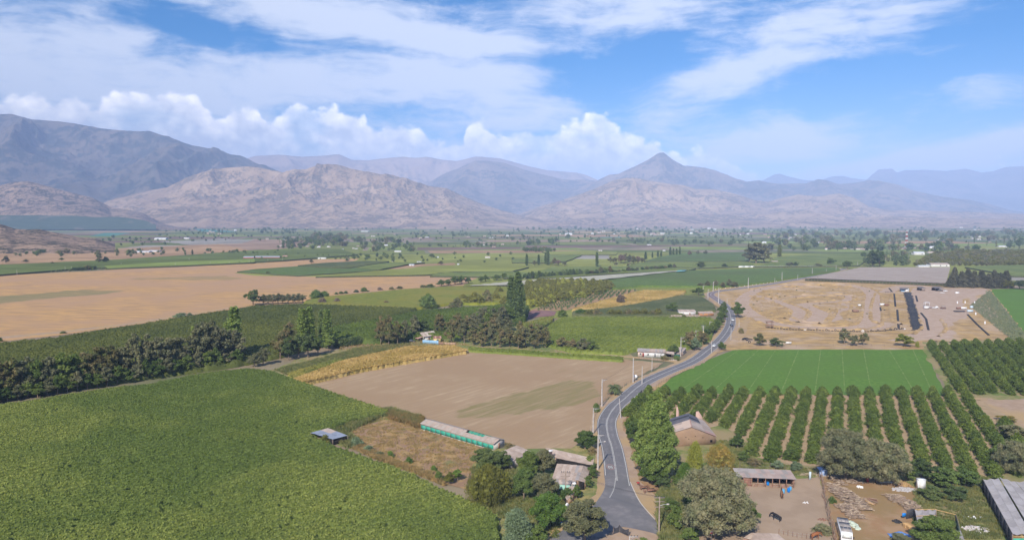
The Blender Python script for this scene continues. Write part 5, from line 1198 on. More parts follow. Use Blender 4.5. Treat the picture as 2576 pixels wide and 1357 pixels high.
# ---- near trees
tree('bigpoplar', 1643, 1208, hpx=232, wpx=128, leaf='poplar', label='huge bright green poplar standing over the road', name='poplar_tree', rot=1.0)
for (kd, u, v, h, w, lf, lb) in [
   ('broad_near', 1598, 1120, 62, 50, 'green', 'dense green tree left of the huge poplar by the road'), ('broad_near', 1640, 1218, 60, 70, 'green', 'low green growth at the foot of the huge poplar'),
   ('broad_near', 1694, 1118, 38, 34, 'dark', 'small round dark tree against the adobe gable'), ('feathery', 1748, 1208, 100, 50, 'yellow', 'narrow yellow-green tree right of the huge poplar'),
   ('feathery', 1722, 1225, 64, 50, 'lime', 'lime green shrubby tree right of the huge poplar base'), ('willow_near', 1812, 1184, 70, 76, 'orange', 'amber willow-like tree in front of the adobe house'),
   ('acacia_near', 1797, 1352, 168, 200, 'grey', 'very large grey-green acacia at the bottom, right of the junction'), ('broad_near', 1880, 1330, 70, 60, 'green', 'dark green tree at the right foot of the large acacia'),
   ('acacia_near', 2128, 1208, 122, 150, 'grey', 'broad brown-grey acacia behind the firewood yard, left one'), ('acacia_near', 2205, 1214, 110, 130, 'grey', 'broad brown-grey acacia behind the firewood yard, right one'),
   ('broad_near', 1470, 1368, 112, 112, 'olive', 'olive green tree at the bottom, left side of the junction'), ('feathery', 1300, 1372, 96, 92, 'silver', 'silvery feathery tree at the bottom edge beside the vineyard'),
   ('broad_near', 1376, 1330, 92, 100, 'lime', 'bright green leafy tree at the bottom, above the side lane'), ('willow_near', 1228, 1268, 104, 112, 'willow', 'olive yellow weeping tree at the vineyard edge'),
   ('broad_near', 1225, 1190, 62, 84, 'dark', 'dark round tree in front of the long green shed'), ('broad_near', 1262, 1185, 52, 54, 'dark', 'dark tree beside the tan shed roof'),
   ('broad_near', 1330, 1210, 78, 62, 'green', 'green tree between the tan sheds'), ('broad_near', 1368, 1196, 66, 60, 'olive', 'olive tree left of the solar heater roof'),
   ('broad_near', 1318, 1258, 82, 60, 'willow_d', 'tall green tree behind the bright leafy one'), ('broad_near', 1368, 1262, 72, 78, 'olive', 'grey-green round tree left of the green wall'), ('broad_near', 1270, 1252, 54, 50, 'dark', 'dark tree in the shade of the weeping one'),
   ('broad', 1152, 1210, 34, 30, 'lime', 'yellow-green bush among shrubs at the vineyard edge'), ('bush', 1103, 1208, 26, 24, 'green', 'small green shrub at the lot corner'), ('broad', 1130, 1218, 30, 34, 'willow', 'yellow dotted shrub beside the weeping tree'),
   ('bush', 1184, 1232, 40, 26, 'dead', 'bare brown shrub left of the weeping tree'), ('bush', 982, 1150, 17, 22, 'lime', 'bright lime bush nearest the carport'), ('bush', 1028, 1166, 18, 22, 'lime', 'bright lime bush at the middle of the lot edge'), ('bush', 1092, 1183, 14, 18, 'lime', 'bright lime bush at the right of the lot edge'),
   ('bush', 895, 1122, 24, 34, 'silver', 'grey-blue shrub beside the carport'), ('bush', 925, 1135, 16, 34, 'silver', 'low grey-blue shrub right of the carport'), ('bush', 818, 1116, 24, 26, 'willow', 'olive bush in front of the carport'), ('bush', 955, 1148, 14, 28, 'olive', 'olive weeds beyond the carport'),
   ('broad_near', 1472, 1129, 46, 64, 'green', 'round green tree left of the road beside the tilled field'), ('bush', 1490, 1140, 18, 30, 'brown', 'dry grass tussock beside the roadside tree'),
   ('bush', 1500, 1035, 22, 22, 'green', 'small bush beside the pole left of the road'), ('broad', 1484, 1180, 40, 24, 'green', 'hedge tree beside the roofs at the road, far one'), ('broad', 1492, 1205, 42, 26, 'green', 'hedge tree beside the roofs at the road, middle one'), ('broad', 1480, 1228, 36, 24, 'green', 'hedge tree beside the roofs at the road, near one'),
   ('broad', 1450, 1255, 34, 34, 'green', 'green bush below the small tan roof'), ('broad', 1425, 1262, 40, 34, 'green', 'green bush at the foot of the wooden power pole'),
   ('broad', 1278, 1130, 18, 30, 'brown', 'brown bush at the end of the long green shed'), ('broad', 2318, 1206, 50, 80, 'dark', 'dark shrub mass right of the acacias, left part'), ('broad', 2380, 1228, 56, 80, 'willow_d', 'blue-green shrub mass right of the acacias, middle part'),
   ('broad', 2430, 1226, 52, 70, 'willow_d', 'blue-green shrub mass right of the acacias, right part'), ('broad', 2348, 1256, 34, 60, 'dark', 'dark low shrub above the weedy patch'), ('broad', 2405, 1258, 36, 60, 'dark', 'dark low shrub near the grey greenhouse'),
   ('broad', 2280, 1210, 34, 50, 'green', 'green shrub right behind the acacias'), ('acacia_near', 2556, 1195, 84, 90, 'grey', 'grey-green tree at the right edge behind the orchard rows'), ('broad', 2548, 1112, 48, 70, 'olive', 'olive tree at the right edge beside the pale track'), ('broad', 2520, 1165, 52, 60, 'green', 'green tree at the right end of the orchard rows'),
   ('broad', 2535, 1060, 16, 44, 'orange', 'rusty brush heap on the pale track at the right'), ('broad_near', 2350, 1385, 84, 110, 'green', 'green tree at the bottom edge over the grey net shed'), ('broad', 2270, 1380, 34, 80, 'olive', 'olive bush at the bottom edge beside the blue tarp'),
   ('bush', 1989, 1210, 24, 24, 'dark', 'dark shrub at the right end of the horse shed'), ('broad', 1955, 1180, 22, 34, 'silver', 'pale silvery bush behind the horse shed, left one'), ('broad', 2002, 1185, 24, 34, 'silver', 'pale silvery bush behind the horse shed, right one'),
   ('broad', 1898, 1172, 22, 40, 'brown', 'brown-green bush behind the horse shed'), ('broad', 1868, 1162, 28, 30, 'green', 'green bush between amber tree and horse shed'), ('bush', 2093, 1265, 18, 22, 'green', 'green bush beside the brushwood fence'),
   ('broad', 1700, 1340, 70, 50, 'green', 'tall green reeds left of the large acacia, near one'), ('broad', 1690, 1295, 44, 44, 'green', 'green reeds left of the large acacia, far one'), ('broad', 1740, 1370, 46, 60, 'green', 'green shrub at the bottom left of the stop sign'),
   ('broad', 1672, 1232, 34, 50, 'dark', 'dark bush at the foot of the huge poplar, right side'), ('broad', 1704, 1222, 30, 40, 'green', 'green bush beyond the rusty cart'), ('broad', 1620, 1375, 22, 40, 'green', 'small green bush in the triangle at the bottom'), ('broad', 1655, 1378, 20, 30, 'lime', 'small lime bush in the triangle at the bottom'),
   ('broad', 1855, 1128, 36, 40, 'green', 'round green tree at the near end of the first orchard row'), ('bush', 2070, 1338, 20, 60, 'olive', 'sparse olive bush at the bottom edge beside the corral'), ('broad', 1772, 1240, 48, 40, 'lime', 'lime shrub below the amber tree'), ('broad', 1350, 1382, 60, 60, 'green', 'green tree under the bright leafy one at the bottom')]:
    tree(kd, u, v, hpx=h, wpx=w, leaf=lf, label=lb, name='bush' if kd == 'bush' else 'tree', cat='bush' if kd == 'bush' else 'tree')

# tufts of dry and green weeds: real blades, one mass for each place
def tufts(name, poly, n, hgt, m_, label, seed=1, world=None):
    P = worldpoly(poly) if world is None else world; r = np.random.default_rng(seed)
    lo_, hi_ = P.min(0), P.max(0); pts = np.empty((0, 2))
    while len(pts) < n:
        q = r.uniform(lo_, hi_, (n * 2, 2)); nn = fbm(q[:, 0] / 3, q[:, 1] / 3, 2)
        q = q[inside(P, q[:, 0], q[:, 1]) & (nn > r.uniform(-.25, .25, len(q)))]; pts = np.concatenate([pts, q])
    pts = pts[:n]; k = 4
    B_ = np.repeat(pts, k, 0); m = len(B_)
    a = r.uniform(0, 6.28, m); hh = hgt * r.uniform(.4, 1.3, m); sp_ = hgt * .45
    bx = B_[:, 0] + r.normal(size=m) * hgt * .3; by = B_[:, 1] + r.normal(size=m) * hgt * .3; w = hgt * .18
    V = np.stack([np.stack([bx - w * np.cos(a), by - w * np.sin(a), np.full(m, .15)], 1), np.stack([bx + w * np.cos(a), by + w * np.sin(a), np.full(m, .15)], 1),
                  np.stack([bx + r.normal(size=m) * sp_, by + r.normal(size=m) * sp_, .15 + hh], 1)], 1).reshape(-1, 3)
    return link(name, mesh_np(name, V, np.arange(m * 3).reshape(-1, 3), [m_]), label=label, cat='weeds', kind='stuff')
DRYG = leafmat('dry_grass', (0.46, 0.32, 0.13), (0.34, 0.26, 0.11), vs=.4, v2=.1)
GRG = leafmat('green_weeds', (0.17, 0.20, 0.065), (0.27, 0.26, 0.09), vs=.4)
BLG = leafmat('blue_grey_weeds', (0.19, 0.22, 0.12), (0.26, 0.28, 0.16), vs=.5)
tufts('dry_weeds', [(860, 1085), (965, 1045), (1240, 1130), (1190, 1190), (1100, 1210), (905, 1125)], 5200, .5, DRYG, 'tufts of straw-coloured weeds scattered over the rough lot', 2)
tufts('tall_grass', [(800, 1085), (978, 1028), (1060, 1050), (1056, 1072), (966, 1046), (870, 1090), (905, 1112), (880, 1128)], 5200, 1.3, GRG, 'tall weedy grass around the carport and lot corner', 3)
tufts('tall_dry_grass', [(960, 1032), (1062, 1052), (1058, 1078), (985, 1056)], 2600, 1.3, leafmat('rusty_grass', (0.34, 0.22, 0.08), (0.26, 0.21, 0.08), vs=.3), 'rusty tall grass left of the long green shed', 4)
tufts('dry_grass', [(900, 1118), (985, 1158), (1080, 1192), (1120, 1222), (1060, 1196), (960, 1160), (890, 1128)], 3600, 1.0, DRYG, 'golden grass along the vineyard edge of the lot', 5)
tufts('weeds', [(1180, 1180), (1240, 1160), (1440, 1240), (1400, 1357), (1250, 1300)], 5000, .8, GRG, 'weeds under the trees at the vineyard corner', 6)
tufts('weeds', [(2300, 1200), (2480, 1200), (2560, 1357), (2300, 1357)], 9000, .7, GRG, 'green and tan weeds left of the grey greenhouse', 7)
tufts('weeds', [(1660, 1230), (1720, 1230), (1720, 1400), (1665, 1370), (1660, 1300)], 5000, 1.4, GRG, 'tall green reeds along the lane behind the wooden pole', 8)
tufts('weeds', [(1800, 1110), (1860, 1100), (1910, 1160), (2050, 1180), (2050, 1200), (1850, 1195), (1780, 1180)], 5000, .6, GRG, 'grass between the amber tree and the orchard', 9)
tufts('weeds', [(2490, 730), (2580, 845), (2560, 868), (2440, 770), (2470, 745)], 4200, 1.0, BLG, 'grey-green weeds between the circuit yard and the alfalfa', 10)
tufts('dry_grass', [(1840, 760), (1880, 735), (2290, 715), (2310, 840), (2000, 862), (1850, 868)], 6500, .45, DRYG, 'low dry grass over the infield of the dirt circuit', 11)
tufts('weeds', [(690, 930), (900, 876), (1030, 860), (1030, 868), (900, 898), (740, 950)], 7000, .8, GRG, 'weedy green strip behind the maize', 12)
tufts('dry_grass', [(940, 815), (1180, 868), (930, 880), (850, 880)], 2500, .9, DRYG, 'dry grass around the track left of the farmhouse', 13)
# ================================================================== building helpers
def bx(x0, x1, y0, y1, z0, z1):
    v = np.array([(x, y, z) for z in (z0, z1) for y in (y0, y1) for x in (x0, x1)], float)
    f = np.array([(0, 2, 3, 1), (4, 5, 7, 6), (0, 1, 5, 4), (2, 6, 7, 3), (0, 4, 6, 2), (1, 3, 7, 5)])
    return v, f
def part(name, vf, m_, parent, label=None, kind=None):
    v, f = vf
    return link(name, mesh_np(name, v, f, [m_]), parent=parent, label=label, kind=kind)
def thing(name, label, cat, loc=(0, 0, 0), rot=0.0, group=None):
    e = link(name, None, loc=loc, label=label, cat=cat, group=group); e.rotation_euler = (0, 0, rot)
    return e
def copytree(o, parent=None, **kw):
    c = o.copy(); COL.objects.link(c); c.parent = parent
    for ch in [x for x in bpy.data.objects if x.parent == o]: copytree(ch, c)
    for k, v in kw.items(): c[k] = v
    return c
def slab(A_, B_, C_, D_, t):
    """thin solid quad from 4 corners"""
    P = [Vector(p) for p in (A_, B_, C_, D_)]
    n = (P[1] - P[0]).cross(P[3] - P[0]).normalized() * t
    v = np.array([list(p) for p in P] + [list(p - n) for p in P])
    return v, np.array([(0, 1, 2, 3), (7, 6, 5, 4), (0, 4, 5, 1), (1, 5, 6, 2), (2, 6, 7, 3), (3, 7, 4, 0)])
def corr(A_, B_, C_, D_, ribs, amp):
    """one corrugated sheet: A-B along the eave, D-C along the ridge"""
    A_, B_, C_, D_ = [np.array(p, float) for p in (A_, B_, C_, D_)]
    n = np.cross(B_ - A_, D_ - A_); n /= np.linalg.norm(n)
    if n[2] < 0: n = -n
    V = []; k = ribs * 2 + 1
    for i in range(k):
        t = i / (k - 1); o = n * (amp if i % 2 else 0)
        V += [A_ + (B_ - A_) * t + o, D_ + (C_ - D_) * t + o]
    Fq = [(2 * i, 2 * i + 2, 2 * i + 3, 2 * i + 1) for i in range(k - 1)]
    return np.array(V), np.array(Fq)
def roof(parent, A_, B_, C_, D_, n, mats, ribs=3, amp=.05, rows=1, name='roof_sheet', seed=0):
    """roof slope laid with separate overlapping sheets"""
    r = random.Random(seed + n); A_, B_, C_, D_ = [Vector(p) for p in (A_, B_, C_, D_)]
    for j in range(rows):
        for i in range(n):
            a, b = i / n, (i + 1) / n + .012
            c, d = j / rows, (j + 1) / rows + (.03 if j < rows - 1 else 0)
            def P(s, t, lift): 
                p = A_.lerp(B_, s).lerp(D_.lerp(C_, s), t); return p + Vector((0, 0, lift))
            lf = r.uniform(0, .05) + (.03 if i % 2 else 0) + j * .02
            part(name, corr(P(a, c, lf), P(b, c, lf), P(b, d, lf), P(a, d, lf), ribs, amp), mats[r.randrange(len(mats))], parent)
def wallq(parent, P, Q, z0, zP, zQ, m_, t=.12, name='wall'):
    """upright wall from P to Q (xy), top heights zP and zQ"""
    P = Vector((P[0], P[1], 0)); Q = Vector((Q[0], Q[1], 0)); d = (Q - P).normalized(); n = Vector((-d.y, d.x, 0)) * t
    v = np.array([(*P.xy, z0), (*Q.xy, z0), (*Q.xy, zQ), (*P.xy, zP), (*(P + n).xy, z0), (*(Q + n).xy, z0), (*(Q + n).xy, zQ), (*(P + n).xy, zP)])
    return part(name, (v, np.array([(0, 1, 2, 3), (7, 6, 5, 4), (0, 4, 5, 1), (1, 5, 6, 2), (2, 6, 7, 3), (3, 7, 4, 0)])), m_, parent)
def place(u0, v0, u1, v1):
    a = G(u0, v0); b = G(u1, v1); d = b - a
    return a, math.atan2(d.y, d.x), d.length
TIN = mat('weathered_tin', (0.44, 0.34, 0.275), .75, var=(0.36, 0.275, 0.22), vscale=.6, stretch=(1, 1, 1), spec=.3)
TIN2 = mat('paler_tin', (0.50, 0.40, 0.33), .7, var=(0.42, 0.33, 0.27), vscale=.8, spec=.3)
TIN_R = mat('rust_red_tin', (0.42, 0.235, 0.195), .8, var=(0.48, 0.30, 0.25), vscale=.7)
TIN_B = mat('blue_grey_tin', (0.36, 0.39, 0.45), .45, var=(0.30, 0.32, 0.37), vscale=.5, spec=.5, metallic=.3)
TIN_G = mat('grey_tin', (0.36, 0.32, 0.30), .7, var=(0.28, 0.25, 0.23), vscale=.5)
WHITE = mat('white_render', (0.72, 0.70, 0.68), .85, var=(0.60, 0.58, 0.55), vscale=.7)
PINKW = mat('pale_pink_render', (0.70, 0.55, 0.46), .85, var=(0.62, 0.48, 0.40), vscale=.7)
ADOBE = mat('adobe', (0.42, 0.28, 0.19), .95, var=(0.36, 0.235, 0.155), vscale=.5, bump=.05, bscale=6)
WOOD = mat('old_planks', (0.24, 0.135, 0.095), .9, var=(0.33, 0.20, 0.14), vscale=1.5)
WOOD_P = mat('fresh_timber', (0.60, 0.38, 0.17), .8, var=(0.50, 0.31, 0.14), vscale=2)
POSTW = mat('grey_post_wood', (0.26, 0.20, 0.16), .9, var=(0.18, 0.135, 0.11), vscale=3)
CONC = mat('pole_concrete', (0.52, 0.48, 0.45), .9, var=(0.42, 0.38, 0.35), vscale=1.5)
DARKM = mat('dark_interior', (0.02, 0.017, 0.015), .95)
GLASS = mat('window_glass', (0.10, 0.12, 0.14), .15, spec=.6)
GREENN = mat('green_netting', (0.03, 0.27, 0.185), .7, var=(0.06, 0.34, 0.25), vscale=.6)
GREYN = mat('grey_shade_cloth', (0.40, 0.37, 0.355), .85, var=(0.33, 0.305, 0.30), vscale=.3, spec=.1)
BLKN = mat('black_shade_cloth', (0.035, 0.035, 0.04), .8, var=(0.07, 0.07, 0.08), vscale=.8)
NETP = mat('pale_shade_net', (0.42, 0.40, 0.31), .85, var=(0.36, 0.34, 0.26), vscale=.08, spec=.1)
NETG = mat('pinkish_shade_net', (0.37, 0.305, 0.25), .85, var=(0.34, 0.275, 0.225), vscale=.06, spec=.1)
TEAL = mat('teal_sheeting', (0.16, 0.36, 0.34), .8)
REDP = mat('red_paint', (0.45, 0.045, 0.04), .6, var=(0.36, 0.05, 0.045), vscale=1)
BLUEP = mat('bright_blue_plastic', (0.01, 0.20, 0.62), .4)
BLUEW = mat('light_blue_paint', (0.24, 0.42, 0.60), .7, var=(0.28, 0.46, 0.63), vscale=.5)
YELW = mat('yellow_render', (0.68, 0.52, 0.22), .85)
METAL = mat('steel', (0.45, 0.45, 0.46), .4, metallic=.6)
CARW = mat('white_car_paint', (0.78, 0.78, 0.78), .25, spec=.5)
CARD = mat('dark_car_paint', (0.04, 0.05, 0.07), .25, spec=.5)
RUST = mat('rusty_iron', (0.20, 0.10, 0.065), .9, var=(0.28, 0.15, 0.10), vscale=4)
LOGM = mat('cut_logs', (0.36, 0.27, 0.20), .9, var=(0.25, 0.18, 0.13), vscale=2.5)
LOGM2 = mat('pale_cut_ends', (0.52, 0.42, 0.30), .9, var=(0.40, 0.30, 0.22), vscale=2.5)

# ---------------- white long house beside the road
o, a, L = place(1604.7, 896.3, 1671.2, 899.3)
hse = thing('farmhouse', 'long low white house with a red door beside the road', 'house', o, a)
D_ = 6.5; h = 2.9
part('wall', bx(0, L * .18, -.02, .12, 0, h), PINKW, hse, 'pale pink end of the front wall'); part('wall', bx(L * .18, L, 0, .12, 0, h), WHITE, hse)
part('wall', bx(0, .12, .12, D_, 0, h), PINKW, hse); part('wall', bx(L - .12, L, .12, D_, 0, h), WHITE, hse); part('wall', bx(.12, L - .12, D_ - .12, D_, 0, h), WHITE, hse)
roof(hse, (-.4, -.5, h + .05), (L + .4, -.5, h + .05), (L + .4, D_ * .62, h + 1.05), (-.4, D_ * .62, h + 1.05), 14, [TIN_G, TIN, TIN_G], seed=1)
roof(hse, (-.4, D_ + .4, h), (L + .4, D_ + .4, h), (L + .4, D_ * .62, h + 1.03), (-.4, D_ * .62, h + 1.03), 14, [TIN_G], seed=2)
part('fascia', bx(-.4, L + .4, -.56, -.5, h - .12, h + .06), mat('brown_fascia', (.2, .10, .07)), hse)
dr = part('door', bx(L * .18 - .1, L * .18 + .75, -.07, 0, .05, 2.2), mat('red_brown_door', (.27, .045, .035), .6), hse); part('handle', bx(L * .18 + .55, L * .18 + .62, -.12, -.07, 1.0, 1.15), METAL, dr)
def window(parent, x0, x1, z0, z1, y=-.06, frame=None, glass=None):
    w = part('window', bx(x0, x1, y, y + .05, z0, z1), frame or CONC, parent)
    part('pane', bx(x0 + .08, (x0 + x1) / 2 - .03, y - .015, y, z0 + .08, z1 - .08), glass or GLASS, w); part('pane', bx((x0 + x1) / 2 + .03, x1 - .08, y - .015, y, z0 + .08, z1 - .08), glass or GLASS, w)
window(hse, L * .06, L * .13, 1.1, 2.2); window(hse, L * .35, L * .42, 1.0, 2.0, y=-.05)
window(hse, L * .62, L * .68, .3, 2.1, y=-.05); window(hse, L * .85, L * .9, .5, 2.1, y=-.05)
lt = thing('lean_to', 'open tan-roofed lean-to against the right end of the white house', 'shed', o, a)
roof(lt, (L + .45, .5, 2.3), (L + 5.2, .2, 2.0), (L + 5.0, 4.0, 2.7), (L + .45, 4.2, 2.9), 5, [TIN2, TIN], seed=3)
for x, y in ((L + .7, .6), (L + 4.9, .4), (L + 4.8, 3.8)): part('post', bx(x - .07, x + .07, y - .07, y + .07, 0, 2.1), POSTW, lt)
part('wall', bx(L + .6, L + 3.5, 3.6, 3.7, 0, 2.4), DARKM, lt); part('green_sheet', bx(L + 5.1, L + 8.2, 1.0, 1.06, 0, 1.9), mat('dark_green_mesh', (.02, .10, .085)), lt)
# sheds by the road
o, a, L = place(1700, 893, 1717.3, 894.5)
sh = thing('shed', 'grey wooden roadside shed with a tan roof by the light pole', 'shed', o, a)
W_ = 8.0; h = 2.5
for q in (bx(0, L, 0, .1, 0, h), bx(L - .1, L, .1, W_, 0, h + .3), bx(0, .1, .1, W_, 0, h + .3), bx(.1, L - .1, W_ - .1, W_, 0, h + .5)): part('wall', q, TIN_G, sh)
part('door', bx(L * .55, L * .95, -.05, 0, 0, 2.0), WOOD, sh)
roof(sh, (-.3, -.3, h + .05), (L + .3, -.3, h + .05), (L + .3, W_ + .3, h + .65), (-.3, W_ + .3, h + .65), 5, [TIN2, TIN], rows=2, seed=4)
for k, (u0, v0, u1, v1, dep, h, wm, rm, lb) in enumerate([(1709, 792, 1750, 792, 6, 2.6, WHITE, TIN2, 'white shed with a pale tan roof behind the square vineyard'), (1760, 794, 1795, 793.5, 4, 1.9, mat('orange_boards', (.45, .22, .10)), TIN, 'low orange-brown shed beside the white shed left of the bend')]):
    o, a, L = place(u0, v0, u1, v1); s_ = thing('shed', lb, 'shed', o, a)
    for q in (bx(0, L, 0, .12, 0, h), bx(0, .12, .12, dep, 0, h + .5), bx(L - .12, L, .12, dep, 0, h + .5), bx(.12, L - .12, dep - .12, dep, 0, h + .9)): part('wall', q, wm, s_)
    roof(s_, (-.3, -.3, h + .05), (L + .3, -.3, h + .05), (L + .3, dep + .3, h + 1.0), (-.3, dep + .3, h + 1.0), 6, [rm, TIN], seed=5 + k)
    window(s_, L * .2, L * .3, 1.0, 1.7); part('door', bx(L * .6, L * .68, -.05, 0, 0, 1.8), WOOD, s_)
o, a, L = place(1672, 795, 1762, 795); lw = thing('low_wall', 'low pale block wall in front of the white shed', 'wall', o, a)
for i in range(12): part('block_panel', bx(L * i / 12, L * (i + 1) / 12 - .05, 0, .2, 0, .9 + .1 * (i % 3 == 0)), TIN2, lw)
# ---------------- farmhouse with the blue wall
o, a, L = place(1069, 857, 1097, 852.5)
fh = thing('farmhouse', 'small white farmhouse with a big pale gable roof behind the light blue wall', 'house', o, a)
h = 2.9; D_ = 6.5
for q in (bx(0, L, 0, .12, 0, h), bx(L - .12, L, .12, D_, 0, h), bx(.12, L - .12, D_ - .12, D_, 0, h)): part('wall', q, WHITE, fh)
part('gable_wall', (np.array([(0, 0, 0), (0, D_, 0), (0, D_, h), (0, D_ / 2, h + 1.9), (0, 0, h), (.1, 0, 0), (.1, D_, 0), (.1, D_, h), (.1, D_ / 2, h + 1.9), (.1, 0, h)]), np.array([(0, 4, 3, 0), (0, 3, 2, 1), (5, 6, 7, 8), (5, 8, 9, 5)][1:3])), WHITE, fh)
part('gable_wall', (np.array([(-.02, 0, h), (-.02, D_, h), (-.02, D_ / 2, h + 1.9)]), np.array([(0, 1, 2)])), WHITE, fh)
roof(fh, (-1.6, -.6, h - .2), (L + .5, -.6, h - .2), (L + .5, D_ / 2, h + 2.0), (-1.6, D_ / 2, h + 2.0), 9, [mat('cream_tin', (.52, .46, .38), .7), TIN2], seed=8)
roof(fh, (-1.6, D_ + .6, h - .2), (L + .5, D_ + .6, h - .2), (L + .5, D_ / 2, h + 2.0), (-1.6, D_ / 2, h + 2.0), 9, [TIN_G], seed=9)
part('door', bx(L * .3, L * .42, -.06, 0, 0, 2.1), WOOD, fh); window(fh, L * .6, L * .75, 1, 2)
pr = thing('porch', 'rust-roofed porch at the left gable of the small farmhouse', 'porch', o, a)
roof(pr, (-5.2, .2, 1.9), (-5.2, D_ * .8, 1.9), (-1.5, D_ * .8, 2.8), (-1.5, .2, 2.8), 5, [TIN_R, WOOD], seed=10)
for x, y in ((-5, .4), (-5, 4.8), (-3.2, .4), (-1.7, .4)): part('post', bx(x - .08, x + .08, y - .08, y + .08, 0, 2.0), WOOD, pr)
part('wall', bx(-3.4, -2.2, 2.5, 2.6, 0, 2.3), WHITE, pr)
o, a, L = place(1091, 861, 1109, 860.5); yh = thing('house', 'small yellow house with a brown hip roof behind the blue wall', 'house', o, a)
for q in (bx(0, L, 0, .12, 0, 2.6), bx(0, .12, .12, 5, 0, 2.6), bx(L - .12, L, .12, 5, 0, 2.6), bx(.12, L - .12, 4.9, 5, 0, 2.6)): part('wall', q, YELW, yh)
roof(yh, (-.4, -.5, 2.6), (L + .4, -.5, 2.6), (L + .2, 2.5, 3.5), (-.2, 2.5, 3.5), 5, [TIN_R, RUST], seed=11); roof(yh, (-.4, 5.5, 2.6), (L + .4, 5.5, 2.6), (L + .2, 2.5, 3.5), (-.2, 2.5, 3.5), 5, [TIN_R], seed=12)
window(yh, L * .4, L * .7, 1, 2)
o, a, L = place(1063, 863.5, 1103, 866); bw = thing('boundary_wall', 'light blue panel wall along the front of the farmhouse', 'wall', o, a)
for i in range(9): part('wall_panel', bx(L * i / 9, L * (i + 1) / 9 - .04, 0, .1, 0, 2.25 + .06 * (i % 2)), BLUEW, bw)
o, a, L = place(1118, 867, 1146, 868); bw = thing('adobe_wall', 'short tan adobe wall right of the blue wall', 'wall', o, a)
for i in range(4): part('wall_panel', bx(L * i / 4, L * (i + 1) / 4 - .03, 0, .3, 0, 1.6 - .1 * (i % 2)), ADOBE, bw)
o, a, L = place(1103, 866.5, 1116, 867.5); gt = thing('gate', 'dark red plank gate between blue wall and adobe wall', 'gate', o, a)
for i in range(8): part('plank', bx(L * i / 8, L * (i + 1) / 8 - .05, 0, .05, .1, 1.7), WOOD, gt)
o, a, L = place(1041, 852, 1046, 852); sg = thing('road_sign', 'small blue square sign beside the farmhouse porch', 'sign', o, a)
part('post', bx(.55, .63, .05, .12, 0, 2.4), METAL, sg); part('panel', bx(0, L, 0, .04, 1.4, 3.0), BLUEW, sg); part('emblem', bx(L * .3, L * .7, -.02, 0, 1.8, 2.6), WHITE, sg)

# ---------------- long green netted shed
A0, B0, C0 = G(1059, 1080), G(1241.4, 1133), G(1269.8, 1121.4)
a = math.atan2((B0 - A0).y, (B0 - A0).x); L = (B0 - A0).length; Wd = (C0 - B0).length * .95
gs = thing('poultry_shed', 'long green-netted shed with a pale roof torn open near its right end', 'shed', A0, a); h = 2.3
npan = 14
for i in range(npan):
    x0, x1 = L * i / npan, L * (i + 1) / npan - .06
    part('green_panel', bx(x0, x1, 0, .04, .35, h - .45), GREENN, gs); part('skirt_panel', bx(x0, x1, -.03, .03, 0, .34), CONC, gs)
    part('post', bx(x0 - .05, x0 + .05, -.05, .06, 0, h), POSTW, gs)
part('eave_band', bx(0, L, -.05, .05, h - .44, h + .02), mat('dusty_band', (.50, .44, .37)), gs)
part('end_wall', bx(L - .1, L, .06, Wd, 0, h), mat('pale_plastic_end', (.48, .44, .41), .6), gs, 'pale plastic end wall with a door'); part('end_wall', bx(0, .1, .06, Wd, 0, h), mat('pale_plastic_end', (.48, .44, .41)), gs)
part('gable', (np.array([(L - .02, 0, h), (L - .02, Wd, h), (L - .02, Wd / 2, h + .95)]), np.array([(0, 1, 2)])), mat('pale_plastic_end', (.48, .44, .41)), gs)
part('door', bx(L, L + .05, Wd * .42, Wd * .6, .05, 1.9), WOOD, gs); part('back_wall', bx(.1, L - .1, Wd - .05, Wd, 0, h), GREENN, gs)
n = 22; RT = [mat('dusty_roof_cloth', (.42, .355, .30), .8, var=(.37, .31, .26), vscale=.4), TIN]
for i in range(n):
    x0, x1 = -.3 + (L + .6) * i / n, -.3 + (L + .6) * (i + 1) / n - .02
    part('roof_sheet', corr((x0, -.3, h), (x1, -.3, h), (x1, Wd / 2 * (.62 if 13 <= i <= 17 else 1), h + .95 * (.62 if 13 <= i <= 17 else 1)), (x0, Wd / 2 * (.62 if 13 <= i <= 17 else 1), h + .95 * (.62 if 13 <= i <= 17 else 1)), 3, .03), RT[i % 2], gs)
    if not 12 <= i <= 18: part('roof_sheet', corr((x0, Wd + .3, h), (x1, Wd + .3, h), (x1, Wd / 2, h + .96), (x0, Wd / 2, h + .96), 3, .03), RT[(i + 1) % 2], gs)
for i in range(12, 20):
    x = -.3 + (L + .6) * i / n
    part('rafter', tube([(x, Wd + .2, h), (x, Wd / 2, h + .92)], [.07, .07], 4), RUST, gs); part('rafter', tube([(x, Wd / 2, h + .92), (x, Wd * .3, h + .6)], [.07, .07], 4), RUST, gs)
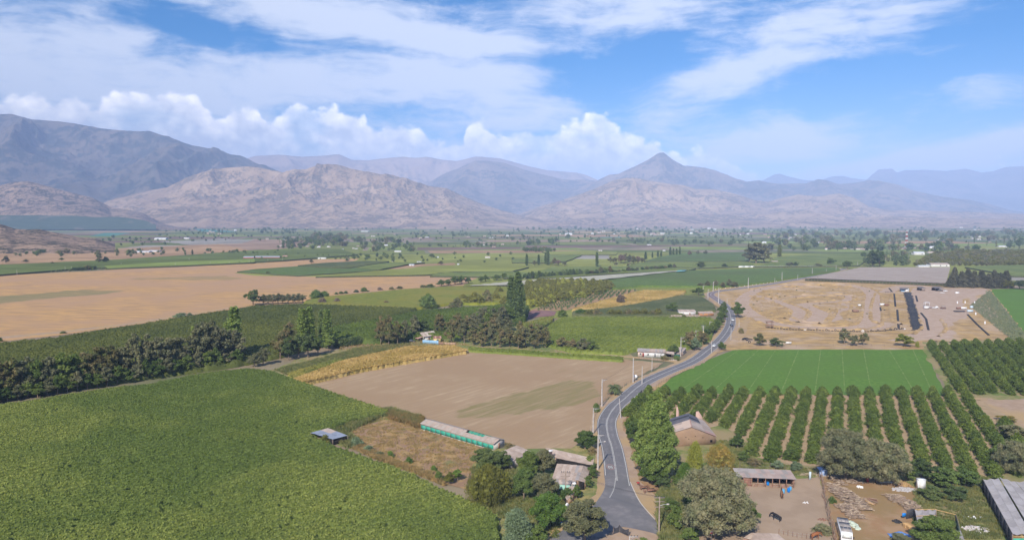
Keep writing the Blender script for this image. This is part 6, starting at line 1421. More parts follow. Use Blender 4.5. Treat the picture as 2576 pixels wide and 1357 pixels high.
# ---------------- carport
cps = [G(781, 1087.8, 2.2), G(825, 1075.6, 2.6), G(874, 1094.2, 2.6), G(836, 1104, 2.2)]
cp = thing('carport', 'small open shelter with a flat blue-grey and tan tin roof at the vineyard corner', 'shelter', (0, 0, 0))
mAB = [cps[0].lerp(cps[1], .55), cps[3].lerp(cps[2], .55)]
roof(cp, cps[0], cps[3], mAB[1], mAB[0], 7, [TIN_B], seed=20, ribs=4, amp=.03)
P1 = cps[0].lerp(cps[3], .0); roof(cp, mAB[0], mAB[0].lerp(mAB[1], .5), cps[1].lerp(cps[2], .45), cps[1], 3, [TIN2], seed=21, ribs=4, amp=.03); roof(cp, mAB[0].lerp(mAB[1], .5), mAB[1], cps[2], cps[1].lerp(cps[2], .45), 4, [TIN_B], seed=22, ribs=4, amp=.03)
for p in cps: part('post', bx(p.x * .998 - .09, p.x * .998 + .09, p.y - .09, p.y + .09, 0, p.z - .05), POSTW, cp)
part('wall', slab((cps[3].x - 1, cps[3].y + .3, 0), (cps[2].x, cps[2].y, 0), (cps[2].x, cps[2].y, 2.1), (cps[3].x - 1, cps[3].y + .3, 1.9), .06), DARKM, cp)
# ---------------- tin-roofed compound by the road
def ZA(x, y): return ((1640 + x / 3.22) / 1.5901, (1780 + y / 3.22) / 1.5903)
def picroof(name, label, cs, n, mats, wm, rows=1, seed=0, cat='house', zf=None, hang=.25):
    """building whose roof corners stand above given picture points at given heights: cs = [(u,v,z)] eaveL, eaveR, ridgeR, ridgeL"""
    P = [G(u, v, z) for u, v, z in cs]; c = sum(P, Vector()) / 4
    b = thing(name, label, cat, (c.x, c.y, 0)); P = [p - Vector((c.x, c.y, 0)) for p in P]
    roof(b, P[0], P[1], P[2], P[3], n, mats, rows=rows, seed=seed)
    if wm is not None:
        Q = [p.lerp(sum(P, Vector()) / 4, .035) for p in P]
        for i in range(4):
            p, q = Q[i], Q[(i + 1) % 4]
            wallq(b, (p.x, p.y), (q.x, q.y), 0, p.z - .08, q.z - .08, wm[i % len(wm)], t=.1)
    return b, P
TINS = [TIN, TIN2, TIN]
picroof('shed', 'tan-roofed grey shed between the green shed and the trees', [(*ZA(1305, 215), 2.6), (*ZA(1565, 82), 2.6), (*ZA(1375, 0), 3.4), (*ZA(1035, 135), 3.4)], 7, TINS, [TIN_G], rows=2, seed=31)
b, P = picroof('house', 'long tan-roofed house wing reaching the road', [(*ZA(1885, 165), 2.6), (*ZA(2350, 258), 2.6), (*ZA(2366, 168), 3.3), (*ZA(1770, 32), 3.6)], 10, TINS, [DARKM, WOOD, ADOBE], rows=2, seed=32)
picroof('house', 'pale low roof left of the solar heater', [(*ZA(1650, 112), 2.5), (*ZA(1885, 165), 2.5), (*ZA(1768, 34), 3.2), (*ZA(1755, 28), 3.2)], 4, TINS, [ADOBE], seed=33)
b2, P2 = picroof('house', 'main tan tin roof of the compound, behind the wooden pole', [(*ZA(1828, 428), 2.8), (*ZA(2166, 452), 2.8), (*ZA(2232, 262), 4.0), (*ZA(1893, 235), 4.0)], 8, TINS + [TIN_G], [ADOBE, DARKM, ADOBE], rows=2, seed=34)
picroof('house', 'tan roof slope falling to the road from the main roof', [(*ZA(2250, 475), 2.3), (*ZA(2332, 300), 2.3), (*ZA(2238, 264), 3.9), (*ZA(2168, 452), 2.9)], 6, TINS, [ADOBE, DARKM], seed=35)
picroof('shed', 'patched lean-to roof over the pale green wall', [(*ZA(1850, 497), 2.2), (*ZA(2112, 514), 2.2), (*ZA(2140, 448), 2.75), (*ZA(1816, 424), 2.75)], 7, [TIN, TIN_G, TIN2], [mat('pale_green_siding', (.28, .50, .42), .7)], seed=36)
picroof('shed', 'small tan roof at an angle below the compound', [(*ZA(2022, 708), 2.0), (*ZA(2168, 560), 2.0), (*ZA(2090, 515), 2.6), (*ZA(1958, 585), 2.6)], 4, TINS, [ADOBE, DARKM], seed=37)
p = G(*ZA(1800, 150), 3.6); shh = thing('solar_heater', 'rooftop solar water heater with a white tank', 'solar heater', (p.x, p.y, 0), .2)
part('stand', bx(-1.2, 1.4, -1.2, 1.4, 0, 3.3), CONC, shh, 'grey rendered block under the collector'); part('collector', slab((-.9, -1.0, 3.5), (.9, -1.0, 3.5), (.9, .9, 5.0), (-.9, .9, 5.0), .08), mat('collector_tubes', (.16, .10, .09), .3, spec=.5), shh)
for i in range(9): part('tube', tube([(-.8 + .2 * i, -1.05, 3.56), (-.8 + .2 * i, .85, 5.06)], [.05, .05], 5), mat('vacuum_tube', (.10, .07, .07), .2), shh)
v_, f_ = tube([(-1.1, .95, 5.15), (1.1, .95, 5.15)], [.32, .32], 10); part('tank', (v_, f_), CARW, shh)
v_, f_ = tube([(-1.15, .95, 5.15), (-1.1, .95, 5.15), (1.1, .95, 5.15), (1.15, .95, 5.15)], [.05, .33, .33, .05], 10); part('tank_cap', (v_, f_), CARW, shh)
p = G(*ZA(2115, 505), 2.6); ds = thing('satellite_dish', 'white satellite dish on the compound roof', 'satellite dish', (p.x, p.y, 0))
part('mast', bx(-.04, .04, -.04, .04, 0, 2.9), METAL, ds); v_ = ICO1 * np.array([.55, .12, .4]) + np.array([0, -.1, 3.0]); part('dish', (v_, ICO1F), CARW, ds)

# ---------------- adobe gable house
def ZB(x, y): return ((2600 + x / 5.22) / 1.5901, (1640 + y / 5.22) / 1.5903)
pts = {'el': G(*ZB(400, 492), 4.6), 'ap': G(*ZB(870, 352), 6.4), 'er': G(*ZB(1395, 545), 2.8), 'bel': G(*ZB(235, 235), 4.6), 'bap': G(*ZB(800, 60), 6.4), 'ber': G(*ZB(1125, 215), 2.8)}
o = Vector((pts['ap'].x, pts['ap'].y, 0)); q = {k: v - o for k, v in pts.items()}
ad = thing('adobe_house', 'large adobe barn-like house with a gable wall and patched tin roof', 'house', o)
y0 = 0
fl, fr = Vector((q['el'].x, q['el'].y)), Vector((q['er'].x, q['er'].y))
F0 = np.array([(fl.x, fl.y, 0), (fr.x - .3, fr.y, 0), (fr.x - .3, fr.y, 2.7), (0, 0, 6.25), (fl.x, fl.y, 4.5)]); F1 = F0 + np.array([.1, .5, 0])
part('gable_wall', (np.concatenate([F0, F1]), np.array([(0, 1, 2), (0, 2, 3), (0, 3, 4), (5, 7, 6), (5, 8, 7), (5, 9, 8), (0, 5, 6), (0, 6, 1), (1, 6, 7), (1, 7, 2), (0, 4, 9), (0, 9, 5)])), ADOBE, ad)
wallq(ad, q['er'].xy - Vector((.35, -.5)), q['ber'].xy - Vector((.35, 0)), 0, 2.6, 2.6, ADOBE); wallq(ad, q['el'].xy + Vector((.3, .5)), q['bel'].xy + Vector((.3, 0)), 0, 4.4, 4.4, ADOBE); wallq(ad, q['bel'].xy, q['ber'].xy, 0, 4.2, 2.5, ADOBE)
mf = lambda a_, b_, t: q[a_].lerp(q[b_], t)
T_ = .52
roof(ad, mf('el', 'bel', 0), mf('el', 'bel', T_), mf('ap', 'bap', T_), mf('ap', 'bap', 0), 4, [TIN2, TIN, mat('peach_tin', (.56, .43, .34))], rows=3, seed=41)
rm_ = q['ap'].lerp(q['er'], .55); rmb = q['bap'].lerp(q['ber'], .55)
roof(ad, rm_, rm_.lerp(rmb, T_), mf('ap', 'bap', T_), mf('ap', 'bap', 0), 4, [TIN2, TIN], rows=2, seed=42)
roof(ad, q['er'], mf('er', 'ber', .55), rm_.lerp(rmb, .55), rm_, 4, [TIN_R, TIN_R, TIN], seed=43)
roof(ad, mf('er', 'ber', .55), q['ber'], rmb, rm_.lerp(rmb, .55), 3, [TIN2], seed=44)
BT = [BLKN, mat('slate_tarp', (.11, .11, .125), .6)]
roof(ad, mf('el', 'bel', T_), q['bel'], q['bap'], mf('ap', 'bap', T_), 4, BT, seed=45, ribs=2); roof(ad, rm_.lerp(rmb, T_), rmb, q['bap'], mf('ap', 'bap', T_), 4, BT, seed=46, ribs=2)
part('ridge_cap', tube([q['ap'] + Vector((0, -.2, .12)), mf('ap', 'bap', T_) + Vector((0, 0, .12))], [.16, .16], 6), TIN_R, ad)
for (x, y, w, hh) in ((1040, 120, 3.0, 6.2), (585, 40, 1.3, 6.6)):
    p = G(*ZB(x, y), 4.5) - o
    V0 = np.array([(p.x - w / 2, p.y, 0), (p.x + w / 2, p.y, 0), (p.x + w * .28, p.y, hh * .7), (p.x - w * .15, p.y, hh), (p.x - w * .45, p.y, hh * .97)]); V1 = V0 + np.array([.1, .7, 0])
    part('broken_wall', (np.concatenate([V0, V1]), np.array([(0, 1, 2), (0, 2, 3), (0, 3, 4), (5, 7, 6), (5, 8, 7), (5, 9, 8), (0, 4, 9), (0, 9, 5), (1, 6, 7), (1, 7, 2), (2, 7, 8), (2, 8, 3), (3, 8, 9), (3, 9, 4)])), mat('pink_adobe', (.48, .32, .26), .95), ad)
wx = fr.x * .78; wy = fr.y * .78
part('window', bx(wx - .4, wx + .4, wy - .12, wy - .02, 1.0, 1.8), DARKM, ad)
for (t, zz) in ((.15, 3.2), (-.25, 3.0), (-.12, 2.4), (.45, 2.6)): 
    xx = fr.x * t if t > 0 else -fl.x * t; yy_ = (fr.y if t > 0 else fl.y) * abs(t); part('vent_hole', bx(xx - .12, xx + .12, yy_ - .1, yy_ - .02, zz, zz + .25), DARKM, ad)
# ---------------- horse shed
def ZD(x, y): return ((2900 + x / 4.293) / 1.5901, (1850 + y / 4.293) / 1.5903)
fL, fR = G(*ZD(230, 402)), G(*ZD(1182, 442)); a = math.atan2((fR - fL).y, (fR - fL).x); L = (fR - fL).length
hs = thing('horse_shed', 'low wooden horse shed with an open dark front and a dusty tin roof', 'stable', fL, a); h = 2.75; D_ = 4.4
RG = [mat('dusty_pink_tin', (.40, .315, .28), .8, var=(.34, .26, .23), vscale=.5), TIN_G]
roof(hs, (-.4, -.4, h), (L + .5, -.4, h), (L + .1, D_ + .3, h + .75), (-.7, D_ + .3, h + .75), 13, RG, rows=2, seed=51, amp=.07)
posts = [0, .095, .24, .35, .49, .615, .74, .865, 1.0]
for t in posts: part('post', bx(L * t - .09, L * t + .09, -.09, .09, 0, h - .05), WOOD, hs)
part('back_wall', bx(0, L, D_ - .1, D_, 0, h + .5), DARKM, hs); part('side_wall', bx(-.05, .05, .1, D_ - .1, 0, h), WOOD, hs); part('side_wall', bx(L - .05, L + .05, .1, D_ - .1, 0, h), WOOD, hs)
def planks(parent, x0, x1, y, z0, z1, n, m_): 
    for i in range(n): part('plank', bx(x0, x1, y, y + .05, z0 + (z1 - z0) * i / n + .02, z0 + (z1 - z0) * (i + 1) / n), m_[i % len(m_)], parent)
WR = mat('reddish_planks', (.30, .15, .11), .9, var=(.24, .12, .09), vscale=2); WP_ = mat('pinkish_planks', (.44, .26, .20), .9, var=(.34, .21, .16), vscale=2)
planks(hs, .12, L * .09, -.02, 0, 2.05, 6, [WR, WOOD]); planks(hs, L * .1, L * .235, -.02, 0, 2.45, 7, [WOOD, WR])
for (x0, x1, zt) in ((.27, .31, .95), (.32, .49, 1.2), (.58, .615, .9), (.62, .73, 1.2), (.78, .85, 1.1), (.87, .99, 1.15)): planks(hs, L * x0, L * x1, -.02, 0, zt, 4, [WP_, WOOD] if x0 in (.27, .58, .78) else [WOOD, LOGM])
part('partition', bx(L * .5 - .05, L * .5 + .05, .1, 3.5, 0, 1.3), WOOD, hs)
# ---------------- grey greenhouse at the right edge, grey net shed, rusty roof
def ZE(x, y): return ((3500 + x / 4.322) / 1.5901, (1880 + y / 4.322) / 1.5903)
def netroof(parent, cs, n, m_, sag=.35, rows=5):
    P = [G(u, v, z) for u, v, z in cs]
    for j in range(rows):
        for i in range(n):
            V = []
            for (s, t) in ((0, 0), (.5, 0), (1, 0), (0, 1), (.5, 1), (1, 1)):
                a_, b_ = (i + s * .985) / n, (j + t * .99) / rows
                p = P[0].lerp(P[1], a_).lerp(P[3].lerp(P[2], a_), b_); p.z -= sag * math.sin(math.pi * s) * 1.0 + sag * .3 * math.sin(math.pi * ((b_ * rows) % 1)); V.append(list(p))
            part('roof_cloth', (np.array(V), np.array([(0, 1, 4, 3), (1, 2, 5, 4)])), m_[(i + j) % len(m_)], parent)
    return P
GC = [mat('pale_grey_cloth', (.43, .40, .39), .75, var=(.38, .35, .345), vscale=.3), GREYN]
gh = thing('shade_greenhouse', 'long grey cloth-roofed greenhouse cut by the right edge', 'greenhouse')
P = netroof(gh, [(*ZE(2382, 1092), 3.4), (*ZE(2700, 1090), 3.6), (*ZE(2138, 128), 3.8), (*ZE(1866, 147), 3.4)], 2, GC, rows=8)
netroof(gh, [(*ZE(2740, 1090), 3.6), (*ZE(3300, 1180), 3.4), (*ZE(2420, 185), 3.3), (*ZE(2150, 108), 3.9)], 2, GC, rows=8)
netroof(gh, [(*ZE(3320, 1180), 3.4), (*ZE(3900, 1180), 3.6), (*ZE(2750, 170), 3.7), (*ZE(2425, 185), 3.3)], 2, GC, rows=8)
for i in range(9):
    p = P[0].lerp(P[3], i / 8); part('post', bx(p.x - .08, p.x + .08, p.y - .08, p.y + .08, 0, p.z), POSTW, gh)
    if i < 8:
        q2 = P[0].lerp(P[3], (i + .985) / 8); part('side_cloth', slab((p.x - .05, p.y, 0), (q2.x - .05, q2.y, 0), (q2.x - .05, q2.y, q2.z - .05), (p.x - .05, p.y, p.z - .05), .03), BLKN, gh)
p, q2 = P[0], P[1]
part('end_cloth', slab((p.x, p.y, 0), (q2.x, q2.y, 0), (q2.x, q2.y, 2.4), (p.x, p.y, 2.4), .04), GREENN, gh); part('beam', tube([(p.x, p.y - .1, 2.9), (q2.x, q2.y - .1, 3.0)], [.09, .09], 5), WOOD_P, gh); part('beam', tube([(p.x, p.y - .1, 2.5), (q2.x, q2.y - .1, 2.7)], [.07, .07], 5), WOOD_P, gh)
ns = thing('net_shed', 'ragged shed of grey cloth over timber poles at the bottom right', 'shed')
P = netroof(ns, [(*ZE(735, 905), 2.5), (*ZE(1030, 880), 2.5), (*ZE(1060, 668), 2.9), (*ZE(690, 672), 2.9)], 3, [GREYN, mat('mauve_cloth', (.33, .29, .29), .8)], rows=3)
netroof(ns, [(*ZE(770, 1060), 2.4), (*ZE(1100, 1040), 2.4), (*ZE(1000, 890), 2.5), (*ZE(738, 910), 2.5)], 2, [GC[0], GREYN], rows=2)
netroof(ns, [(*ZE(1400, 1320), 2.4), (*ZE(1600, 1320), 2.4), (*ZE(1480, 1030), 2.5), (*ZE(1330, 1020), 2.5)], 2, [GREYN], rows=2)
c1, c2, c3 = G(*ZE(1062, 680), 2.8), G(*ZE(1398, 762), 2.6), G(*ZE(1480, 1030), 2.5)
part('beam', tube([c1, c2], [.1, .08], 5), WOOD_P, ns); part('beam', tube([P[3], P[2]], [.08, .08], 5), WOOD_P, ns); part('beam', tube([P[3].lerp(P[0], .5), P[2].lerp(P[1], .5)], [.08, .08], 5), WOOD_P, ns); part('beam', tube([c2, c3], [.07, .07], 5), POSTW, ns)
for p in (c1, c2, c3, P[0], P[1], P[3]): part('post', bx(p.x - .07, p.x + .07, p.y - .07, p.y + .07, 0, p.z), POSTW, ns)
part('side_cloth', slab((c2.x, c2.y, 0), (c3.x, c3.y, 0), tuple(c3), tuple(c2), .03), mat('green_grey_cloth', (.12, .17, .12), .8), ns)
a0, b0 = G(*ZE(540, 850)), G(*ZE(700, 830)); part('side_cloth', slab((a0.x, a0.y, 0), (b0.x, b0.y, 0), (b0.x, b0.y, 2.6), (a0.x, a0.y, 2.5), .03), BLKN, ns, 'black cloth side of the shed')
pb = G(*ZE(553, 800), 1.4); part('blue_sheet', bx(pb.x - .45, pb.x + .45, a0.y - .25, a0.y - .15, .9, 1.8), BLUEP, ns)
tp = thing('timber_pile', 'stack of yellow sawn timber beside the grey net shed', 'timber pile', G(*ZE(650, 1050)), .12)
for i in range(9):
    for j in range(5): part('timber_board', bx(-.9 + .05 * (i % 3), .9, i * .42 - 1.2, i * .42 - .88, j * .22, j * .22 + .19), WOOD_P, tp)
tb = thing('tarpaulin', 'blue tarpaulin over a heap at the bottom edge', 'tarpaulin', G(*ZE(430, 1150)))
X_, Y_ = np.meshgrid(np.linspace(-2.4, 2.4, 9), np.linspace(-1.2, 1.2, 6)); Z_ = 1.1 * np.exp(-(X_ ** 2 / 3 + Y_ ** 2 / 1.5)) + .15 * np.sin(X_ * 3 + Y_ * 2) + .2
tb2 = part('cover', (np.stack([X_.ravel(), Y_.ravel(), Z_.ravel()], 1), grid_faces(9, 6)), mat('faded_blue_tarp', (.12, .25, .55), .6), tb)
picroof('shed', 'rusty pinkish tin roofs at the bottom edge below the corral', [(*ZD(420, 1560), 2.2), (*ZD(1300, 1560), 2.2), (*ZD(900, 1215), 2.8), (*ZD(480, 1200), 2.8)], 6, [TIN, TIN_R, TIN2], [WOOD], rows=2, seed=61)
picroof('shed', 'small pale lean-to roof joined to the rusty one at the bottom', [(*ZD(310, 1285), 2.0), (*ZD(470, 1330), 2.0), (*ZD(600, 1235), 2.5), (*ZD(450, 1195), 2.5)], 3, [TIN2, TIN], [WOOD], seed=62)
# ---------------- shade nets over vines
def bignet(name, label, poly, z, m_, nx, ny, side=None, front=None):
    P = [G(u, v, z) for u, v in poly]; t = thing(name, label, 'shade net')
    for j in range(ny):
        for i in range(nx):
            V = []
            for (s, r_) in ((0, 0), (1, 0), (0, .5), (1, .5), (0, 1), (1, 1)):
                a_, b_ = (i + s * .992) / nx, (j + r_ * .99) / ny
                p = P[0].lerp(P[1], a_).lerp(P[3].lerp(P[2], a_), b_); p.z -= .5 * math.sin(math.pi * r_); V.append(list(p))
            part('net_panel', (np.array(V), np.array([(0, 1, 3, 2), (2, 3, 5, 4)])), m_, t)
    N_ = nx * 3
    for i in range(N_ + 1):
        p = P[0].lerp(P[1], i / N_); part('post', bx(p.x - .12, p.x + .12, p.y - .12, p.y + .12, 0, z + .1), POSTW, t)
    part('vine_rows', bx(0, 1, 0, 1, 0, 1), EDGE, t) if False else None
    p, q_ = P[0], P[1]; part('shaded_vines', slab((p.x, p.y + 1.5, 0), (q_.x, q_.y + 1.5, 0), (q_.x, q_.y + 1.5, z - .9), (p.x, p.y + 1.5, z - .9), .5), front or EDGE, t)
    return P, t
bignet('shade_net', 'long pale shade net stretched over vines in mid picture', [(1166, 718), (1412, 713.5), (1725, 678.5), (1313, 704.5)], 3.4, NETP, 12, 6)
bignet('shade_net', 'strip of pale net left of the tall dark poplars', [(1166, 718.2), (1268, 716), (1313, 705), (1262, 708)], 3.2, NETP, 5, 2) if False else None
bignet('shade_net', 'wide pinkish grey shade net behind the dirt circuit', [(2026, 699), (2380, 712), (2391, 671), (2161, 672)], 3.6, NETG, 14, 10)
o = G(1700, 681); tl = thing('teal_cover', 'small teal sheet at the far tip of the long shade net', 'cover', o)
q1, q2_, q3_, q4_ = [G(u, v, 3.5) - o for u, v in ((1700, 682.5), (1722, 681.5), (1728, 678), (1708, 678.5))]; part('sheet', slab(q1, q2_, q3_, q4_, .05), TEAL, tl)
# ================================================================== poles, fences, signs
def cyl(x, y, z0, z1, r0, r1=None, k=8): return tube([(x, y, z0), (x, y, z1)], [r0, r0 if r1 is None else r1], k)
def pole(u, v, hpx, label, kind='arm', mt=None, lamp=False, lean=0.0, group=None):
    p = G(u, v); H = hpx / PXM(u, v); r = max(.13, min(.22, H * .018)) * (1 + p.y / 1500)
    t = thing('utility_pole', label, 'utility pole', p, 0.0, group); t.rotation_euler = (0, lean, 0)
    part('pole', cyl(0, 0, -.3, H, r * 1.25, r * .75), mt or CONC, t)
    if kind in ('arm', 'double'):
        part('crossarm', bx(-.1, 1.9, -.08, .08, H - .35, H - .2), mt or CONC, t); part('brace', tube([(.1, 0, H - 1.3), (1.0, 0, H - .35)], [.05, .05], 4), METAL, t)
        for x in (.4, 1.1, 1.8): part('insulator', cyl(x, 0, H - .2, H + .12, .08, k=6), GLASS, t)
    if kind == 'wood':
        for zz in (.35, 1.3, 2.6): part('crossarm', bx(-1.2, 1.2, -.07, .07, H - zz, H - zz + .14), mt, t)
        for x in (-1.1, -.5, .5, 1.1): part('insulator', cyl(x, 0, H - .21, H + .15, .08, k=6), GLASS, t)
    if kind == 'trafo':
        for zz, w_ in ((.2, 1.5), (.9, 1.3), (1.7, 1.0)): part('crossarm', bx(-w_, w_, -.07, .07, H - zz, H - zz + .13), METAL, t)
        for x in (-1.3, -.8, 0, .8, 1.3): part('insulator', cyl(x, 0, H - .1, H + .7, .1, k=6), GLASS, t)
        part('transformer', cyl(.45, 0, H * .52, H * .52 + 1.1, .38), METAL, t); part('sign_plate', bx(-.35, .35, -.3, -.25, H * .6, H * .68), YELW, t)
    if lamp: part('lamp_arm', tube([(0, 0, H * .76), (1.0, 0, H * .80), (1.9, 0, H * .80)], [.06, .05, .05], 5), METAL, t); part('lamp_head', bx(1.7, 2.3, -.12, .12, H * .79, H * .82), CONC, t)
    return t, p, H
polelist = [(1504, 1182, 92, 'arm', 1, 'tall concrete pole at the left road edge beside the compound roofs'), (1492, 1092, 68, 'arm', 0, 'concrete pole left of the road at the start of the bend'), (1514, 1023, 71, 'arm', 0, 'concrete pole by the corner of the tilled field left of the palm'),
            (1592.6, 962.5, 64, 'plain', 0, 'thick concrete pole just left of the round white sign'), (1615, 966, 46, 'plain', 0, 'slim pole at the road edge right of the round white sign'), (1640, 933, 38, 'plain', 0, 'pole at the fence before the long white house'),
            (1712.4, 896, 49, 'arm', 1, 'light pole in front of the grey roadside shed'), (1750, 864, 34, 'arm', 0, 'pole with double crossarm left of the transformer pole'), (1768.5, 863, 45, 'trafo', 0, 'pole carrying the transformer and many insulators'), (1785, 833.7, 26, 'arm', 0, 'pole in front of the roadside hedge by the square vineyard'),
            (1789.6, 888.5, 31, 'plain', 0, 'pole on the right road edge near the lowest white car'), (1838.6, 855.4, 32, 'plain', 0, 'pole right of the road below the dark car'), (1815.6, 785, 17, 'arm', 0, 'small pole inside the bend above the hedge'), (1859, 823.5, 20, 'plain', 0, 'short pole right of the road by the green tree, nearer one'),
            (1857, 799, 25, 'plain', 0, 'pole in front of the green tree at the circuit entrance'), (1807.5, 763.6, 41, 'plain', 0, 'tall pole on the inside of the sharp bend'), (1781, 751, 24, 'arm', 0, 'pole on the outside of the sharp bend, lower one'), (1768.5, 742, 25, 'arm', 0, 'leftmost pole at the sharp bend'),
            (1794, 734, 26, 'arm', 0, 'pole behind the sharp bend'), (1829, 762, 11, 'plain', 0, 'short pole on the dry bank right of the bend'), (1882, 725.4, 28, 'plain', 0, 'tall pole on the far straight, nearest the bend'), (1949, 711, 13, 'plain', 0, 'short pole on the far straight, second from the bend'),
            (1967, 706, 22, 'plain', 0, 'tall pole on the far straight, third from the bend'), (2006.7, 702, 12, 'plain', 0, 'short pole on the far straight, fourth from the bend'), (2043, 692, 18, 'plain', 0, 'tall pole on the far straight, fifth from the bend'), (2078.6, 686, 10, 'plain', 0, 'short pole on the far straight, sixth from the bend'), (2103, 682, 16, 'plain', 0, 'last tall pole on the far straight')]
PP = []
for u, v, hp, kd, lm, lb in polelist:
    t, p, H = pole(u, v, hp, lb, kd, lamp=bool(lm)); PP.append((p, H))
pole(1562, 1052, 52, 'leaning concrete pole on the right verge of the bend', 'plain', lean=-.09)
WP = mat('weathered_pole_wood', (.36, .29, .24), .9, var=(.28, .22, .18), vscale=3)
w1 = pole(1422.5, 1257, 74, 'weathered power pole with three crossarms in front of the compound', 'wood', WP); w2 = pole(1657.8, 1345, 100, 'tall weathered power pole at the right edge of the junction', 'wood', WP, lamp=True)
pole(1583, 1400, 56, 'slim pole with a small crossarm in the triangle at the bottom', 'arm', CONC)
for k, (u, v, hp) in enumerate([(43, 691, 13), (164, 681, 11), (180, 679, 9), (305, 668, 7), (441, 669.6, 9), (476, 656, 8), (529, 666, 8), (577, 664.6, 8), (627, 662.6, 8), (674, 659, 8), (711, 657, 8), (805, 648, 6), (830, 646, 6), (856, 644, 5), (1932 + 225, 670, 12)]):
    pole(u, v, hp, 'distant pole along the lane beyond the dry stubble plain', 'plain', group='distant poles beyond the dry plain')
for k, (u, v, hp) in enumerate([(2307, 668, 14), (2320, 668, 8), (2270, 651, 10), (2286, 652, 12), (2228, 655, 9), (2240, 652, 8), (1859, 653, 5), (1876, 656, 9)]):
    pole(u, v, hp, 'thin distant pole among the trees at the right', 'plain', group='thin distant poles at the right')
# sagging wires between the main roadside poles
def wires(a, b, n=2, label='sagging power wires between roadside poles'):
    (pa, ha), (pb, hb) = a, b; P_ = []
    for k in range(n):
        off = Vector((.6 * (k + 1), 0, 0)); A1, B1 = pa + off + Vector((0, 0, ha - .2)), pb + off + Vector((0, 0, hb - .2))
        P_.append(tube([tuple(A1.lerp(B1, t) - Vector((0, 0, 4 * t * (1 - t) * .9))) for t in np.linspace(0, 1, 9)], [.018] * 9, 3))
    V, Fc = joinv(P_); link('power_wires', mesh_np('power_wires', V, Fc, [BLACKR]), label=label, cat='wires')
for i, j, lb in ((0, 1, 'power wires between the two concrete poles left of the bend'), (1, 2, 'power wires above the left verge by the tilled field corner'), (2, 3, 'power wires from the palm corner to the thick pole'), (3, 5, 'power wires past the round white sign'), (5, 6, 'power wires in front of the long white house'), (6, 7, 'power wires between shed pole and transformer'), ): wires(PP[i], PP[j], label=lb)
wires((w1[1], w1[2]), (w2[1], w2[2]), 3, 'power wires crossing the junction between the two weathered poles')
# post and wire fences
def fence(label, pxs, step, h, m_=POSTW, wire=True, r=.06, jit=.15, name='wire_fence', panel=None):
    C = np.array([[G(u, v).x, G(u, v).y] for u, v in pxs]); L = np.r_[0, np.cumsum(np.linalg.norm(np.diff(C, axis=0), axis=1))]
    n = int(L[-1] / step); o = Vector((C[0][0], C[0][1], 0)); t = thing(name, label, 'fence', o); rr = random.Random(len(label)); q = []
    me = mesh_np('post', *cyl(0, 0, -.2, h, r, r * .8, 5), [m_])
    for i in range(n + 1):
        s = min(L[-1], i * step); x = np.interp(s, L, C[:, 0]) - o.x; y = np.interp(s, L, C[:, 1]) - o.y; q.append((x, y))
        p = link('post', me, parent=t, loc=(x + rr.uniform(-jit, jit) * .4, y, 0)); p.scale = (1, 1, rr.uniform(.85, 1.15)); p.rotation_euler = (rr.uniform(-.06, .06), rr.uniform(-.06, .06), 0)
    if wire: part('wire', joinv([tube([(x, y, z_) for x, y in q], [.012] * len(q), 3) for z_ in (h * .45, h * .85)]), METAL, t)
    if panel is not None:
        for i in range(len(q) - 1): part('panel', slab((q[i][0], q[i][1], .1), (q[i + 1][0], q[i + 1][1], .1), (q[i + 1][0], q[i + 1][1], h), (q[i][0], q[i][1], h), .03), panel, t)
    return t
fence('post and wire fence on the left verge by the tilled field', [(1528, 1000), (1568, 975), (1600, 955), (1640, 934), (1672, 912), (1650, 906), (1605, 903)], 2.6, 1.7)
fence('short wire fence before the bend, beside the concrete pole', [(1487, 1120), (1490, 1080), (1498, 1045), (1512, 1015), (1528, 1000)], 2.6, 1.6)
fence('post fence between the road and the alfalfa', [(1640, 985), (1660, 968), (1700, 945), (1750, 922), (1795, 900), (1815, 880)], 2.7, 1.5)
fence('dark mesh fence with white posts at the right of the bend', [(1577, 1047), (1584, 1030), (1596, 1012), (1612, 994), (1632, 978)], 2.4, 2.0, m_=WHITE, panel=BLKN, name='mesh_fence', wire=False, r=.09)
fence('thin wire fence along the top of the alfalfa field', [(1870, 870), (2000, 873), (2140, 871), (2300, 872)], 7.5, 1.6)
fence('fence of tall bare poles behind the horse shed', [(1860, 1180), (1950, 1182), (2010, 1184), (2060, 1186)], 4.5, 2.6, wire=True)
fence('low rustic fence behind the rusty farm cart', [(1660, 1235), (1682, 1238), (1705, 1228)], 1.0, 1.2)
fence('short paling fence below the corral at the bottom', [(1960, 1343), (2000, 1352), (2045, 1358)], 1.0, 1.5, m_=RUST)
fence('row of low bollard-like posts along the far road straight', [(1800, 728), (1874, 720), (1932, 712), (2008, 699), (2070, 686), (2115, 676)], 9, 1.1, m_=WHITE, wire=False, r=.25, name='delineator_row')
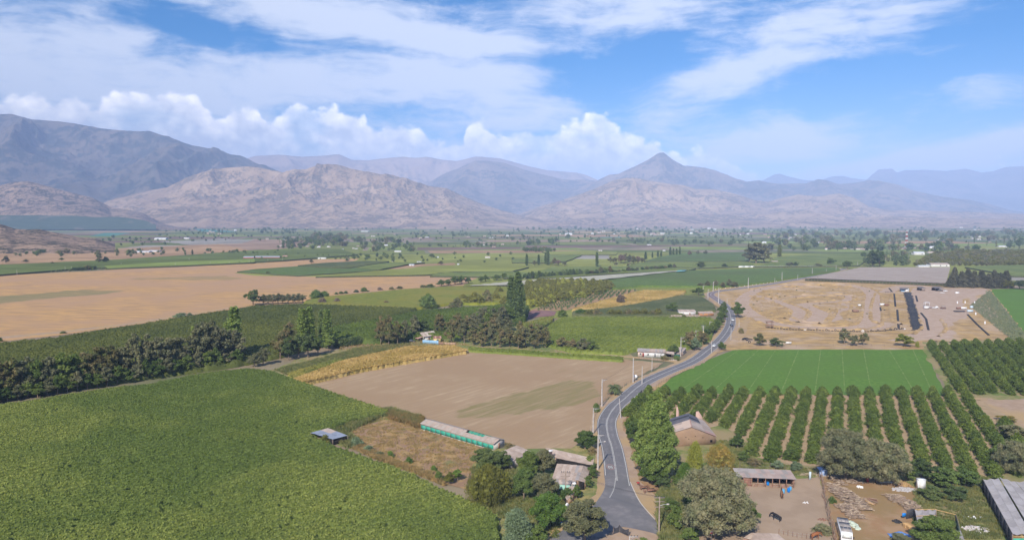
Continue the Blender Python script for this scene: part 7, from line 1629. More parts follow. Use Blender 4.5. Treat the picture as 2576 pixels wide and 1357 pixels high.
# brushwood fence of the corral
bf = thing('brushwood_fence', 'crooked brushwood fence between corral and firewood yard', 'fence', G(2072, 1195)); rr = random.Random(4); o = G(2072, 1195)
line = [ZD(1625, 210), ZD(1650, 300), ZD(1690, 420), ZD(1700, 600), ZD(1740, 740), ZD(1770, 880), ZD(1800, 1000), ZD(1840, 1130), ZD(1870, 1260), ZD(1890, 1420)]
Cl = spline([[G(*p).x, G(*p).y] for p in line], 12)
for i, (x, y) in enumerate(Cl):
    for k in range(2):
        a_ = rr.uniform(0, 6.28); b = (x - o.x + rr.uniform(-.3, .3), y - o.y + rr.uniform(-.3, .3)); hh = rr.uniform(.9, 2.0)
        part('branch', tube([(b[0], b[1], 0), (b[0] + .25 * math.cos(a_), b[1] + .3 * math.sin(a_), hh * .6), (b[0] + .5 * math.cos(a_), b[1] + .5 * math.sin(a_), hh)], [.09, .07, .03], 4), [POSTW, LOGM, WOOD][k + i % 2], bf)
    if i % 4 == 0 and i < len(Cl) - 5: x2, y2 = Cl[i + 4]; part('rail', tube([(x - o.x, y - o.y, rr.uniform(.6, 1.1)), (x2 - o.x, y2 - o.y, rr.uniform(.6, 1.1))], [.07, .06], 4), POSTW, bf)
brf = thing('brush_heap', 'pale heap of dry branches above the corral gate', 'brushwood', G(2040, 1197)); 
for i in range(40): a_ = rr.uniform(-.3, .3); x = rr.uniform(-4, 5); y = rr.uniform(-1, 1.5); part('branch', tube([(x, y, rr.uniform(0, .6)), (x + 2.2 * math.cos(a_), y + 2.2 * math.sin(a_), rr.uniform(.2, 1.0))], [.07, .03], 4), LOGM2, brf)
# signs
p = G(1598.6, 958); s = thing('road_sign', 'round white sign seen from behind on the left verge', 'road sign', p, -.2); part('post', cyl(0, .05, 0, 2.4, .05), METAL, s)
v_, f_ = tube([(0, -.03, 2.2), (0, .0, 2.2)], [.85, .85], 16); v_ = np.concatenate([v_, [[0, -.03, 2.2], [0, 0, 2.2]]]); f_ = np.concatenate([f_, [[(i + 1) % 16, i, 32] for i in range(16)], [[16 + i, 16 + (i + 1) % 16, 33] for i in range(16)]]); part('disc', (v_, f_), CARW, s)
p = G(1426, 1296); s = thing('road_sign', 'white-backed diamond sign on a grey post left of the junction', 'road sign', p, .5); part('post', cyl(0, .06, 0, 3.3, .06), METAL, s)
part('plate', slab((-.75, 0, 2.7), (0, 0, 1.95), (.75, 0, 2.7), (0, 0, 3.45), .04), CARW, s); part('emblem', bx(-.06, .06, -.03, 0, 2.3, 3.1), TIN_G, s)
p = G(1789.7, 1362); s = thing('stop_sign', 'red octagonal stop sign among the bushes at the bottom', 'road sign', p, .25); part('post', cyl(0, .06, 0, 2.6, .05), METAL, s)
oc_ = [(.52 * math.cos(math.pi / 8 + i * math.pi / 4), 0, 2.5 + .52 * math.sin(math.pi / 8 + i * math.pi / 4)) for i in range(8)]
def ngon(pts): n = len(pts); return np.array(pts), np.array([(0, i, i + 1) for i in range(1, n - 1)])
part('border', ngon([(x * 1.07, .0, 2.5 + (zz - 2.5) * 1.07) for x, y, zz in oc_]), CARW, s); part('face', ngon([(x, -.02, zz) for x, y, zz in oc_]), REDP, s)
tm = txt_mesh('PARE', .36); tm.materials.append(CARW); to = link('lettering', tm, parent=s, loc=(0, -.05, 2.5)); to.rotation_euler = (math.pi / 2, 0, 0)
o, a, L = place(1976, 866, 1991, 866); s = thing('notice_board', 'small white board on two posts at the dirt track', 'sign', o, a); part('board', bx(0, L, 0, .05, .5, 1.7), WHITE, s)
for x in (.3, L - .3): part('post', bx(x - .05, x + .05, .05, .15, 0, 1.7), POSTW, s)
# red and white lattice mast
p = G(2279.5, 628); H = 47 / PXM(2279.5, 628); ms = thing('radio_mast', 'red and white lattice telecom mast at the far right', 'radio mast', p); seg = 9
for i in range(seg):
    z0, z1 = H * i / seg, H * (i + 1) / seg; w0, w1_ = 2.6 - 1.6 * i / seg, 2.6 - 1.6 * (i + 1) / seg; c4 = [(-1, -1), (1, -1), (1, 1), (-1, 1)]; Q = []
    for k in range(4):
        (x, y), (x2, y2) = c4[k], c4[(k + 1) % 4]; Q += [tube([(x * w0, y * w0, z0), (x * w1_, y * w1_, z1)], [.34, .34], 4), tube([(x * w0, y * w0, z0), (x2 * w1_, y2 * w1_, z1)], [.22, .22], 3)]
    part('mast_section', joinv(Q), REDP if i % 2 == 0 else CARW, ms)
part('antenna_platform', bx(-2.6, 2.6, -2.6, 2.6, H - 1.2, H - .4), CARW, ms)
for x in (-2.4, 0, 2.4): part('antenna', bx(x - .35, x + .35, -2.9, -2.5, H - .4, H + 2.6), CARW, ms)

# ================================================================== vehicles
def lofted(profile, halfw, m_=None):
    """body from side profile stations: (x, z_low, z_high, half width low, half width top)"""
    V = []; Fq = []
    for (x, zl, zh, wl, wh) in profile: V += [(x, -wl, zl), (x, -wl, (zl + zh) * .5), (x, -wh, zh), (x, wh, zh), (x, wl, (zl + zh) * .5), (x, wl, zl)]
    n = len(profile)
    for i in range(n - 1):
        for j in range(6): a_, b = i * 6 + j, i * 6 + (j + 1) % 6; Fq += [(a_, b, b + 6), (a_, b + 6, a_ + 6)]
    for base, rev in ((0, 0), ((n - 1) * 6, 1)):
        for j in range(1, 5): f = (base, base + j, base + j + 1); Fq.append(f if rev else f[::-1])
    return np.array(V, float), np.array(Fq)
def wheel(parent, x, y, r, w=.2):
    v_, f_ = tube([(x, y - w / 2, r), (x, y + w / 2, r)], [r, r], 12); c0 = len(v_)
    v_ = np.concatenate([v_, [[x, y - w / 2, r], [x, y + w / 2, r]]]); f_ = np.concatenate([f_, [[(i + 1) % 12, i, c0] for i in range(12)], [[12 + i, 12 + (i + 1) % 12, c0 + 1] for i in range(12)]])
    wh = part('wheel', (v_, f_), BLACKR, parent)
    s = 1 if y > 0 else -1; part('rim', ngon([(x + r * .6 * math.cos(t), y + s * (w / 2 + .01), r + r * .6 * math.sin(t)) for t in np.linspace(0, 6.28, 9)[:-1]]), METAL, wh)
def car(label, u, v, ang, paint_, van=False, cat='car', z=ZR):
    p = G(u, v); c = thing('car', label, cat, (p.x, p.y, z), ang)
    part('body', lofted([(-2.15, .45, .75, .75, .7), (-2.05, .32, .92, .84, .76), (-1.2, .28, .95, .88, .8), (.6, .28, .98, .88, .8), (1.5, .28, .88, .86, .76), (2.1, .35, .74, .8, .7), (2.2, .45, .62, .7, .62)], 1), paint_, c)
    part('cabin', lofted([(-1.75 if van else -1.45, .92, .96, .76, .74), (-1.5 if van else -.95, .92, 1.46, .78, .60), (.1, .92, 1.50, .78, .60), (1.05, .9, .94, .76, .72)], 1), GLASS, c)
    part('roof', lofted([(-1.42 if van else -.92, 1.45, 1.50, .60, .56), (.1, 1.49, 1.54, .61, .57), (.2, 1.45, 1.50, .6, .56)], 1), paint_, c)
    for x in (-1.35, 1.35):
        for y in (-.78, .78): wheel(c, x, y, .32)
    for y in (-.55, .55): part('headlight', bx(2.14, 2.2, y - .15, y + .15, .56, .68), CARW, c); part('tail_light', bx(-2.17, -2.12, y - .15, y + .15, .6, .74), REDP, c)
    return c
car('white car coming down the road nearest the camera', 1796.6, 871.5, -2.05, CARW); car('white car following at the top of the straight by the hedge', 1842, 806.5, -1.55, CARW, van=True)
car('dark car on the road just below a white one', 1840.5, 820.5, -1.65, CARD); car('dark car parked by the farmhouse porch', 1036, 860, .1, CARD, van=True, z=.2)
car('white car on the lane beyond the dry plain, far left', 472, 667.5, 0.1, CARW, z=.3); car('white car parked under the hedge inside the bend', 1825, 797, -1.6, CARW, z=.2)
car('white car on the lane left of the white wall, far middle', 784, 650, .1, CARW, z=.3)
for k, (u, v, a_) in enumerate([(2365, 731, .2), (2378, 733, -.1)]): car('white car parked near the dark sheds of the circuit, %s' % ('nearer the shed' if k == 0 else 'right one'), u, v, a_, CARW, z=.25)
# bus
p = G(2130, 1372); bs = thing('bus', 'white bus with a dusty grey roof parked at the bottom edge', 'bus', (p.x, p.y, .2), 1.24); Lb = 8.8; wb_ = 1.25; Hb = 2.9
part('body', lofted([(0, .45, 2.5, 1.18, 1.1), (.12, .38, 2.75, wb_, 1.16), (.8, .35, Hb, wb_, 1.2), (Lb - .5, .35, Hb, wb_, 1.2), (Lb, .45, 2.6, 1.2, 1.1)], 1), CARW, bs)
for i in range(3): part('roof_panel', bx(.7 + i * 2.6, .7 + (i + 1) * 2.6 - .04, -1.14, 1.14, Hb, Hb + .05), TIN_G, bs)
for y in (-.45, .45): part('roof_rib', bx(.7, 8.4, y - .04, y + .04, Hb + .05, Hb + .09), TIN_G, bs)
part('window_surround', slab((-.06, .98, 1.6), (-.06, -.98, 1.6), (.02, -.92, 2.56), (.02, .92, 2.56), .03), BLACKR, bs)
part('windscreen', slab((-.09, .88, 1.68), (-.09, -.88, 1.68), (-.01, -.84, 2.48), (-.01, .84, 2.48), .02), mat('bright_windscreen', (.62, .63, .60), .3, spec=.6), bs)
for i in range(5):
    for s_ in (-1, 1): part('side_window', bx(1.0 + i * 1.45, 2.3 + i * 1.45, s_ * 1.26 - .015, s_ * 1.26 + .015, 1.5, 2.3), GLASS, bs)
part('stripe', slab((-.05, -.1, .9), (-.05, -.7, 1.0), (-.05, -.7, 1.25), (-.05, .2, 1.1), .02), mat('blue_stripe', (.03, .08, .5), .4), bs); part('stripe', slab((-.05, .7, .85), (-.05, .2, .95), (-.05, .1, 1.2), (-.05, .6, 1.1), .02), mat('blue_stripe', (.03, .08, .5)), bs)
for y in (-.8, .8): part('headlight', bx(-.06, 0, y - .2, y + .2, .75, .95), METAL, bs)
for x in (1.3, Lb - 2):
    for y in (-1.12, 1.12): wheel(bs, x, y, .48, .28)
for y in (-1.4, 1.4): part('mirror', bx(-.1, .05, y - .1, y + .1, 1.7, 2.2), BLACKR, bs)

# ---- circuit: tyres, black mat, huts, machines
tyv, tyf = [], []
for i in range(12):
    for j in range(6):
        a_, b = i / 12 * 6.283, j / 6 * 6.283; tyv.append(((.62 + .2 * math.cos(b)) * math.cos(a_), (.62 + .2 * math.cos(b)) * math.sin(a_), .2 + .18 * math.sin(b)))
for i in range(12):
    for j in range(6): tyf.append((i * 6 + j, (i + 1) % 12 * 6 + j, (i + 1) % 12 * 6 + (j + 1) % 6, i * 6 + (j + 1) % 6))
TY = mesh_np('tyre', tyv, tyf, [BLACKR]); TYW = mesh_np('tyre', tyv, tyf, [CARW])
def tyre(p, label, group, white=False, up=False):
    t = link('tyre', TYW if white else TY, loc=(p.x, p.y, .25 if not up else .75), label=label, cat='tyre', group=group)
    if up: t.rotation_euler = (1.35 + rr.uniform(-.2, .2), 0, rr.uniform(-.4, .4))
    return t
row = [T3(40, 650), T3(220, 662), T3(400, 668), T3(600, 674), T3(850, 682), T3(1000, 684), T3(1150, 675), T3(1280, 660), T3(1400, 658)]
RC = np.array([[G(*p).x, G(*p).y] for p in row]); RL = np.r_[0, np.cumsum(np.linalg.norm(np.diff(RC, axis=0), axis=1))]
for i in range(int(RL[-1] / 1.9)):
    s_ = i * 1.9; x, y = np.interp(s_, RL, RC[:, 0]), np.interp(s_, RL, RC[:, 1]); wh_ = i % 19 == 11
    tyre(Vector((x, y + rr.uniform(-.4, .4), 0)), 'white painted tyre in the tyre row at the front of the circuit' if wh_ else 'old black tyre in the row along the front of the circuit', 'white tyres of the circuit row' if wh_ else 'black tyres along the front of the circuit', wh_, i % 3 == 0)
for line_ in ([T3(1245, 310), T3(1258, 440)], [T3(1275, 470), T3(1290, 655)], [T3(1195, 255), T3(1225, 290), T3(1140, 292)], [T3(1110, 445), T3(1115, 480), T3(1165, 465)], [T3(1510, 500), T3(1560, 560), T3(1585, 675)], [T3(1970, 515), T3(2060, 610), T3(2190, 730)], [T3(1460, 330), T3(1475, 390)], [T3(1610, 780), T3(1800, 790), T3(1990, 785)]):
    C_ = np.array([[G(*p).x, G(*p).y] for p in line_]); L_ = np.r_[0, np.cumsum(np.linalg.norm(np.diff(C_, axis=0), axis=1))]
    for i in range(int(L_[-1] / 2.6)): tyre(Vector((np.interp(i * 2.6, L_, C_[:, 0]), np.interp(i * 2.6, L_, C_[:, 1]), 0)), 'old tyre in one of the tyre lines inside the circuit yard', 'tyre lines inside the circuit yard')
o_ = G(*A(2, 2310, 765))
for i in range(14): 
    t = tyre(o_ + Vector((rr.uniform(-3, 3), rr.uniform(-2, 2), 0)), 'tyre of the loose pile beside the dirt track right of the road', 'loose pile of tyres right of the road'); t.location.z = .25 + rr.choice([0, .4, .8])
tyre(G(*A(2, 2343, 792)), 'single tyre standing upright below the loose tyre pile', None, up=True)
# black hose strip: 90 strips laid across
bm0, bm1, bm2, bm3 = G(*T3(1420, 668)), G(*T3(1530, 668)), G(*T3(1412, 292)), G(*T3(1340, 290))
st = thing('hose_mat', 'long black mat of rubber strips across the circuit yard', 'rubber mat', (bm0.x, bm0.y, 0)); o_ = Vector((bm0.x, bm0.y, 0)); nst = 110
for i in range(nst):
    t = i / nst; a0, b0_ = bm0.lerp(bm3, t) - o_, bm1.lerp(bm2, t) - o_; a1, b1 = bm0.lerp(bm3, t + .75 / nst) - o_, bm1.lerp(bm2, t + .75 / nst) - o_
    d_ = (b0_ - a0).normalized(); e0, e1 = rr.uniform(-.9, .9), rr.uniform(-.9, .9); zz = .27 + rr.uniform(.0, .12)
    V = [a0 + d_ * e0, b0_ + d_ * e1, b1 + d_ * e1, a1 + d_ * e0]; part('strip', slab(*[(q_.x, q_.y, zz) for q_ in V], .12), [BLACKR, BLKN][i % 2], st)
def hut(u0, v0, u1, v1, dep, h, wm, rm, label, open_=True):
    o, a, L = place(u0, v0, u1, v1); t = thing('hut', label, 'hut', o, a)
    for x in (.1, L - .1):
        for y in (.1, dep - .1): part('post', bx(x - .1, x + .1, y - .1, y + .1, 0, h), POSTW, t)
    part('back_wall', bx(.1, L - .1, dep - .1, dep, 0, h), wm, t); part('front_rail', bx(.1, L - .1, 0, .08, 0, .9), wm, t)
    roof(t, (-.6, -.8, h), (L + .6, -.8, h), (L + .6, dep + .5, h + 1.3), (-.6, dep + .5, h + 1.3), 5, rm, seed=int(u0)); return t
hut(*T3(1500, 277), *T3(1550, 277), 6, 2.6, DARKM, [mat('slate_tin', (.15, .135, .135), .8)], 'left of the two dark sheds behind the circuit yard'); hut(*T3(1650, 280), *T3(1728, 280), 6.5, 3, DARKM, [mat('slate_tin', (.15, .135, .135))], 'right and larger of the two dark sheds behind the circuit yard')
t = hut(*T3(1310, 286), *T3(1392, 288), 4, 2.6, mat('blue_white_wall', (.30, .50, .72), .7), [TIN_G, mat('slate_tin', (.15, .135, .135))], 'blue and white hut at the far end of the black mat'); part('gable_panel', slab((3, -.1, .1), (7.5, -.1, .1), (7.5, -.1, 3.6), (5, -.1, 2.4), .05), CARW, t)
def boxthing(nm, label, cat, u, v, sx, sy, sz, m_, extra=None, rot=0, top=None):
    p = G(u, v); t = thing(nm, label, cat, (p.x, p.y, .2), rot); part('body', bx(-sx / 2, sx / 2, -sy / 2, sy / 2, .35, sz), m_, t)
    if top: part('top', bx(-sx / 2 - .05, sx / 2 + .05, -sy / 2 - .05, sy / 2 + .05, sz, sz + .12), top, t)
    if extra == 'wheels':
        for x in (-sx * .3, sx * .3):
            for y in (-sy / 2, sy / 2): wheel(t, x, y, .4)
    return t
boxthing('trailer', 'white box trailer in the middle of the circuit yard', 'trailer', *T3(1561, 457), 3.4, 2.2, 2.4, CARW, 'wheels', top=TIN_G)
p = G(*T3(1565, 430)); fr_ = thing('metal_frame', 'tall white metal frame behind the box trailer', 'frame', (p.x, p.y, .2))
for x in (-1.8, 1.8):
    for y in (-1, 1): part('leg', bx(x - .1, x + .1, y - .1, y + .1, 0, 3.2), CARW, fr_)
part('top', bx(-2, 2, -1.2, 1.2, 3.2, 3.4), CARW, fr_); part('shelf', bx(-1.9, 1.9, -1.1, 1.1, 1.5, 1.6), TIN_G, fr_)
boxthing('kart', 'small red and white kart beside the box trailer', 'kart', *T3(1597, 447), 2.2, 1.2, .8, REDP, 'wheels', top=CARW)
t = boxthing('pickup', 'white flatbed pickup in the circuit yard', 'pickup', *T3(1648, 452), 4.6, 1.8, .9, CARW, 'wheels'); part('cab', lofted([(.6, .9, 1.0, .85, .8), (.8, .9, 1.8, .85, .7), (1.9, .9, 1.8, .85, .7), (2.2, .9, 1.0, .85, .8)], 1), CARW, t)
t = boxthing('buggy', 'dark open buggy with a canopy in the circuit yard', 'buggy', *T3(1728, 457), 3.8, 1.9, 1.0, RUST, 'wheels', top=BLKN)
for x in (-.9, 1.4):
    for y in (-.8, .8): part('canopy_post', bx(x - .06, x + .06, y - .06, y + .06, 1.1, 2.2), RUST, t)
part('canopy', bx(-1.2, 1.7, -1, 1, 2.2, 2.3), TIN_G, t)
t = boxthing('trailer', 'brown trailer with a white tank in the circuit yard', 'trailer', *T3(1895, 460), 5.5, 2, 1.6, RUST, 'wheels'); part('tank', bx(0, 4.6, -1.6, -1.05, .5, 1.9), CARW, t)
boxthing('car_shell', 'dark low car wreck below the brown trailer', 'car wreck', *T3(1888, 487), 8.5, 2, 1.0, BLKN, None)
def lie(nm, label, cat, u, v, r, L_, m_, rot=0):
    p = G(u, v); t = thing(nm, label, cat, (p.x, p.y, .2), rot); part('drum', tube([(-L_ / 2 - .02, 0, r), (-L_ / 2, 0, r), (L_ / 2, 0, r), (L_ / 2 + .02, 0, r)], [.05, r, r, .05], 10), m_, t); 
    for x in (-L_ * .3, L_ * .3): part('cradle', bx(x - .15, x + .15, -r * .7, r * .7, 0, r * .6), TIN_G, t)
PB = mat('pale_blue_plastic', (.50, .60, .66), .4)
lie('tank', 'pale blue tank lying right of the brown trailer, upper one', 'tank', *T3(2008, 452), 1.1, 2.2, PB, .6); lie('tank', 'longer pale blue tank lying right of the car wreck', 'tank', *T3(1993, 488), .9, 4.2, PB)
lie('boat_hull', 'white upturned hull near the top of the circuit yard', 'boat', *T3(1865, 307), .9, 3.2, CARW); boxthing('rubble', 'white rubbish heap by the right dark shed', 'rubble', *T3(1720, 303), 4.5, 1.5, .7, CARW)
t = boxthing('caravan', 'white box cabin with a rusty frame between track and mat', 'cabin', *T3(1126, 425), 3.6, 2, 1.9, CARW, None, rot=.2); boxthing('rusty_frame', 'rusty metal frame right of the white box cabin', 'frame', *T3(1172, 427), 4, 2, 1.5, RUST, None)
boxthing('timing_tower', 'brown timber viewing stand in the circuit infield', 'tower', *T3(863, 487), 4, 3, 1.6, WOOD, None); boxthing('crate', 'small white crate above the timber stand in the infield', 'crate', *T3(901, 430), 2, 2, 1.6, CARW)
p = G(*T3(15, 648)); tw = thing('viewing_tower', 'rickety wooden lookout tower at the lower left of the circuit', 'tower', (p.x, p.y, 0))
for x in (-1.8, 1.8):
    for y in (-1.2, 1.2): part('leg', tube([(x * 1.2, y * 1.2, 0), (x, y, 4.6)], [.14, .12], 5), WOOD, tw)
part('deck', bx(-2.2, 2.2, -1.6, 1.6, 2.3, 2.5), WOOD, tw); part('brace', tube([(-2, -1.4, 0), (2, -1.4, 2.3)], [.09, .09], 4), WOOD, tw); part('brace', tube([(2, -1.4, 0), (-2, -1.4, 2.3)], [.09, .09], 4), WOOD, tw); part('roof', bx(-2.5, 2.5, -1.9, 1.9, 4.6, 4.75), RUST, tw)
for k, (x, y) in enumerate([(1868, 403), (1945, 400), (2038, 403), (2049, 515), (2140, 605)]):
    p = G(*T3(x, y)); t = thing('gas_cylinder', 'white upright marker in the circuit yard, %s' % ['leftmost of the far three', 'tallest of the far three', 'rightmost of the far three', 'beside the pale tanks', 'the nearest one'][k], 'marker', (p.x, p.y, .2)); part('body', cyl(0, 0, 0, 1.9, .5, .4), CARW, t); part('cap', ngon([(.4 * math.cos(q_), .4 * math.sin(q_), 1.9) for q_ in np.linspace(0, 6.28, 9)[:-1]]), CARW, t)
for k in range(46):   # small weeds of the circuit
    x, y = rr.uniform(-150, 1000), rr.uniform(215, 610); tree('bush', *T3(x, y), hpx=rr.uniform(1.5, 3.5), wpx=rr.uniform(3, 7), leaf='brown' if k % 2 else 'olive', label='small dry bush on the circuit infield', group='small dry bushes on the circuit infield', name='bush', cat='bush', parts=False)
# ---- corral and firewood yard
def barrel(label, u, v, m_, h=.95):
    p = G(u, v); t = thing('barrel', label, 'barrel', (p.x, p.y, GL)); part('body', tube([(0, 0, 0), (0, 0, .04), (0, 0, h * .5), (0, 0, h)], [.3, .36, .40, .36], 12), m_, t); part('lid', ngon([(.36 * math.cos(a_), .36 * math.sin(a_), h + .005) for a_ in np.linspace(0, 6.28, 13)[:-1]]), m_, t); part('hoop', tube([(0, 0, h * .48), (0, 0, h * .54)], [.42, .42], 12), m_, t)
barrel('pale blue barrel behind the brown horse', *ZD(1000, 535), mat('pale_blue_barrel', (.12, .38, .62), .5), 1.15); barrel('bright blue barrel in front of the horse shed', *ZD(1092, 515), BLUEP, 1.15); barrel('blue barrel tucked behind the bright blue one', *ZD(1120, 485), mat('pale_blue_barrel', (.12, .38, .62)), 1.0)
barrel('red barrel with a yellow band under the broad acacias', *ZD(2445, 335), REDP, 1.3); barrel('small blue barrel inside the open horse shed', *ZD(735, 395), BLUEP, .9)
LOGME = [mesh_np('log', *tube([(-.55, 0, 0), (.55, 0, 0)], [.11, .10], 6), [m_]) for m_ in (LOGM, LOGM2, POSTW)]
def woodpile(label, u, v, n, lx, ly, h, stuff=0, seed=1):
    p = G(u, v); t = thing('firewood_pile', label, 'firewood pile', (p.x, p.y, GL)); r_ = random.Random(seed)
    def pt(): x, y = r_.uniform(-1, 1), r_.uniform(-1, 1); return x * lx, y * ly, max(.08, h * (1 - x * x * .6) * (1 - y * y * .5) * r_.uniform(.35, 1))
    for i in range(n): x, y, zz = pt(); lg = link('log', LOGME[i % 3], parent=t, loc=(x, y, zz)); lg.rotation_euler = (0, r_.uniform(-.3, .3), r_.uniform(-.6, .6)); lg.scale = (r_.uniform(.6, 1.1), r_.uniform(.5, .9), r_.uniform(.5, .9))
    Q = []
    for i in range(stuff):
        x, y, zz = pt(); a_ = r_.uniform(-.7, .7); c_, s_ = .55 * math.cos(a_), .55 * math.sin(a_); Q.append(tube([(x - c_, y - s_, zz * .85), (x + c_, y + s_, zz * .85 + r_.uniform(-.2, .2))], [.075, .06], 5))
    if Q: part('log_heap', joinv(Q), LOGM, t, kind='stuff')
for k, (x, y, n, lx, ly, h, st_, lb) in enumerate([(1925, 320, 60, 1.3, 3.8, .8, 60, 'loose firewood row nearest the acacias'), (1940, 490, 80, 1.5, 5.0, .9, 90, 'firewood row left of the great heap'), (2130, 640, 290, 2.7, 7.5, 1.4, 420, 'great heap of split firewood in the middle of the yard'), (2150, 860, 230, 2.0, 4.2, 1.2, 260, 'firewood heap right behind the bus'), (2230, 340, 40, 2.2, 1.6, .6, 40, 'low scattered firewood beside the white sack')]):
    woodpile(lb, *ZD(x, y), n, lx, ly, h, st_, k)
woodpile('stacked firewood heap left of the rubble, near the grey net shed', *ZE(370, 510), 90, 2.2, 2.6, 1.0, 120, 11); woodpile('long firewood stack running to the grey net shed', *ZE(600, 640), 160, 2.1, 3.6, 1.2, 200, 12)
lp = thing('plank_heap', 'heap of long brown and yellow boards in the firewood yard', 'plank heap', G(*ZD(2440, 670)))
for i in range(26): a_ = rr.uniform(-1.3, -.3); x, y = rr.uniform(-2, 1.5), rr.uniform(-1.6, 1.6); part('board', tube([(x, y, .35 + rr.uniform(0, .6)), (x + 2.0 * math.cos(a_), y + 2.0 * math.sin(a_), .3 + rr.uniform(0, .5))], [.09, .09], 4), WOOD_P if i % 5 == 0 else [WOOD, LOGM, POSTW][i % 3], lp)
def heap(nm, label, cat, u, v, rx, ry, h, m_, seed=3, n=60, sz=.3):
    p = G(u, v); r_ = np.random.default_rng(seed); t = thing(nm, label, cat, (p.x, p.y, .2)); Q = []
    for i in range(n):
        a_, q_ = r_.uniform(0, 6.28), r_.uniform(0, 1) ** .5; c = np.array([rx * q_ * math.cos(a_), ry * q_ * math.sin(a_), max(.05, h * (1 - q_) * r_.uniform(.6, 1.1))]); Q.append((ICO0 * sz * r_.uniform(.5, 1.3, (1, 3)) + c, ICO0F))
    part('pieces', joinv(Q), m_, t, kind='stuff')
heap('rubble_heap', 'heap of orange-brown rubble in the firewood yard', 'rubble', *ZE(440, 260), 2.6, 1.6, 1.2, LOT, 5, 160, .3); heap('ash_patch', 'pale grey ash and scrap below the rubble heap', 'ash', *ZE(500, 345), 3.6, 1.5, .2, mat('ash', (.42, .40, .40)), 6, 120, .3)
heap('scrap_heap', 'pale scrap sheets and rubbish left of the greenhouse', 'scrap', *ZE(1740, 1040), 3.2, 1.8, .5, mat('pale_scrap', (.45, .38, .36), .8, var=(.6, .58, .56), vscale=1.5), 7, 90, .4); heap('scrap_heap', 'small white scraps above the larger scrap heap', 'scrap', *ZE(1740, 830), 3.4, 1.0, .3, CARW, 8, 22, .25)
heap('sack', 'white sack lying in the firewood yard', 'sack', *ZD(2310, 430), .8, .5, .4, CARW, 9, 12, .35); heap('pale_stones', 'little scatter of pale scraps on the corral dirt', 'scraps', *ZD(1385, 695), 1.0, .5, .2, CARW, 10, 14, .14); heap('cloth_bundle', 'pale green and white sheeting beside the bus', 'sheeting', *ZD(2210, 1090), .9, 2.2, .5, mat('pale_green_sheeting', (.48, .54, .44)), 12, 40, .4)
heap('sticks', 'small heap of brown sticks on the corral dirt', 'sticks', *ZD(1680, 985), 1.4, .7, .3, RUST, 13, 20, .2); heap('black_sheet', 'black plastic scrap in the lower firewood yard', 'scrap', *ZE(375, 900), 1.0, .9, .4, BLACKR, 14, 20, .35); heap('stone_heap', 'pale rubble by the long white house', 'rubble', *A(2, 1600, 965), 2.4, .7, .4, TIN2, 15, 30, .3)
p = G(*ZE(787, 330)); cb = thing('water_tank_box', 'upright white box cabinet standing in the weeds', 'cabinet', (p.x, p.y, .1)); part('body', bx(-.95, .95, -.7, .7, 0, 2.9), CARW, cb); part('door', bx(-.8, .8, -.74, -.7, .1, 2.6), WHITE, cb); part('cap', bx(-1.05, 1.05, -.8, .8, 2.9, 3.0), CARW, cb)
t = thing('blue_hideout', 'small shack of blue sheeting at the corral corner', 'shack', G(*ZD(1690, 235))); part('wall', bx(-1.4, .9, -.5, -.4, 0, 2.1), mat('crumpled_blue_sheet', (.18, .32, .62), .5, var=(.5, .55, .65), vscale=2), t); part('roof', slab((-1.5, -.7, 2.1), (1.1, -.7, 2.1), (1.1, 1.2, 2.5), (-1.5, 1.2, 2.5), .05), mat('crumpled_blue_sheet', (.18, .32, .62)), t); part('door', bx(1.0, 1.9, -.5, -.42, 0, 2.0), WOOD_P, t)
gt = thing('field_gate', 'pale metal gate beside the brush heap', 'gate', G(*ZD(1462, 300))); part('leaf', bx(-.25, .25, -.04, .04, .1, 2.6), PB, gt); part('post', bx(-.4, -.3, -.05, .05, 0, 2.7), METAL, gt)
tb_ = thing('table', 'grey wooden trestle under the right acacia', 'table', G(*ZE(190, 250))); part('top', bx(-1.6, 1.6, -.5, .5, .85, .95), CONC, tb_)
for x in (-1.4, 1.4):
    for y in (-.4, .4): part('leg', bx(x - .06, x + .06, y - .06, y + .06, 0, .85), CONC, tb_)
# rusty cart
p = G(1630, 1236); ct = thing('farm_cart', 'rusty old horse-drawn farm implement on the dirt verge', 'farm cart', (p.x, p.y, .25), .3)
part('drawbar', tube([(-.9, 4.2, .6), (0, 1, .7), (.6, -1.4, .7)], [.1, .12, .12], 5), RUST, ct); part('seat', bx(-1.3, -.6, 3.6, 4.3, .9, 1.15), REDP, ct); part('axle', tube([(-1.6, -1.0, .6), (2.0, -1.3, .6)], [.09, .09], 5), RUST, ct); part('frame', bx(-.7, 1.5, -1.6, -.4, .65, .85), RUST, ct); part('frame', bx(-1.4, .6, 1.0, 1.7, .65, .8), RUST, ct)
for x, y in ((-1.6, -1), (2.0, -1.3), (-1.5, 1.4), (.8, 1.4)):
    v_, f_ = [], []
    for i in range(14):
        a_ = i / 14 * 6.283
        for r_ in (.5, .6): v_ += [(x - .05, y + r_ * math.cos(a_), .6 + r_ * math.sin(a_)), (x + .05, y + r_ * math.cos(a_), .6 + r_ * math.sin(a_))]
    for i in range(14): b = i * 4; c_ = ((i + 1) % 14) * 4; f_ += [(b, c_, c_ + 2, b + 2), (b + 1, b + 3, c_ + 3, c_ + 1), (b + 2, c_ + 2, c_ + 3, b + 3), (b, b + 1, c_ + 1, c_)]
    wv = part('wheel', (np.array(v_), np.array(f_)), RUST, ct)
    for i in range(6): a_ = i / 6 * 6.283; part('spoke', tube([(x, y, .6), (x, y + .55 * math.cos(a_), .6 + .55 * math.sin(a_))], [.03, .03], 3), RUST, wv)
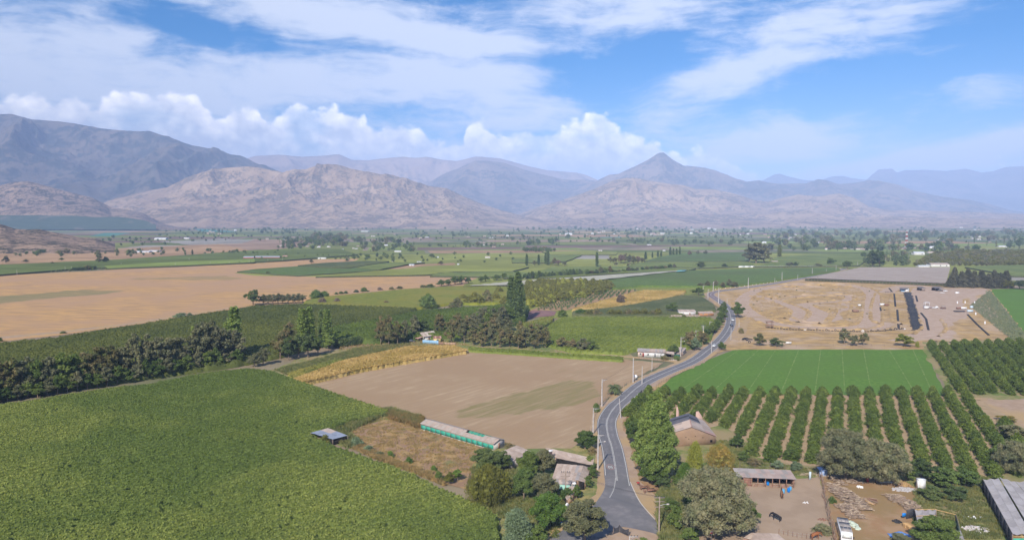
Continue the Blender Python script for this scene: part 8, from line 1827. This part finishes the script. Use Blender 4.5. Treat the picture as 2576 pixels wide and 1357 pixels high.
# black mesh screen in the triangle
p0, p1, p2 = G(*B(2, 985, 1310)), G(*B(2, 1045, 1290)), G(*B(2, 1135, 1330)); ms = thing('mesh_screen', 'sagging black mesh screen on poles in the triangle at the bottom', 'screen', (p1.x, p1.y, 0))
Q = [q_ - Vector((p1.x, p1.y, 0)) for q_ in (p0, p1, p2)]
for a_, b in ((0, 1), (1, 2)):
    V = []; 
    for i in range(7): t = i / 6; q_ = Q[a_].lerp(Q[b], t); V += [(q_.x, q_.y, .3), (q_.x, q_.y, 2.1 - .6 * math.sin(math.pi * t))]
    part('mesh', (np.array(V), np.array([(2 * i, 2 * i + 2, 2 * i + 3, 2 * i + 1) for i in range(6)])), BLKN, ms)
for q_ in Q: part('post', tube([(q_.x, q_.y, 0), (q_.x + .1, q_.y, 2.3)], [.06, .05], 5), POSTW, ms)

# ================================================================== palms, animals, person
def palm(label, u, v, hpx, nf=34, group=None, dry=False):
    p = G(u, v); H = hpx / PXM(u, v); t = thing('palm_tree', label, 'palm tree', p, 0, group); th = H * .42
    part('trunk', tube([(0, 0, -.2), (.05, 0, th * .5), (0, 0, th)], [.38, .33, .36], 8), BARK, t); Q = []; r_ = np.random.default_rng(int(u))
    for i in range(nf):
        a_ = i * 2.4; up = r_.uniform(.1, 1.25); R = H * .46; P_ = []
        for k in range(6): s_ = k / 5; P_.append(np.array([math.cos(a_) * R * s_, math.sin(a_) * R * s_, th + R * (math.sin(up) * s_ * 1.25 - s_ ** 2 * 1.05)]))
        side = np.array([-math.sin(a_), math.cos(a_), 0]); V = []
        for k, q_ in enumerate(P_): w = .42 * math.sin(math.pi * min(1, (k + .6) / 6)) + .03; V += [q_ - side * w - np.array([0, 0, w * .5]), q_, q_ + side * w - np.array([0, 0, w * .5])]
        f = []
        for k in range(5): b = k * 3; f += [(b, b + 3, b + 4), (b, b + 4, b + 1), (b + 1, b + 4, b + 5), (b + 1, b + 5, b + 2)]
        part('frond', (np.array(V), np.array(f)), PALM, t)
PALM = leafmat('palm_fronds', (.10, .135, .05), (.16, .18, .07), vs=1, rand=.2)
palm('feathery palm beside the fence post at the corner of the tilled field', 1546, 992, 44); palm('shadowed palm behind the huge poplar, right side', 1722, 1200, 70, 26)
for u in (2168, 2176, 2188, 2212): palm('distant palm above the shade net corner', u, 672, 15, 14, 'distant palms by the shade net corner')
def skinned(name, verts, edges, radii, m_, sub=1):
    me = bpy.data.meshes.new(name); me.from_pydata(verts, edges, []); ob = bpy.data.objects.new(name, me); COL.objects.link(ob)
    sk = ob.modifiers.new('skin', 'SKIN'); sk.use_smooth_shade = True; me.skin_vertices.new() if not me.skin_vertices else None
    for i, r_ in enumerate(radii): me.skin_vertices[0].data[i].radius = (r_, r_) if not isinstance(r_, tuple) else r_
    me.skin_vertices[0].data[0].use_root = True; ss = ob.modifiers.new('sub', 'SUBSURF'); ss.levels = ss.render_levels = sub
    dg = bpy.context.evaluated_depsgraph_get(); m2 = bpy.data.meshes.new_from_object(ob.evaluated_get(dg)); bpy.data.objects.remove(ob); m2.materials.clear(); m2.materials.append(m_); m2.name = name; return m2
def horse(label, u, v, ang, m_, mane, graze=True):
    hd = [(1.45, 0, 1.1), (1.75, 0, .72), (1.85, 0, .42)] if graze else [(1.2, 0, 1.75), (1.42, 0, 1.98), (1.75, 0, 1.72)]
    V = [(-.55, 0, 1.22), (0, 0, 1.18), (.6, 0, 1.25), (.95, 0, 1.35)] + hd; E = [(0, 1), (1, 2), (2, 3), (3, 4), (4, 5), (5, 6)]; R = [.31, .34, .32, .22, .16, .14, .08]
    for (b, x, yy, rear) in ((0, -.72, .17, 1), (0, -.62, -.17, 1), (2, .68, .16, 0), (2, .78, -.16, 0)):
        i0 = len(V); V += [(x, yy, .98), (x - (.12 if rear else 0), yy, .58), (x + (-.16 if rear else .02), yy, .5), (x, yy, .12), (x + .06, yy, .02)]; E += [(b, i0), (i0, i0 + 1), (i0 + 1, i0 + 2), (i0 + 2, i0 + 3), (i0 + 3, i0 + 4)]; R += [.19 if rear else .14, .09, .07, .05, .06]
    p = G(u, v); t = thing('horse', label, 'horse', (p.x, p.y, GL + .02), ang); t.scale = (1.15, 1.15, 1.15); link('body', skinned('horse_body', V, E, R, m_), parent=t)
    part('tail', tube([(-.85, 0, 1.32), (-1.05, 0, 1.05), (-1.08, 0, .55)], [.07, .10, .04], 6), mane, t); h0 = V[4]; part('mane', tube([(.72, 0, 1.56), (1.02, 0, 1.52 if graze else 1.78), (h0[0], 0, h0[2] + .2)], [.06, .09, .05], 5), mane, t)
    for s_ in (-1, 1): part('ear', tube([(h0[0] + .08, s_ * .09, h0[2] + .10), (h0[0] + .10, s_ * .12, h0[2] + .28)], [.05, .01], 4), m_, t)
HB = mat('black_coat', (.018, .018, .022), .6); HN = mat('chestnut_coat', (.20, .095, .045), .7); HC = mat('bay_coat', (.26, .10, .04), .7)
horse('black horse grazing in the middle of the corral', *ZD(890, 1010), 2.2, HB, HB); horse('brown horse standing by the pale blue barrel', *ZD(975, 615), 1.3, HN, HB, False); horse('reddish horse partly cut off at the bottom of the corral', *ZD(1540, 1330), .3, HC, HB, True)
SKIN = mat('skin', (.42, .25, .17), .6); SHIRT = mat('dark_blue_shirt', (.05, .07, .16), .8); JEANS = mat('blue_trousers', (.02, .22, .48), .8)
def person(label, u, v, ang, shirt, trousers):
    p = G(u, v); t = thing('person', label, 'person', (p.x, p.y, ZR), ang)
    V = [(0, 0, .95), (0, 0, 1.18), (0, 0, 1.40), (0, 0, 1.50), (0, .01, 1.60), (0, .02, 1.72), (0, .17, 1.40), (.02, .26, 1.14), (.12, .27, .92), (0, -.17, 1.40), (.0, -.27, 1.14), (.08, -.28, .90), (0, .10, .86), (.08, .11, .50), (.02, .11, .10), (.14, .11, .04), (0, -.10, .86), (-.02, -.11, .50), (-.12, -.11, .10), (0, -.11, .04)]
    E = [(0, 1), (1, 2), (2, 3), (3, 4), (4, 5), (2, 6), (6, 7), (7, 8), (2, 9), (9, 10), (10, 11), (0, 12), (12, 13), (13, 14), (14, 15), (0, 16), (16, 17), (17, 18), (18, 19)]
    R = [.15, .13, .15, .06, .09, .085, .06, .045, .035, .06, .045, .035, .09, .065, .045, .04, .09, .065, .045, .04]
    link('body', skinned('person_body', V, E, R, SKIN), parent=t); sv = [0, 1, 2, 6, 7, 9, 10]; mp = {s_: i for i, s_ in enumerate(sv)}
    link('shirt', skinned('shirt', [V[i] for i in sv], [(mp[a_], mp[b]) for a_, b in E if a_ in mp and b in mp], [R[i] + .025 for i in sv], shirt), parent=t); tv = [0, 12, 13, 14, 16, 17, 18]; mp = {s_: i for i, s_ in enumerate(tv)}
    link('trousers', skinned('trousers', [V[i] for i in tv], [(mp[a_], mp[b]) for a_, b in E if a_ in mp and b in mp], [R[i] + .025 for i in tv], trousers), parent=t)
    part('hair', (ICO1 * np.array([.10, .10, .09]) + np.array([-.02, .02, 1.76]), ICO1F), HB, t)
person("person in dark shirt and bright blue trousers walking in the tree's shade", 1412, 1323, -1.2, SHIRT, JEANS); person('second person in dark clothes just behind the one in bright blue trousers', 1421, 1306, -1.0, mat('grey_shirt', (.35, .33, .36)), SHIRT)

# ================================================================== far buildings
def farhouse(u, v, wpx, hpx, wm, rm, label, group=None, dep=None, parts=False):
    p = G(u, v); s_ = PXM(u, v); w, h = wpx / s_, hpx / s_; d = dep or max(6, w * .5); e = h * .62
    V = [(-w / 2, 0, 0), (w / 2, 0, 0), (w / 2, d, 0), (-w / 2, d, 0), (-w / 2, 0, e), (w / 2, 0, e), (w / 2, d, e), (-w / 2, d, e), (-w / 2 - .2, -.4, e), (w / 2 + .2, -.4, e), (w / 2 + .2, d + .4, e), (-w / 2 - .2, d + .4, e), (-w / 2 - .2, d / 2, h), (w / 2 + .2, d / 2, h)]
    if not parts:
        f = [(0, 1, 5, 4), (1, 2, 6, 5), (2, 3, 7, 6), (3, 0, 4, 7), (8, 9, 13, 12), (10, 11, 12, 13), (4, 5, 6, 7)]
        dn = [(-w * .1, -.05, 0), (w * .02, -.05, 0), (w * .02, -.05, e * .8), (-w * .1, -.05, e * .8)]; V = V + dn; f.append((14, 15, 16, 17))
        return link('farm_building', mesh_np('farm_building', V, f, [wm, rm, DARKM], [0, 0, 0, 0, 1, 1, 0, 2]), loc=p, label=label, cat='building', group=group)
    t = thing('farm_building', label, 'building', p, 0, group); V = np.array(V)
    for q_ in ((0, 1, 5, 4), (1, 2, 6, 5), (2, 3, 7, 6), (3, 0, 4, 7)): part('wall', (V[list(q_)], np.array([(0, 1, 2, 3)])), wm, t)
    part('roof', (V[8:14], np.array([(0, 1, 5, 4), (2, 3, 4, 5)])), rm, t)
    for k in range(max(1, int(w / 9))): x = -w / 2 + w * (k + .5) / max(1, int(w / 9)); part('window', bx(x - 1.0, x + 1.0, -.08, -.02, e * .3, e * .7), DARKM if k % 3 else CARW, t)
    return t
WR_ = mat('grey_blue_roof', (.35, .37, .40), .6)
BTM = mat('red_barn_walls', (.48, .09, .075), .8)
farhouse(*CC(0, 2500, 470), 26, 8, BTM, WR_, 'left wing of the long red barn beyond the dry plain', dep=9, parts=True); farhouse(*CC(1, 112, 466), 62, 7.5, BTM, WR_, 'long red barn with a grey roof beyond the dry plain', dep=9, parts=True)
farhouse(*CC(1, 290, 454), 12, 6, YELW, TIN_R, 'small yellow house right of the red barn', parts=True); farhouse(*CC(1, 652, 464), 26, 3.4, CARW, WHITE, 'long low white wall at the end of the dry plain', dep=2)
for (z_, u, v, w, h, lb) in [(0, 1610, 272, 29, 5, 'white long shed in the far left valley'), (0, 1875, 264, 14, 3.5, 'small white shed right of the long one, far left'), (0, 1425, 402, 36, 4, 'pale long poultry shed in the far dry strip, left part'), (0, 1550, 394, 26, 4, 'pale long poultry shed in the far dry strip, right part'),
      (1, 1425, 396, 16, 3.6, 'white-roofed shed by the slim poplars, far middle'), (1, 1565, 534, 12, 4, 'lone shed on the bare patch in the green fields'), (1, 1640, 499, 11, 2.2, 'low white roof above the bare patch'), (1, 1376, 492, 5, 4, 'tiny white house left of the low white roof'), (1, 2330, 455, 13, 4, 'white box house in the middle distance'), (1, 2033, 525, 5, 3, 'tiny grey hut in the middle vineyards'), (1, 1830, 453, 4, 3, 'tiny white dot house in the middle'),
      (1, 1095, 192, 20, 2.4, 'long white roof on the far plain'), (2, 890, 388, 9, 3.4, 'small white house with a blue roof, middle distance'), (2, 1532, 386, 6, 2.6, 'small white house before the poplar row'), (2, 1382, 328, 10, 2.4, 'white low shed beside the dark belt'), (2, 570, 225, 18, 5, 'pale block building on the far plain'), (2, 1804, 214, 6, 4, 'white tall house on the far plain'), (2, 2540, 306, 10, 4, 'white tent-like roof right of the giant eucalyptus'),
      (3, 70, 505, 16, 5, 'small brown-roofed house with cars, left of the tree row'), (3, 605, 372, 12, 5, 'white house with a red roof among trees'), (3, 955, 372, 42, 3.5, 'long pinkish-roofed shed among the trees'), (3, 1340, 369, 32, 5.5, 'tan-roofed hall at the foot of the mast'), (3, 1234, 371, 6, 3.5, 'tiny white shed left of the hall'), (3, 1655, 361, 12, 6, 'white gabled house right of the mast'), (3, 1525, 424, 26, 8, 'white-roofed packing shed behind the olive orchard'), (3, 1645, 404, 15, 3.5, 'pink-roofed shed right of the packing shed'),
      (3, 1735, 543, 46, 9, 'grey barn with a tan gable roof behind the shade net'), (3, 1572, 547, 27, 4.5, 'low white shed left of the grey barn'), (3, 2105, 248, 20, 4, 'tan far building at the upper right'), (3, 2370, 347, 22, 4, 'grey-roofed shed at the far right'), (3, 1575, 362, 8, 2.6, 'low white roof right of the mast')]:
    uu, vv = CC(z_, u, v); pinkr = 'pink' in lb or 'red roof' in lb; farhouse(uu, vv, w, h, WHITE if not ('tan' in lb and 'hall' in lb) else TIN2, TIN_R if pinkr else (TIN2 if ('tan' in lb or 'brown' in lb) else CARW), lb, parts=w > 12)
# long white roadside wall
def longwall(label, pts, h, m_, seg=6.0):
    P_ = [G(u, v) for u, v in pts]; t = thing('boundary_wall', label, 'wall', P_[0])
    for i in range(len(P_) - 1):
        d = P_[i + 1] - P_[i]; n = max(1, int(d.length / seg))
        for k in range(n): a_, b = P_[i] + d * (k / n) - P_[0], P_[i] + d * ((k + .97) / n) - P_[0]; part('wall_panel', slab((a_.x, a_.y, 0), (b.x, b.y, 0), (b.x, b.y, h), (a_.x, a_.y, h), .2), m_, t)
longwall('long low white boundary wall running across the far vineyards', [CC(2, 2280, 552), CC(2, 2520, 550), CC(3, 0, 549), CC(3, 700, 546)], 2.3, CARW, 9)
# plastic and net strips of the far valley
for (poly, m_) in [([CC(0, 900, 235), CC(0, 990, 238), CC(0, 1150, 236), CC(0, 1310, 203), CC(0, 1050, 205)], FG[7]), ([CC(0, 1960, 160), CC(0, 2400, 188), CC(0, 2300, 197), CC(0, 2010, 190)], FG[7]), ([CC(0, 2190, 297), CC(0, 2440, 298), CC(0, 2510, 277), CC(0, 2270, 278)], FG[8]), ([CC(2, 800, 255), CC(2, 1110, 252), CC(2, 1100, 244), CC(2, 900, 246)], FG[7]), ([CC(3, 1990, 548), CC(3, 2260, 552), CC(3, 2200, 545)], mat('blue_pond', (.03, .14, .30), .2))]:
    sheet('field', poly, m_, nz() + .3, jit=.05)
# scattered small houses of the far plain
GH = ['small house or shed in the scattered hamlets of the far plain', 'scattered houses of the far plain']
for (u0, u1, v0, v1, n) in [(660, 740, 597, 603, 9), (690, 830, 617, 626, 12), (850, 1000, 612, 628, 12), (900, 1300, 588, 602, 16), (1100, 1320, 615, 622, 8), (1400, 1560, 585, 592, 14), (1620, 1680, 587, 592, 26), (1690, 1900, 578, 592, 14), (1900, 2576, 590, 606, 26), (520, 660, 566, 590, 22), (1500, 2500, 570, 583, 34), (1290, 1420, 566, 570, 6), (2000, 2560, 608, 630, 16)]:
    for i in range(int(n * .6)):
        v = r5.uniform(v0, v1); k = r5.random(); farhouse(r5.uniform(u0, u1), v, r5.uniform(4, 10), r5.uniform(1.8, 3.4), WHITE if k < .4 else TIN2, CARW if k < .25 else (TIN if k < .8 else TIN_R), *GH)

# ---- in short rows each one is told apart by its place from the left
ORD_ = 'first second third fourth fifth sixth seventh eighth ninth tenth eleventh twelfth thirteenth fourteenth fifteenth sixteenth seventeenth eighteenth nineteenth twentieth twenty-first twenty-second twenty-third twenty-fourth twenty-fifth twenty-sixth twenty-seventh twenty-eighth twenty-ninth thirtieth'.split()
_g = {}
for o_ in bpy.data.objects:
    if o_.parent is None and o_.get('group') and o_.get('label'): _g.setdefault((o_['group'], o_['label']), []).append(o_)
for (gn, lb), L_ in _g.items():
    if 2 <= len(L_) <= 30:
        L_.sort(key=lambda o_: o_.location.x / max(1.0, o_.location.y))
        for i, o_ in enumerate(L_): o_['label'] = ' '.join(('%s from left, %s' % (ORD_[i], lb)).split()[:16])
